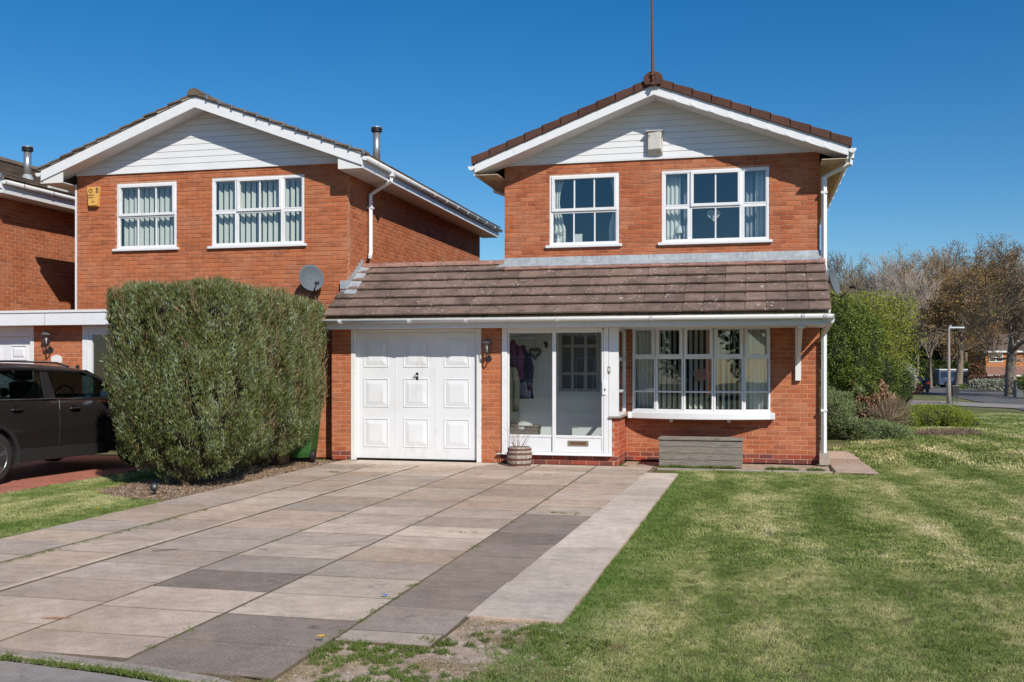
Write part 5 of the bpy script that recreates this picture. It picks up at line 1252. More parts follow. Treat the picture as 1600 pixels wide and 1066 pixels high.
# ---------------- clipped conifer hedge
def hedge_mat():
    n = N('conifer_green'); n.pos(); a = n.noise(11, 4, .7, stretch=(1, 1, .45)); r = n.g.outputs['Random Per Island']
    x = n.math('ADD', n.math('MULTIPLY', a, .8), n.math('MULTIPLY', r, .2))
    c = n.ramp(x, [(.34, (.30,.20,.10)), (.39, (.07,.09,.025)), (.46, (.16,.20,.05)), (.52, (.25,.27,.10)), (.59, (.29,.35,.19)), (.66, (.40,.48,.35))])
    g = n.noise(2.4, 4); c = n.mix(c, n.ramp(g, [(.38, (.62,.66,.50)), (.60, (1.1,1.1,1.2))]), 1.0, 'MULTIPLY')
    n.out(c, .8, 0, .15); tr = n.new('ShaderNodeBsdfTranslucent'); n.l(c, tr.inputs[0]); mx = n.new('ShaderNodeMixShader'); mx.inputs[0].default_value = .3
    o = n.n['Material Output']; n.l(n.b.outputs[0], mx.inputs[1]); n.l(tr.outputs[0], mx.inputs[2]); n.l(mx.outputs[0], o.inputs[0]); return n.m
m_hedge = hedge_mat()
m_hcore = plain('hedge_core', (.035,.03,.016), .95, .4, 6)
PL = [(-7.25, 11.96), (-7.33, 13.05), (-7.48, 14.10), (-7.62, 15.05)]
def hw(z, i=1):   # half widths with height
    if i == 0: return np.interp(z, [0, .10, .25, .5, .9, 1.5, 2.6], [.14, .34, .58, .76, .85, .86, .86])
    if i >= 2: return np.interp(z, [0, .12, .35, .7, 1.2, 1.7, 2.6], [.16, .34, .66, .80, .86, .86, .86])
    return np.interp(z, [0, .12, .35, .7, 1.2, 1.7, 2.6], [.14, .26, .55, .72, .84, .86, .86])
def hf_(p):
    """implicit value, 1 on the surface"""
    z = p[:, 2]; best = np.full(len(p), 9.)
    for i, (cx, cy) in enumerate(PL):
        w_ = hw(z, i)*(1.0 if i == 0 else .97); wy = np.interp(z, [0, .15, .45, .9, 1.4, 2.6], [.07, .16, .36, .53, .60, .62])*(1.16 if i == 0 else .97)
        q = (np.abs((p[:, 0]-cx)/w_)**4.6+np.abs((p[:, 1]-cy)/wy)**(4.0))**(1/4.3); best = np.minimum(best, q)
    # flat clipped top
    top = 0; lo = np.where(z < .06, 2, 0)
    return np.maximum((np.minimum(best, 5)**7+np.maximum(0, (z-2.26)/.32)**8)**(1/8), lo)
_dirs = unit(rng.normal(0, 1, (14, 3)))*rng.uniform(1.2, 3.2, (14, 1)); _ph = rng.uniform(0, 6.28, 14)
def nz3(p): return np.sin(p@_dirs.T+_ph).sum(1)/3.2
def sample_shell(n, lo, hi, f, a=.90, b_=1.03):
    out = []; tot = 0
    while tot < n:
        p = rng.uniform(lo, hi, (200000, 3)); v = f(p); k = p[(v > a) & (v < b_)]; out.append(k); tot += len(k)
    return np.concatenate(out)[:n]
def fgrad(p, f, e=.02):
    g = np.stack([f(p+np.eye(3)[i]*e)-f(p-np.eye(3)[i]*e) for i in range(3)], 1); return unit(g)
lo, hi = np.array([-8.4, 10.9, .03]), np.array([-6.1, 16.2, 2.75])
hedge = thing('conifer_hedge', 'tall clipped conifer hedge between the driveway and the parked car', 'hedge', (-7.2, 13.5, 0), world=True)
n = 125000; P = sample_shell(n, lo, hi, hf_, .86, 1.02); P = P[P[:, 1] < 15.72]; Nn = fgrad(P, hf_)
lump = nz3(P*np.array([3.4,3.4,.7])); l2 = nz3(P*np.array([13,13,3.2])+7); P = P+Nn*((lump*.05+l2*.032)*np.where(P[:, 2] > 2.35, .45, 1))[:, None]; hole = (l2 < -.12)&(rng.uniform(0,1,len(P)) < .88); P = P[~hole]; Nn = Nn[~hole]
n = len(P); D = unit(Nn*.42+np.array([0, 0, 1.05])+rng.normal(0, .24, (n, 3)))
parts = []
for q in range(4):
    d = unit(D+rng.normal(0, .24, (n, 3))); off = rng.normal(0, .02, (n, 3)); L = rng.uniform(.022, .068, n); Wd = L*rng.uniform(.18, .30, n)
    parts.append(leaves(P+off, d, unit(Nn+rng.normal(0, .5, (n, 3))), L, Wd))
V, F_ = joinm(parts); o = mesh_np('foliage', V, F_, m_hedge, hedge); o['kind'] = 'stuff'
# brown inner twigs that show between the sprays
m_twb = plain('hedge_twig', (.26,.17,.10), .9, .3, 5)
n2 = 9000; P2 = sample_shell(n2, lo, hi, hf_, .84, 1.0); N2 = fgrad(P2, hf_); L2 = rng.uniform(.10, .24, n2)
V, F_ = leaves(P2, unit(N2*.35+np.array([0, 0, 1.0])+rng.normal(0, .25, (n2, 3))), rng.normal(0, 1, (n2, 3)), L2, np.full(n2, .008)); o = mesh_np('twigs', V, F_, m_twb, hedge); o['kind'] = 'stuff'
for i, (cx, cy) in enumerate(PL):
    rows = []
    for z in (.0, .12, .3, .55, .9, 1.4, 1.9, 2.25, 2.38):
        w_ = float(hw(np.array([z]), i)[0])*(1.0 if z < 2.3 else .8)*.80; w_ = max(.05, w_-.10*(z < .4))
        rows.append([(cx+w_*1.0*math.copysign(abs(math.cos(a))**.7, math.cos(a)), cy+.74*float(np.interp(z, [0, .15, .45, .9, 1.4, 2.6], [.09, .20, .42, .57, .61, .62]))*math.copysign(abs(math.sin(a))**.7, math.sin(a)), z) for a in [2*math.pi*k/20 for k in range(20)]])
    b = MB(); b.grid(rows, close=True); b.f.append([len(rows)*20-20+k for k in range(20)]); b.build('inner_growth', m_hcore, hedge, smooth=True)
    b = MB(); r2 = random.Random(i)
    for k in range(5): a = r2.uniform(0, 6.28); b.tube([(cx+.05*math.cos(a), cy+.05*math.sin(a), -.05), (cx+.10*math.cos(a), cy+.10*math.sin(a), .15), (cx+.28*math.cos(a), cy+.25*math.sin(a), .45)], [.03,.025,.015], 6)
    b.build('trunk', m_twb, hedge)

# ---------------- grass: tufts on points
m_grass = None
def grass_mat():
    n = N('grass_blade'); n.pos()
    a = n.noise(1.05, 5, .68, stretch=(1, .6, 1)); a2 = n.noise(7, 4, .7)
    a3 = n.noise(1.15, 2, .5, stretch=(1.2, .12, 1))
    x = n.math('ADD', n.math('ADD', n.math('MULTIPLY', a, .40), n.math('MULTIPLY', a2, .22)), n.math('MULTIPLY', a3, .38))
    c = n.ramp(x, [(.42, (.150,.212,.055)), (.47, (.240,.302,.095)), (.51, (.38,.405,.165)), (.55, (.56,.54,.27)), (.61, (.74,.65,.42))])
    att = n.new('ShaderNodeAttribute', attribute_name='lush', attribute_type='INSTANCER'); c = n.mix(c, (.145,.245,.055), att.outputs['Fac'])
    r = n.g.outputs['Random Per Island']; c = n.mix(c, n.ramp(r, [(0, (.55,.6,.5)), (.6, (1,1,1)), (.86, (1.1,1.05,.95)), (.9, (1.35,1.25,1.15))]), .85, 'MULTIPLY')
    n.out(c, .8, 0, .15)
    tr = n.new('ShaderNodeBsdfTranslucent'); n.l(c, tr.inputs[0]); mx = n.new('ShaderNodeMixShader'); mx.inputs[0].default_value = .25
    o = n.n['Material Output']; n.l(n.b.outputs[0], mx.inputs[1]); n.l(tr.outputs[0], mx.inputs[2]); n.l(mx.outputs[0], o.inputs[0]); return n.m
m_grass = grass_mat()
def tuft(name, nb, rad, h0, h1, wd, seed, mat=None):
    g = np.random.default_rng(seed); r_ = rad*np.sqrt(g.uniform(0, 1, nb)); a = g.uniform(0, 6.28, nb)
    P = np.stack([r_*np.cos(a), r_*np.sin(a), np.zeros(nb)-.005], 1); h = g.uniform(h0, h1, nb); ln = g.normal(0, .45, (nb, 2))
    d = unit(np.stack([ln[:, 0], ln[:, 1], np.ones(nb)], 1)); s_ = unit(np.cross(d, g.normal(0, 1, (nb, 3)))); w_ = wd
    mid_ = P+d*(h*.55)[:, None]; tip = P+unit(d+np.stack([ln[:, 0], ln[:, 1], -.2*np.ones(nb)], 1)*.6)*h[:, None]
    V = np.stack([P-s_*w_/2, P+s_*w_/2, mid_+s_*w_*.4, mid_-s_*w_*.4, tip], 1).reshape(-1, 3); me = bpy.data.meshes.new(name)
    fs = []
    for i in range(nb): k = i*5; fs.append((k, k+1, k+2, k+3)); fs.append((k+3, k+2, k+4))
    me.from_pydata([tuple(v) for v in V], [], fs); me.materials.append(mat or m_grass); return bpy.data.objects.new(name, me)
def scatter(name, pts, scale, lush, src, kind='stuff', label=None, cat=None):
    me = bpy.data.meshes.new(name); me.vertices.add(len(pts)); me.vertices.foreach_set('co', np.asarray(pts, np.float32).ravel())
    a = me.attributes.new('sc', 'FLOAT', 'POINT'); a.data.foreach_set('value', np.asarray(scale, np.float32))
    a = me.attributes.new('lush', 'FLOAT', 'POINT'); a.data.foreach_set('value', np.asarray(lush, np.float32))
    a = me.attributes.new('rz', 'FLOAT_VECTOR', 'POINT'); rv = np.zeros((len(pts), 3), np.float32); rv[:, 2] = rng.uniform(0, 6.28, len(pts)); a.data.foreach_set('vector', rv.ravel())
    o = bpy.data.objects.new(name, me); col.objects.link(o)
    ng = bpy.data.node_groups.new(name, 'GeometryNodeTree'); ng.interface.new_socket('Geometry', in_out='INPUT', socket_type='NodeSocketGeometry'); ng.interface.new_socket('Geometry', in_out='OUTPUT', socket_type='NodeSocketGeometry')
    gi_, go_ = ng.nodes.new('NodeGroupInput'), ng.nodes.new('NodeGroupOutput'); ip = ng.nodes.new('GeometryNodeInstanceOnPoints'); mp = ng.nodes.new('GeometryNodeMeshToPoints'); oi = ng.nodes.new('GeometryNodeObjectInfo'); oi.inputs['Object'].default_value = src
    def na(nm, ty): x_ = ng.nodes.new('GeometryNodeInputNamedAttribute'); x_.data_type = ty; x_.inputs['Name'].default_value = nm; return x_.outputs['Attribute']
    L_ = ng.links.new; L_(gi_.outputs[0], mp.inputs[0]); L_(mp.outputs[0], ip.inputs['Points']); L_(oi.outputs['Geometry'], ip.inputs['Instance']); L_(na('sc', 'FLOAT'), ip.inputs['Scale']); 
    L_(na('rz', 'FLOAT_VECTOR'), ip.inputs['Rotation']); L_(ip.outputs[0], go_.inputs[0])
    md = o.modifiers.new('scatter', 'NODES'); md.node_group = ng
    return tag(o, label, cat, kind=kind)
def inpoly(P, poly):
    x, y = P[:, 0], P[:, 1]; ins = np.zeros(len(P), bool); n = len(poly)
    for i in range(n):
        x0, y0 = poly[i]; x1, y1 = poly[(i+1) % n]
        c = ((y0 > y) != (y1 > y)) & (x < (x1-x0)*(y-y0)/(y1-y0+1e-12)+x0); ins ^= c
    return ins
def fillp(poly, dens):
    a = np.array(poly); lo_, hi_ = a.min(0), a.max(0); n = int(np.prod(hi_-lo_)*dens); P = rng.uniform(lo_, hi_, (n, 2)); return P[inpoly(P, poly)]
hv = np.vectorize(hgt)
def nzf(x, y, s=1.0): return (np.sin(x*1.7*s+1.3*np.sin(y*1.1*s))+np.sin(y*2.3*s+1.7*np.sin(x*.9*s+2))+np.sin((x+y)*3.9*s)*.6)/2.6
tN = tuft('tuft', 64, .055, .018, .046, .0038, 1); tM = tuft('tuft', 60, .10, .02, .048, .007, 2); tF = tuft('tuft', 50, .30, .03, .07, .022, 3)
edge_x = lambda y: -1.15+.02*np.sin(y*2.1)+.012*np.sin(y*5.3)+.07*np.clip((y-6)/8.6, 0, 1)
def lawn_mask(P):
    x, y = P[:, 0], P[:, 1]; ex_ = edge_x(y); ok = x > ex_
    k = y < 6.02; e2 = np.interp(y, [2.5, 3.6, 4.2, 4.6, 5.0, 5.4, 5.8, 6.02], [-2.9, -2.6, -2.15, -1.75, -1.4, -1.12, -1.05, -1.16])+.13*nz3(np.c_[x*3, y*3, y*0])+rng.normal(0, .05, len(x))
    ok = np.where(k, x > e2, ok); ok &= ~((y > 15.54) & (x < 1.2)); ok &= ~((x > 1.1) & (x < 1.80-.03*(y-15.5)) & (y > 15.5) & (y < 19)); ok &= ~((y > 15.5) & (x < 1.15)); return ok
P = fillp([(-2.6,2.6),(3.2,2.6),(4.6,8.2),(-1.6,8.2)], 520); P = P[lawn_mask(P)]
l = np.clip(1-(P[:, 0]-edge_x(P[:, 1]))/.55, 0, 1)*.85*(P[:, 1] > 4.5)+np.clip((nzf(P[:, 0], P[:, 1], 1.6)-.5), 0, .5)+.45*(P[:, 1] < 4.6)
pts = np.c_[P, hv(P[:, 1])]; scatter('grass', pts, rng.uniform(.65, 1.1, len(pts))*(.8+.5*np.clip(l, 0, 1)), np.clip(l, 0, .9), tN)
P = fillp([(-1.6,8.2),(4.6,8.2),(9.5,17),(-1.3,17)], 230); P = P[lawn_mask(P)]
l = np.clip(1-(P[:, 0]-edge_x(P[:, 1]))/.5, 0, 1)*.8*(P[:, 1] < 15.3)+np.clip((nzf(P[:, 0], P[:, 1], 1.6)-.5), 0, .5)
pts = np.c_[P, hv(P[:, 1])]; scatter('grass', pts, rng.uniform(.6, 1.0, len(pts)), np.clip(l, 0, .8), tM)
P = fillp([(1.0,17),(9.5,17),(30,60),(8,60)], 14); P = P[lawn_mask(P)]; path_y = None
pts = np.c_[P, hv(P[:, 1])]; pz = pts; 
# left lawn patch
P = fillp([(-8.93,4.95),(-6.62,4.95),(-6.62,10.45),(-7.6,10.8),(-8.15,11.3),(-8.2,15.6),(-9.0,15.6),(-9.0,11)], 260); P = P[P[:, 1] > 5.0]
pl = np.c_[P, hv(P[:, 1])]; scatter('grass', pl, rng.uniform(.6, 1.0, len(pl)), np.clip(.25+nzf(P[:, 0], P[:, 1])*.3, 0, .7), tM)
# sparse tufts over the soil patch, joints and bed
m_weed = leafmat('weed_green', [(.12,.18,.03),(.18,.25,.05),(.24,.28,.10)], .7, .3, .3)
tW = tuft('weed', 40, .05, .02, .055, .006, 8, m_weed)
P = fillp([(-2.95,4.25),(-1.6,3.6),(-.75,5.6),(-1.2,5.95),(-1.8,6.0),(-1.85,5.32),(-2.34,5.30),(-2.4,4.6)], 420); k = nzf(P[:, 0], P[:, 1], 3.2)+rng.uniform(-.4,.4,len(P)) > .05; P = P[k]
pj = [P]
for (x, y0, y1, d) in ((-2.31,5.0,6.9,16),(-2.305,7.6,15,2.5),(-3.21,4.9,6.0,9),(-3.22,6,15,1.5),(-4.1,5,15,1.2),(-5.02,5.2,9,3),(-5.70,6.3,9.8,26),(-1.72,6.4,7.2,9)):
    n = int((y1-y0)*d*1.6); yy = rng.uniform(y0, y1, n); pj.append(np.stack([x-(yy-6)*math.tan(R(.7))*.55+rng.normal(0, .008, n), yy], 1))
for (px, py, n, sp_) in ((870,802,26,.09),(905,690,0,.1),(826,718,10,.08),(848,742,12,.06),(520,738,22,.07),(830,742,6,.1),(880,915,9,.06),(725,832,6,.05),(1000,805,0,.1)):
    X, Y_, _ = G(px, py, 0); pj.append(np.stack([X+rng.normal(0, sp_*1.5, n), Y_+rng.normal(0, sp_*.3, n)], 1))
n = 120; pj.append(np.stack([rng.uniform(-3.9,-2.4,n), 0*np.zeros(n)+4.62], 1)); pj[-1][:, 1] = np.interp(pj[-1][:, 0], [-4.05,-3.2,-2.55], [4.63,4.54,4.41])+rng.normal(0,.012,n)
P = np.concatenate(pj); pts = np.c_[P, np.full(len(P), -.012)]; scatter('weeds', pts, rng.uniform(.25, .9, len(pts)), np.zeros(len(pts)), tW)
m_straw = leafmat('dry_straw', [(.36,.27,.15),(.28,.20,.11),(.20,.19,.08),(.45,.36,.22)], .9, .1, .3); tS = tuft('straw', 36, .06, .008, .022, .004, 12, m_straw)
P = fillp([(-2.95,4.25),(-1.5,3.5),(-.7,5.6),(-1.2,5.97),(-1.85,5.97),(-1.85,5.32),(-2.34,5.30),(-2.4,4.6)], 900); k = nz3(np.c_[P*4.5, P[:, :1]*0+2])+rng.uniform(-.3,.3,len(P)) > -.15; P = P[k]
scatter('dry_straw', np.c_[P, np.full(len(P), -.018)], rng.uniform(.4, 1.1, len(P)), np.zeros(len(P)), tS)
n = 420; P = np.stack([rng.uniform(-1.98, 1.0, n), rng.uniform(15.66, 15.86, n)], 1); k = nzf(P[:, 0]*2, P[:, 1]) > -.15; P = P[k]; tB = tuft('weed', 30, .05, .03, .12, .010, 9, m_weed)
scatter('weeds', np.c_[P, np.full(len(P), -.02)], rng.uniform(.3, 1.0, len(P)), np.zeros(len(P)), tB)
# pebbles on soil and gravel
pm = MB(); pm.lathe([(.004,.0),(.008,.002),(.006,.005),(.002,.006)], seg=6); m_peb = plain('pebble', (.42,.36,.30), .9, .3, 30); me = bpy.data.meshes.new('pebble'); me.from_pydata(pm.v, [], pm.f); me.materials.append(m_peb); peb = bpy.data.objects.new('pebble', me)
P = fillp([(-2.9,4.5),(-1.2,4.1),(-.8,5.6),(-1.2,5.95),(-1.8,6.0),(-2.1,5.5),(-2.4,5.0)], 170); P2 = fillp([(-8.1,11.4),(-7.5,10.8),(-6.6,10.55),(-6.58,15.1),(-6.4,15.7),(-8.1,15.7)], 420); n = 160; P3 = np.stack([rng.uniform(-6.3,-5.2,n), rng.uniform(14.4,15.2,n)], 1); P3 = P3[np.hypot(P3[:,0]+5.95, (P3[:,1]-14.75)*1.5) < .45]
P = np.concatenate([P, P2, P3]); zz = np.where((P[:, 0] > -6.55) & (P[:, 0] < -5), .002, -.02); scatter('pebbles', np.c_[P, zz], rng.uniform(.4, 1.6, len(P)), np.zeros(len(P)), peb)
m_litt = leafmat('leaf_litter', [(.30,.17,.08),(.20,.11,.06),(.38,.24,.13)], .9, 0, .3); n = len(P2)*2; P2 = fillp([(-8.1,11.4),(-7.5,10.8),(-6.6,10.55),(-6.58,15.1),(-6.4,15.7),(-8.1,15.7)], 600); n = len(P2)
V, F_ = leaves(np.c_[P2, rng.uniform(-.018, .0, n)], np.c_[rng.normal(0,1,(n,2)), rng.normal(.1,.2,n)], np.tile([0,0,1.], (n,1))+rng.normal(0,.3,(n,3)), rng.uniform(.02,.05,n), rng.uniform(.01,.025,n)); tag(mesh_np('leaf_litter', V, F_, m_litt), kind='stuff')
# dandelions
m_dy = plain('dandelion_yellow', (.75,.48,.02), .8)
dn = [('yellow dandelion in the soil patch at the front edge of the driveway slabs', 502, 1003), ('yellow dandelion nearest the hedge foot on the left lawn', 232, 781), ('yellow dandelion next to it, slightly left, on the left lawn', 211, 780), ('yellow dandelion on the left lawn halfway to the hedge, lower one', 153, 799), ('yellow dandelion on the left lawn, upper of the pair near the car shadow', 176, 764), ('yellow dandelion on the left lawn below the car sill', 154, 773)]
for lb, px, py in dn:
    X, Y_, _ = G(px, py, 0); t = thing('dandelion', lb, 'flower', (X, Y_, -.03), group='dandelions'); b = MB()
    for k in range(14): a = k*2.4; r_ = .006+.0014*k; b.poly([(r_*.2*math.cos(a), r_*.2*math.sin(a), .058), (r_*math.cos(a-.3), r_*math.sin(a-.3), .066), (r_*1.25*math.cos(a), r_*1.25*math.sin(a), .064), (r_*math.cos(a+.3), r_*math.sin(a+.3), .066)])
    b.build('flower_head', m_dy, t); MB().tube([(0,0,0),(.003,0,.06)], .002, 5).build('stem', m_weed, t)

# ---------------- far ground: path, road, pavements, verges
def strip_px(name, top, bot, mat, dz, nn=24):
    """top and bottom edges as pixel polylines on the terrain"""
    def samp(pl, n):
        xs_ = [p[0] for p in pl]; ys_ = [p[1] for p in pl]; return [G(x, float(np.interp(x, xs_, ys_))) for x in np.linspace(xs_[0], xs_[-1], n)]
    A, B = samp(top, nn), samp(bot, nn); b = MB(); rows = []
    for k in range(7): f = k/6; rows.append([(a[0]+(c[0]-a[0])*f, a[1]+(c[1]-a[1])*f, hgt(a[1]+(c[1]-a[1])*f)+dz) for a, c in zip(A, B)])
    b.grid(rows); return tag(b.build(name, mat), kind='structure')
m_road = slab_mat('road_asphalt', (.135,.135,.14), .2, (.08,.08,.08)); m_fp = slab_mat('far_path', (.36,.33,.30), .2)
m_fpr = slab_mat('far_path_pink', (.36,.27,.245), .2)
strip_px('road', [(1360,605),(1447,600),(1530,607),(1600,618),(1800,650)], [(1360,618),(1447,615),(1490,621),(1530,629),(1600,642),(1800,690)], m_road, .035)
strip_px('footpath', [(1330,626),(1475,628),(1600,634),(1800,646)], [(1330,633),(1475,634.5),(1600,639.5),(1800,655)], m_fp, .045)
strip_px('far_pavement', [(1500,604),(1560,607),(1700,614)], [(1500,606.5),(1560,611),(1700,622)], m_fpr, .050)
strip_px('drive_crossing', [(1390,626),(1420,626),(1470,629)], [(1390,631),(1420,631.5),(1470,631)], m_fpr, .060)
P = fillp([(1.0,17),(9.5,17),(26,52),(8,52)], 16); 
def proj(P, z): 
    t = P[:, 0]*-sn+P[:, 1]*cs; lt_ = P[:, 0]*cs+P[:, 1]*sn; return 800+F*lt_/t, HOR+(CH-z)*F/t
zz = hv(P[:, 1]); px_, py_ = proj(P, zz); keep = lawn_mask(P) & ~((py_ > 626.5) & (py_ < 641)) & (py_ > 641)
scatter('grass', np.c_[P, zz][keep], rng.uniform(.7, 1.2, keep.sum()), np.zeros(keep.sum()), tF)

# ---------------- shrubs
def lobes(specs):
    def f(p):
        best = np.full(len(p), 9.)
        for (cx, cy, cz, rx, ry, rz_) in specs: best = np.minimum(best, np.sqrt(((p[:, 0]-cx)/rx)**2+((p[:, 1]-cy)/ry)**2+((p[:, 2]-cz)/rz_)**2))
        return best
    a = np.array(specs); return f, (a[:, :3]-a[:, 3:]*1.1).min(0), (a[:, :3]+a[:, 3:]*1.1).max(0)
def shrub(name, label, cat, specs, n, ll, mat, group=None, a=.72, b_=1.05, up=.3, droop=0, core=None, zmin=None, wr=.5, noise=.12, stems=0, stemmat=None):
    f, lo_, hi_ = lobes(specs); zmin = zmin if zmin is not None else hgt((lo_[1]+hi_[1])/2)
    ks = .16/ll; fn = lambda p: f(p)*(1+noise*(nz3(p*ks)*.6+nz3(p*ks*2.7+3)*.5))
    lo_[2] = max(lo_[2], zmin); P = sample_shell(n, lo_, hi_, fn, a, b_); Nn = fgrad(P, f)
    base = (sum(s_[0] for s_ in specs)/len(specs), sum(s_[1] for s_ in specs)/len(specs), zmin)
    t = thing(name, label, cat, base, group=group, world=True)
    D = unit(Nn*.7+np.array([0, 0, up])+rng.normal(0, .6, (n, 3))); L = rng.uniform(.6, 1.3, n)*ll
    V, F_ = leaves(P, D, unit(Nn+rng.normal(0, .5, (n, 3))), L, L*wr); o = mesh_np('foliage', V, F_, mat, t); o['kind'] = 'stuff'
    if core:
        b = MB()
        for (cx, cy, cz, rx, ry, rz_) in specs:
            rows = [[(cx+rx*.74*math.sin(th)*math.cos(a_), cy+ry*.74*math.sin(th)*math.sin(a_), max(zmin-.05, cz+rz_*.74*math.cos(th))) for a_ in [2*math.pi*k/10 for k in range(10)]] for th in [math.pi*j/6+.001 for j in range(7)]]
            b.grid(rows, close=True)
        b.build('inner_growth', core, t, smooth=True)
    if stems:
        b = MB(); r2 = random.Random(n)
        for k in range(stems):
            s_ = specs[k % len(specs)]; x0, y0 = base[0]+r2.uniform(-.3,.3), base[1]+r2.uniform(-.2,.2)
            b.tube([(x0, y0, zmin-.05), ((x0+s_[0])/2, (y0+s_[1])/2, (zmin+s_[2])/2), (s_[0]+r2.uniform(-.4,.4)*s_[3], s_[1], s_[2]+s_[5]*r2.uniform(.3,1.15))], [.03+.02*ll*5,.02+.01*ll*5,.006], 5)
        b.build('stems', stemmat or m_twb, t)
    return t
def SP(px, py, t_, rpx, rpy, dep=None):
    """lobe seen at pixel, at camera depth t_; radii in pixels"""
    X, Y_ = PD(px, t_); z = CH+(HOR-py)/F*t_; k = t_/F; return (X, Y_, z, rpx*k, (dep if dep else rpx*k), rpy*k)
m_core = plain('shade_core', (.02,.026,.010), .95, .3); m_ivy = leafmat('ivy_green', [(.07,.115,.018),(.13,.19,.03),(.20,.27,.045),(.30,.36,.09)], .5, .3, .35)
m_yg = leafmat('yellow_green', [(.28,.32,.04),(.38,.41,.06),(.46,.47,.10),(.20,.25,.035)], .6, .4, .3); m_dg = leafmat('dark_green', [(.04,.065,.018),(.08,.115,.03),(.13,.16,.05)], .6, .2, .4)
m_heath = leafmat('heath_green', [(.25,.31,.03),(.32,.39,.04),(.40,.46,.07),(.15,.20,.03)], .7, .3, .3); m_gc = leafmat('ground_cover', [(.11,.18,.05),(.20,.28,.09),(.30,.37,.17),(.42,.44,.27)], .6, .3, .3)
m_dry = leafmat('dry_grass', [(.30,.22,.15),(.22,.16,.11),(.40,.31,.22),(.16,.11,.08)], .9, .1, .3); m_blos = leafmat('blossom', [(.60,.58,.50),(.45,.45,.36),(.12,.15,.06),(.70,.68,.62)], .7, .2, .2)
m_redsh = leafmat('red_shrub', [(.12,.035,.03),(.18,.06,.04),(.08,.04,.03)], .7, .2, .3); m_brhedge = leafmat('brown_hedge', [(.20,.10,.06),(.14,.07,.045),(.26,.14,.08)], .8, .1, .3)
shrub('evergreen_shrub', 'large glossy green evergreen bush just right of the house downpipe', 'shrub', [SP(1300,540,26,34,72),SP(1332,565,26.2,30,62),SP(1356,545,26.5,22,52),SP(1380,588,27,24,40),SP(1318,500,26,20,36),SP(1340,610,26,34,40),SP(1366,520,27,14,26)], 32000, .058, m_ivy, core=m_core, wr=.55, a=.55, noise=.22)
shrub('leafing_tree', 'yellow-green spring tree rising behind the glossy evergreen bush', 'tree', [SP(1312,485,29,28,26),SP(1345,480,29,30,22),SP(1382,498,29.5,30,26),SP(1408,524,30,22,26),SP(1360,520,29,46,32),SP(1300,510,29,30,40),SP(1400,560,30,20,34)], 15000, .07, m_yg, wr=.5, a=.05, b_=1.15, stems=16, noise=.8)
shrub('ground_cover_plant', 'bluish green ground cover spreading along the right side path', 'plant', [SP(1305,655,22,30,30),SP(1345,670,22,34,18),SP(1385,674,22.5,32,13),SP(1312,635,24,24,28)], 20000, .06, m_gc, core=m_core, wr=.25, up=1.0, noise=.3)
shrub('thicket_plant', 'dull green scrub growing between the log pile and the house', 'shrub', [SP(1395,600,33,26,38),SP(1412,610,35,18,28),SP(1375,585,33,20,20)], 6000, .09, m_dg, core=m_core, wr=.3, up=.8)
shrub('heath_shrub', 'low bright green spreading shrub on the lawn by the footpath', 'shrub', [SP(1440,655,29,38,20),SP(1480,656,29,38,20),SP(1415,662,28.5,22,18),SP(1512,662,29,22,11)], 14000, .055, m_heath, core=m_core, wr=.25, up=1.0, noise=.2)
shrub('dry_grass_heap', 'heap of dry brown cut grass in front of the bright low shrub', 'heap', [SP(1465,687,24,42,14),SP(1500,684,24.5,38,13),SP(1545,690,25,45,6),SP(1435,692,23.5,30,8)], 8000, .07, m_dry, core=m_soil, wr=.12, up=.1)
shrub('blossom_shrub', 'white blossoming shrub left of the dark car on the road', 'shrub', [SP(1405,582,44,20,16),SP(1415,600,44,16,16)], 3500, .10, m_blos, core=m_core)
shrub('red_leaf_shrub', 'small dark red shrub beside the dark car', 'shrub', [SP(1428,606,46,10,9)], 1200, .08, m_redsh, core=m_core)
# dead brown plants and log pile
m_with = leafmat('withered_brown', [(.38,.24,.15),(.30,.18,.11),(.46,.31,.20),(.22,.13,.08)], .9, .15, .3)
shrub('withered_shrub', 'withered pale brown leafy shrub between the evergreen bush and the bright low shrub', 'shrub', [SP(1362,622,26,20,20),SP(1382,634,25.6,20,16),SP(1350,640,25.5,14,12),SP(1370,606,26,11,9)], 2600, .13, m_with, core=m_core, wr=.6, up=-.1, noise=.35)
shrub('dry_stems_plant', 'thin dry stems and grasses leaning beside the withered shrub', 'plant', [SP(1398,650,25,18,20),SP(1380,655,24.5,16,12)], 1500, .28, m_dry, wr=.035, up=1.0)
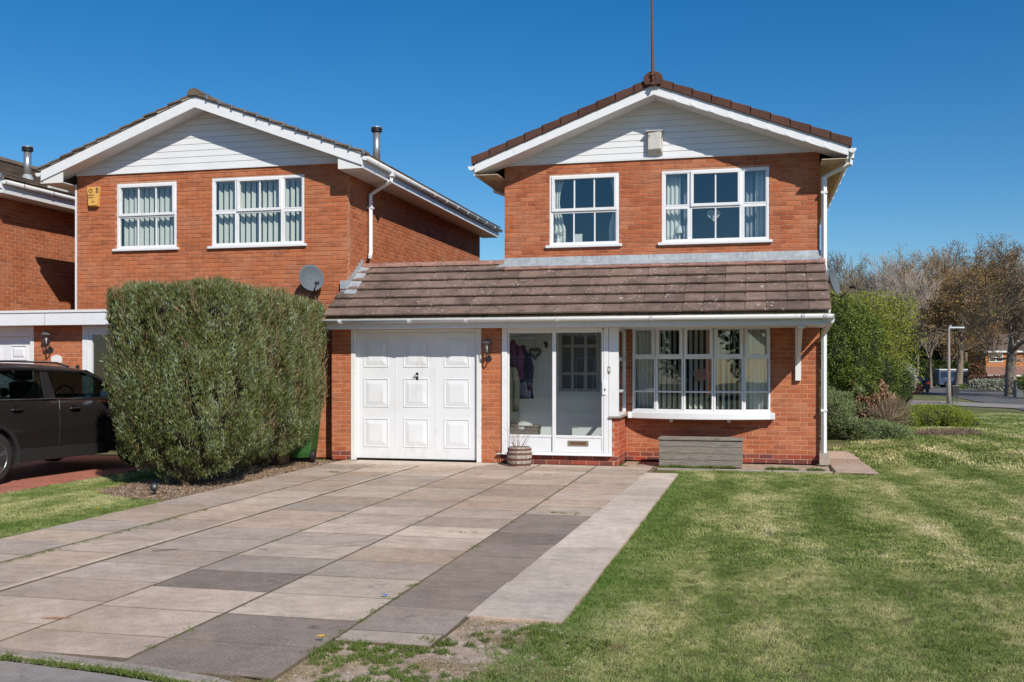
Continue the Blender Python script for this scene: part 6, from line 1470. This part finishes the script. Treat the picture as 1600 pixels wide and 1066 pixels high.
# ---------------- bare and budding trees
def tree_segments(seed, Ht, r0, spread=.75, levels=5, first=.28, up=.15, ratio=.72, nchild=(3, 5), wig=.12, seg=5):
    r2 = random.Random(seed); S_ = []; tips = []
    def grow(p, d, L, r_, lv):
        n = seg if lv < 3 else 3; pts = [p]; rad = [r_]
        for i in range(n):
            wg = wig*(.3 if lv == 0 else 1); d = (d+Vector((r2.gauss(0, wg), r2.gauss(0, wg), r2.gauss(0, wg*.6)+up*.1*(lv > 0)))).normalized(); p = p+d*L/n; pts.append(p); rad.append(r_*(1-.65*(i+1)/n))
        S_.append((lv, pts, rad))
        if lv >= levels-1: tips.append(p); return
        k = r2.randint(*nchild)+(3 if lv == 0 else 0)
        for j in range(k):
            u_ = first+(1-first)*(j+r2.random())/k if lv == 0 else .25+.75*(j+r2.random())/k; u_ = min(u_, .999); idx = u_*n; i = int(idx); q = pts[i].lerp(pts[i+1], idx-i); dd = (pts[i+1]-pts[i]).normalized()
            a = r2.uniform(0, 6.28); sd = dd.orthogonal().normalized(); sd.rotate(Matrix.Rotation(a, 3, dd)); an = r2.uniform(.5, 1.0)*spread
            nd = (dd*math.cos(an)+sd*math.sin(an)+Vector((0, 0, up))).normalized(); grow(q, nd, L*ratio*r2.uniform(.75, 1.1)*(1-.35*u_ if lv == 0 else 1), max(rad[i]*.62, .004), lv+1)
        if lv > 0 or True: grow(pts[-1], d, L*ratio*.8, rad[-1], lv+1)
    grow(Vector((0, 0, -.1)), Vector((0, 0, 1)), Ht*.42, r0, 0); return S_, tips
def seg_mesh(S_, lv0, lv1, minr):
    Vs, Fs, n = [], [], 0
    for lv, pts, rad in S_:
        if not (lv0 <= lv <= lv1): continue
        k = 7 if lv == 0 else (5 if lv == 1 else 3); m = len(pts); d = (pts[-1]-pts[0]).normalized(); a = d.orthogonal().normalized(); c = d.cross(a)
        for p, r_ in zip(pts, rad):
            r_ = max(r_, minr)
            for q in range(k): an = 2*math.pi*q/k; v = p+(a*math.cos(an)+c*math.sin(an))*r_; Vs.append((v.x, v.y, v.z))
        for i in range(m-1):
            for q in range(k): Fs.append((n+i*k+q, n+i*k+(q+1) % k, n+(i+1)*k+(q+1) % k, n+(i+1)*k+q))
        n += m*k
    return np.array(Vs), np.array(Fs)
m_bk = plain('tree_bark', (.22,.17,.13), .95, .35, 2, .3, 20); m_tw = plain('bare_twigs', (.25,.18,.13), .95, .3, .5); m_tw2 = plain('bare_twigs_grey', (.30,.25,.21), .95, .3, .5)
m_bud = leafmat('budding_oak', [(.34,.19,.06),(.26,.15,.06),(.42,.26,.09),(.22,.16,.07)], .9, .2, .3, .3); m_budg = leafmat('budding_green', [(.20,.20,.06),(.27,.25,.09),(.17,.15,.06)], .9, .2, .3, .3)
PROT = {}
def proto(key, seed, Ht, r0, minr, bud=None, nb=0, bs=.2, tw=None, **k):
    S_, tips = tree_segments(seed, Ht, r0, **k); 
    V, F_ = seg_mesh(S_, 0, 1, .02); me1 = mesh_np('trunk', V, F_, m_bk, None, True); V, F_ = seg_mesh(S_, 2, 9, minr); me2 = mesh_np('crown', V, F_, tw or m_tw); ms = [me1.data, me2.data]
    if bud:
        T = np.array([tuple(t_) for t_ in tips]); idx = rng.integers(0, len(T), nb); P = T[idx]+rng.normal(0, .22, (nb, 3)); L = rng.uniform(.4, 1.1, nb)*bs
        V, F_ = leaves(P, rng.normal(0, 1, (nb, 3)), rng.normal(0, 1, (nb, 3)), L, L*.6); m3 = mesh_np('buds', V, F_, bud); ms.append(m3.data); bpy.data.objects.remove(m3)
    bpy.data.objects.remove(me1); bpy.data.objects.remove(me2); PROT[key] = ms
proto('a', 21, 17, .22, .022, None, 0, tw=m_tw2, nchild=(4,5), spread=.55, up=.25); proto('b', 22, 17, .25, .022, m_budg, 5000, .22, spread=.65, up=.2); proto('c', 23, 17, .25, .024, m_bud, 16000, .20, spread=.8, up=.12)
def place_tree(key, X, Y_, sc_, rz, name, label, group=None):
    t = thing(name, label, 'tree', (X, Y_, hgt(Y_)-.1), rz=rz, group=group); t.scale = (sc_, sc_, sc_)
    for nm, me in zip(('trunk', 'crown', 'buds'), PROT[key]):
        o = link(bpy.data.objects.new(nm, me), t)
        if nm != 'trunk': o['kind'] = 'stuff'
    return t
WOOD = [(1298,395,150,'a'),(1325,388,160,'a'),(1350,398,145,'b'),(1375,404,140,'a'),(1398,390,150,'a'),(1420,382,155,'b'),(1445,392,135,'c'),(1468,380,150,'a'),(1490,386,140,'c'),(1512,372,158,'c'),(1545,366,162,'c'),(1575,370,165,'b'),(1610,380,160,'c'),(1640,385,170,'a'),(1336,420,125,'b'),(1385,425,120,'a'),(1410,415,118,'a'),(1455,430,112,'a'),(1312,432,110,'b'),(1432,428,115,'a'),(1362,415,110,'a'),(1475,420,125,'c'),(1530,395,175,'c'),(1270,400,150,'a'),(1595,400,172,'c'),(1400,432,128,'a'),(1560,395,185,'a'),(1500,400,180,'c'),(1450,400,170,'c'),(1430,410,165,'b'),(1380,412,160,'c'),(1340,410,165,'c')]
ORD = 'first second third fourth fifth sixth seventh eighth ninth tenth eleventh twelfth thirteenth fourteenth fifteenth sixteenth seventeenth eighteenth'.split()
kinds = {'a': ('bare grey tree from the left in the far wood', 'bare_tree'), 'b': ('greenish budding tree from the left in the far wood', 'budding_tree'), 'c': ('rusty brown budding oak from the left in the far wood', 'oak_tree')}
hts = {}
for k_ in PROT: hts[k_] = max(v.co.z for v in PROT[k_][1].vertices)
for i, (px, py, t_, ky) in enumerate(WOOD):
    X, Y_ = PD(px, t_); top = CH+(HOR-py)/F*t_; s_ = (top+.7)/hts[ky]; place_tree(ky, X, Y_, s_, i*1.9, kinds[ky][1], ORD[sum(1 for q in WOOD if q[3] == ky and q[0] < px)]+' '+kinds[ky][0], 'trees of the far wood')
# the two oaks this side of the far houses
proto('o1', 41, 11, .42, .016, m_budg, 3500, .13, spread=1.0, up=.02, first=.45, levels=6, nchild=(3, 4), ratio=.74, wig=.2)
X, Y_ = PD(1580, 78); o1 = place_tree('o1', X, Y_, 1.25, 2.2, 'oak_tree', 'big spreading oak at the right edge, its thick trunk before the far house')
X, Y_ = PD(1497, 104); proto('o2', 43, 12, .40, .022, m_bud, 9000, .24, spread=.85, up=.10, first=.68, levels=5, nchild=(4, 5)); place_tree('o2', X, Y_, 1.15, 0, 'oak_tree', 'rusty budding oak whose trunk stands before the blue van')
shrub('tall_hedge', 'dark green clipped hedge behind the blue van', 'hedge', [SP(p, 585, 122, 16, 21) for p in range(1395, 1512, 14)], 9000, .35, m_dg, core=m_core)
shrub('green_tree', 'round green bushy tree behind the clipped hedge, below the wood', 'tree', [SP(1440,545,128,24,26),SP(1462,548,128,18,24),SP(1420,555,128,14,18)], 7000, .42, m_dg, core=m_core)
for i, (px, py, rp, rq) in enumerate(((1300,560,30,40),(1345,545,30,45),(1385,560,25,40))): pass
shrub('undergrowth', 'mass of dark undergrowth at the foot of the far wood', 'undergrowth', [SP(p, 545+8*math.sin(p), 178, 24, 62+12*math.sin(p*1.7)) for p in range(1060, 1680, 26)], 24000, .5, leafmat('undergrowth', [(.08,.08,.035),(.14,.115,.06),(.18,.14,.08),(.09,.11,.035)], .9, .1, .4, .2), core=m_core)
shrub('front_hedge', 'low brown and green hedge with pale stones in front of the far house', 'hedge', [SP(p, 597, 96, 10, 9) for p in range(1524, 1578, 9)], 4000, .18, m_brhedge, core=m_core)
shrub('brown_shrub', 'reddish brown shrub at the left corner of the far house', 'shrub', [SP(1526,580,110,12,13)], 1500, .22, m_brhedge, core=m_core)
shrub('pale_flower_bank', 'pale grey flowering rockery in front of the brown hedge', 'plant', [SP(p, 601, 94, 8, 8) for p in range(1522, 1574, 8)], 2500, .16, m_blos, core=m_core)
shrub('verge_weeds', 'patch of green weeds at the foot of the left oak trunk', 'plant', [SP(1505,604,100,8,3)], 400, .15, m_ivy)
shrub('green_bush', 'green bush at the right edge beside the grey cabinet', 'shrub', [SP(1612,600,72,20,16)], 2500, .13, m_ivy, core=m_core)

# ---------------- far house
m_fbrick = brick_mat('brick_far', [(.50,.19,.07),(.44,.16,.06),(.52,.22,.09)], .4); m_ftile = tile_mat('tile_far', (.105,.080,.068), (.13,.10,.085), .1, .7, .2); m_wgl = glass_mat('far_glass', (.3,.35,.4), 2)
X0, Y0 = PD(1540, 138); gz0 = -.7; k = 138/F
fh = thing('far_house', 'small brick house with brown roof and white window seen beyond the big oak', 'house', (X0, Y0, gz0), rz=YAW*.6)
ezf = CH+(HOR-548)*k-gz0; rzf = CH+(HOR-521)*k-gz0; bz = CH+(HOR-573)*k-gz0
b = MB(); b.box(0, 9, 0, 7, 0, ezf); b.build('walls', m_fbrick, fh)
b = MB(); b.prism([(0, ezf), (3.5, rzf-.15), (7, ezf)], -.002, .1, 'x'); b.build('gable_wall', m_fbrick, fh)
b = MB(); b.v = [(-.3,-.4,ezf-.05),(9.3,-.4,ezf-.05),(9.3,3.5,rzf),(-.3,3.5,rzf),(-.3,7.4,ezf-.05),(9.3,7.4,ezf-.05)]; b.f = [[0,1,2,3],[3,2,5,4]]; o = b.build('roof', m_ftile, fh); sm = o.modifiers.new('s','SOLIDIFY'); sm.thickness = .15
MB().box(-.3, 9.3, -.44, -.40, ezf-.25, ezf-.03).build('gutter_board', m_white, fh)
for wx0, wx1 in ((.45, 2.25), (5.2, 7.0)):
    z0, z1 = CH+(HOR-566)*k-gz0, CH+(HOR-551)*k-gz0; b = MB(); ring(b, wx0, wx1, z0, z1, .10, -.06, .0); b.box((wx0+wx1)/2-.05, (wx0+wx1)/2+.05, -.06, 0, z0+.1, z1-.1); b.box(wx0+.1, (wx0+wx1)/2-.051, -.05, 0, (z0+z1)/2-.04, (z0+z1)/2+.04); b.box((wx0+wx1)/2+.051, wx1-.1, -.05, 0, (z0+z1)/2-.04, (z0+z1)/2+.04); wf = b.build('window', m_white, fh)
    MB().box(wx0+.1, wx1-.1, -.02, -.003, z0+.1, z1-.1).build('pane', m_wgl, wf)
b = MB(); b.v = [(-.3,-1.6,bz-1.15),(9.3,-1.6,bz-1.15),(9.3,-.01,bz),(-.3,-.01,bz)]; b.f = [[0,1,2,3]]; o = b.build('porch_roof', tile_mat('tile_farred', (.20,.10,.08), (.24,.13,.10), .1), fh); sm = o.modifiers.new('s','SOLIDIFY'); sm.thickness = .12
MB().box(-.3, 9.3, -1.64, -1.60, bz-1.35, bz-1.12).build('porch_fascia', m_white, fh); MB().box(.1, 5.2, -1.3, -.01, 0, bz-1.2).build('front_bay', m_fbrick, fh)
MB().box(.5, 3.0, -1.36, -1.301, 0, bz-1.4).build('garage_door', m_white, fh)
X, Y_ = PD(1537, 104); t = thing('blue_board', 'blue and white board standing before the reddish far porch roof', 'board', (X, Y_, -.7), rz=YAW)
MB().box(-.55, .55, 0, .06, .55, 1.25).build('board_panel', plain('board_blue', (.05,.17,.45), .6, .3, 3, grime=((.6,.65,.7), 5, .5)), t); MB().box(-.5, .5, -.01, -.001, 1.25, 1.33).build('board_trim', m_white, t)
for s_ in (-.45, .45): MB().box(s_-.04, s_+.04, 0, .06, 0, .549).build('post', m_wpaint, t)
# ---------------- street lamps, cabinet, green frame
m_col = plain('lamp_column', (.30,.25,.22), .9, .15, 4, .3, 30); m_lh = plain('lamp_head', (.45,.50,.52), .5, .1)
def street_lamp(px, pyb, pyt, t_, label, s_=1):
    X, Y_ = PD(px, t_); zb_ = hgt(Y_); Ht = CH+(HOR-pyt)/F*t_-zb_; t = thing('street_lamp', label, 'street lamp', (X, Y_, zb_), rz=YAW, group='street lamps')
    w_ = t_/F; MB().lathe([(.14, 0), (.125, 1.3), (.10, 1.4), (.075, Ht-.1), (.06, Ht)], seg=10).build('column', m_col, t, smooth=True)
    b = MB(); b.tube([(0, 0, Ht-.02), (.15, 0, Ht+.05), (.35, 0, Ht+.02)], .045, 8); b.build('bracket_arm', m_lh, t, smooth=True)
    b = MB(); rows = []
    for u_ in range(9): v = u_/8; wv = .13*math.sin(math.pi*min(.97, max(.03, v)))**.5; rows.append([(.0+.95*v, wv*math.cos(a), Ht+.02+.075*math.sin(a)*(1 if math.sin(a) > 0 else .7)) for a in [2*math.pi*q/10 for q in range(10)]])
    b.grid(rows, close=True); b.build('lantern_head', m_lh, t, smooth=True); MB().lathe([(.06,Ht+.05),(.06,Ht+.16),(.03,Ht+.19)], c=(.1,0,0), seg=10).build('photocell', m_lh, t)
street_lamp(1482.5, 624, 513, 62, 'concrete street lamp in front of the blue van, the nearer of two')
street_lamp(1586, 615, 534, 80, 'thin street lamp close to the thick oak trunk by the grey cabinet')
X, Y_ = PD(1591, 76); b = MB(); b.box(-.28, .28, -.2, .2, 0, 1.25); b.box(-.31, .31, -.23, .23, 1.25, 1.30); t = tag(b.build('street_cabinet', plain('cabinet_grey', (.10,.11,.115), .6), bevel=.02), 'dark grey street cabinet at the foot of the thick oak trunk', 'cabinet'); t.location = (X, Y_, hgt(Y_)); t.rotation_euler = (0, 0, YAW)
X, Y_ = PD(1492, 62); t = thing('green_bin_stand', 'small dark green post bin beside the nearer street lamp', 'bin', (X, Y_, hgt(Y_)), rz=YAW); m_pg = plain('park_green', (.02,.09,.05), .5)
for x in (-.12, .12): MB().tube([(x, 0, 0), (x, 0, 1.1)], .025, 6).build('post', m_pg, t)
MB().prism([(-.2,.55),(.2,.55),(.24,1.15),(-.24,1.15)], -.16, .16, 'y').build('bin_body', m_black, t, bevel=.02); MB().box(-.12, .12, -.02, .02, .25, .30).build('cross_bar', m_pg, t)
# ---------------- the two far vehicles
def far_wheels(t, xs_, w_, r_):
    for x in xs_:
        for s_ in (-1, 1): wl = MB().lathe([(.18,-.1),(r_-.02,-.1),(r_,-.07),(r_,.07),(r_-.02,.1),(.18,.1)], c=(x, (w_-.1)*s_, r_), seg=20, axis='y').build('wheel', m_tyre, t, smooth=True); MB().lathe([(.02,.101*s_),(.17,.101*s_)] , c=(x, (w_-.1)*s_, r_), seg=16, axis='y').build('rim', m_alloy, wl)
def far_body(t, prof, w_, wt, zb_, zt_, mat):
    def ww(z): return w_ if z <= zb_ else w_+(wt-w_)*(z-zb_)/(zt_-zb_)
    b = MB(); n_ = len(prof); b.v = [(x, -ww(z), z) for x, z in prof]+[(x, ww(z), z) for x, z in prof]; b.f = [list(range(n_)), [n_+i for i in range(n_)][::-1]]+[[i, n_+i, n_+(i+1) % n_, (i+1) % n_] for i in range(n_)]
    return b.build('vehicle_body', mat, t, bevel=.05, seg=3, recalc=True), ww
def arch(cx, r_, n_=8): return [(cx-r_*math.cos(math.pi*k/n_), .33+r_*math.sin(math.pi*k/n_)) for k in range(n_+1)]
m_van = plain('van_blue', (.035,.055,.105), .35, .1); m_dkg = plain('tinted_glass', (.015,.02,.025), .12, .1, spec=.8)
X, Y_ = PD(1500, 113); van = thing('blue_van', 'dark blue van with pale roof parked behind the left oak trunk', 'van', (X, Y_, hgt(Y_)), rz=YAW-R(6)); va = arch(-1.6,.40)+arch(1.55,.40)
_, ww = far_body(van, [(-2.55,.35)]+va+[(2.5,.35),(2.55,.75),(2.40,1.05),(1.55,1.25),(.95,1.92),(.75,1.98),(-2.45,1.98),(-2.55,1.8)], .95, .82, 1.1, 1.98, m_van)
MB().box(-2.5, .8, -.84, .84, 1.985, 2.10).build('pale_roof', m_wpaint, van, bevel=.04); far_wheels(van, (-1.6, 1.55), .95, .33)
for s_ in (-1, 1):
    for (a0, a1, t0, t1) in ((-2.3,-1.35,-2.3,-1.35),(-1.2,-.2,-1.2,-.2),(-.05,1.0,-.05,.72),):
        b = MB(); z0, z1 = 1.22, 1.78; P4 = [(a0, (ww(z0)+.004)*s_, z0), (a1+(.35 if a1 > .5 else 0), (ww(z0)+.004)*s_, z0), (t1+.15*(a1 > .5), (ww(z1)+.004)*s_, z1), (t0, (ww(z1)+.004)*s_, z1)]; b.poly(P4); o = b.build('side_window', m_dkg, van); sm = o.modifiers.new('s','SOLIDIFY'); sm.thickness = .01
b = MB(); b.poly([(1.50,-.78,1.30),(1.50,.78,1.30),(1.02,.72,1.85),(1.02,-.72,1.85)]); o = b.build('windscreen', m_dkg, van); o.location = (.02, 0, .03)
X, Y_ = PD(1431, 92); fc = thing('dark_hatchback', 'dark car with red rear lights driving away on the road', 'car', (X, Y_, hgt(Y_)), rz=R(90)+YAW-R(12)); ca_ = arch(-1.25,.36)+arch(1.3,.36)
_, ww = far_body(fc, [(-2.0,.32)]+ca_+[(1.95,.32),(2.0,.65),(1.85,.82),(1.0,.95),(.35,1.40),(-.2,1.47),(-1.3,1.42),(-1.85,1.02),(-2.02,.85)], .87, .62, .95, 1.47, plain('dark_car_paint', (.012,.014,.02), .3, .1)); far_wheels(fc, (-1.25, 1.3), .87, .31)
b = MB(); b.poly([(-1.86,-.66,1.03),(-1.86,.66,1.03),(-1.40,.56,1.38),(-1.40,-.56,1.38)]); o = b.build('rear_window', m_dkg, fc); o.location = (-.03, 0, .01)
for s_ in (-1, 1): MB().box(-2.06, -1.85, min(.50*s_,.84*s_), max(.50*s_,.84*s_), .78, .98).build('tail_light', bpy.data.materials['tail_red'], fc, bevel=.02)
MB().box(-2.06, -2.03, -.26, .26, .60, .72).build('number_plate', plain('plate_yellow', (.6,.45,.05), .5), fc)
for s_ in (-1, 1):
    b = MB(); b.poly([(-1.2, (ww(1.02)+.004)*s_, 1.0), (.75, (ww(1.02)+.004)*s_, 1.0), (.3, (ww(1.36)+.004)*s_, 1.36), (-1.1, (ww(1.36)+.004)*s_, 1.36)]); b.build('side_window', m_dkg, fc)

# ---------------- across the road behind the camera (seen only in the window panes)
oh = thing('opposite_house', 'brick house with white windows across the road, seen reflected in the porch glass', 'house', (-9, -24, -.03), rz=R(180))
MB().box(-6, 6, 0, 8, 0, 5).build('walls', m_fbrick, oh)
b = MB(); b.v = [(-6.4,-.5,4.95),(6.4,-.5,4.95),(6.4,4,7.6),(-6.4,4,7.6),(-6.4,8.5,4.95),(6.4,8.5,4.95)]; b.f = [[0,1,2,3],[3,2,5,4]]; b.build('roof', m_ftile, oh)
for (wx, z0, wd2, h2) in ((-4,.9,2.4,1.3),(0,.1,1,2.1),(3.8,.9,2.4,1.3),(-4,3.2,2,1.2),(0,3.2,1.2,1.2),(3.8,3.2,2,1.2)):
    b = MB(); ring(b, wx-wd2/2, wx+wd2/2, z0, z0+h2, .08, -.06, 0); b.box(wx-.04, wx+.04, -.05, 0, z0+.08, z0+h2-.08); wf = b.build('window', m_white, oh); MB().box(wx-wd2/2+.08, wx+wd2/2-.08, -.03, -.003, z0+.08, z0+h2-.08).build('pane', m_dkg, wf)
for i, (x, y, s_) in enumerate(((3,-22,1.0),(9,-24,1.2),(-20,-23,1.1),(16,-20,1.0),(-28,-20,1.1))):
    f_, lo_, hi_ = lobes([(x, y, 3.2*s_, 2.8, 2.6, 2.9*s_), (x+1.2, y, 2.0, 2.2, 2.2, 2.0)])
    shrub('garden_tree', 'leafy garden tree across the road, %s in its row, seen only in reflections' % ORD[i], 'tree', [(x, y, 3.2*s_, 2.8, 2.6, 2.9*s_), (x+1.2, y, 2.0, 2.2, 2.2, 2.0)], 3500, .35, m_dg, core=m_core, group='garden trees across the road', zmin=0)
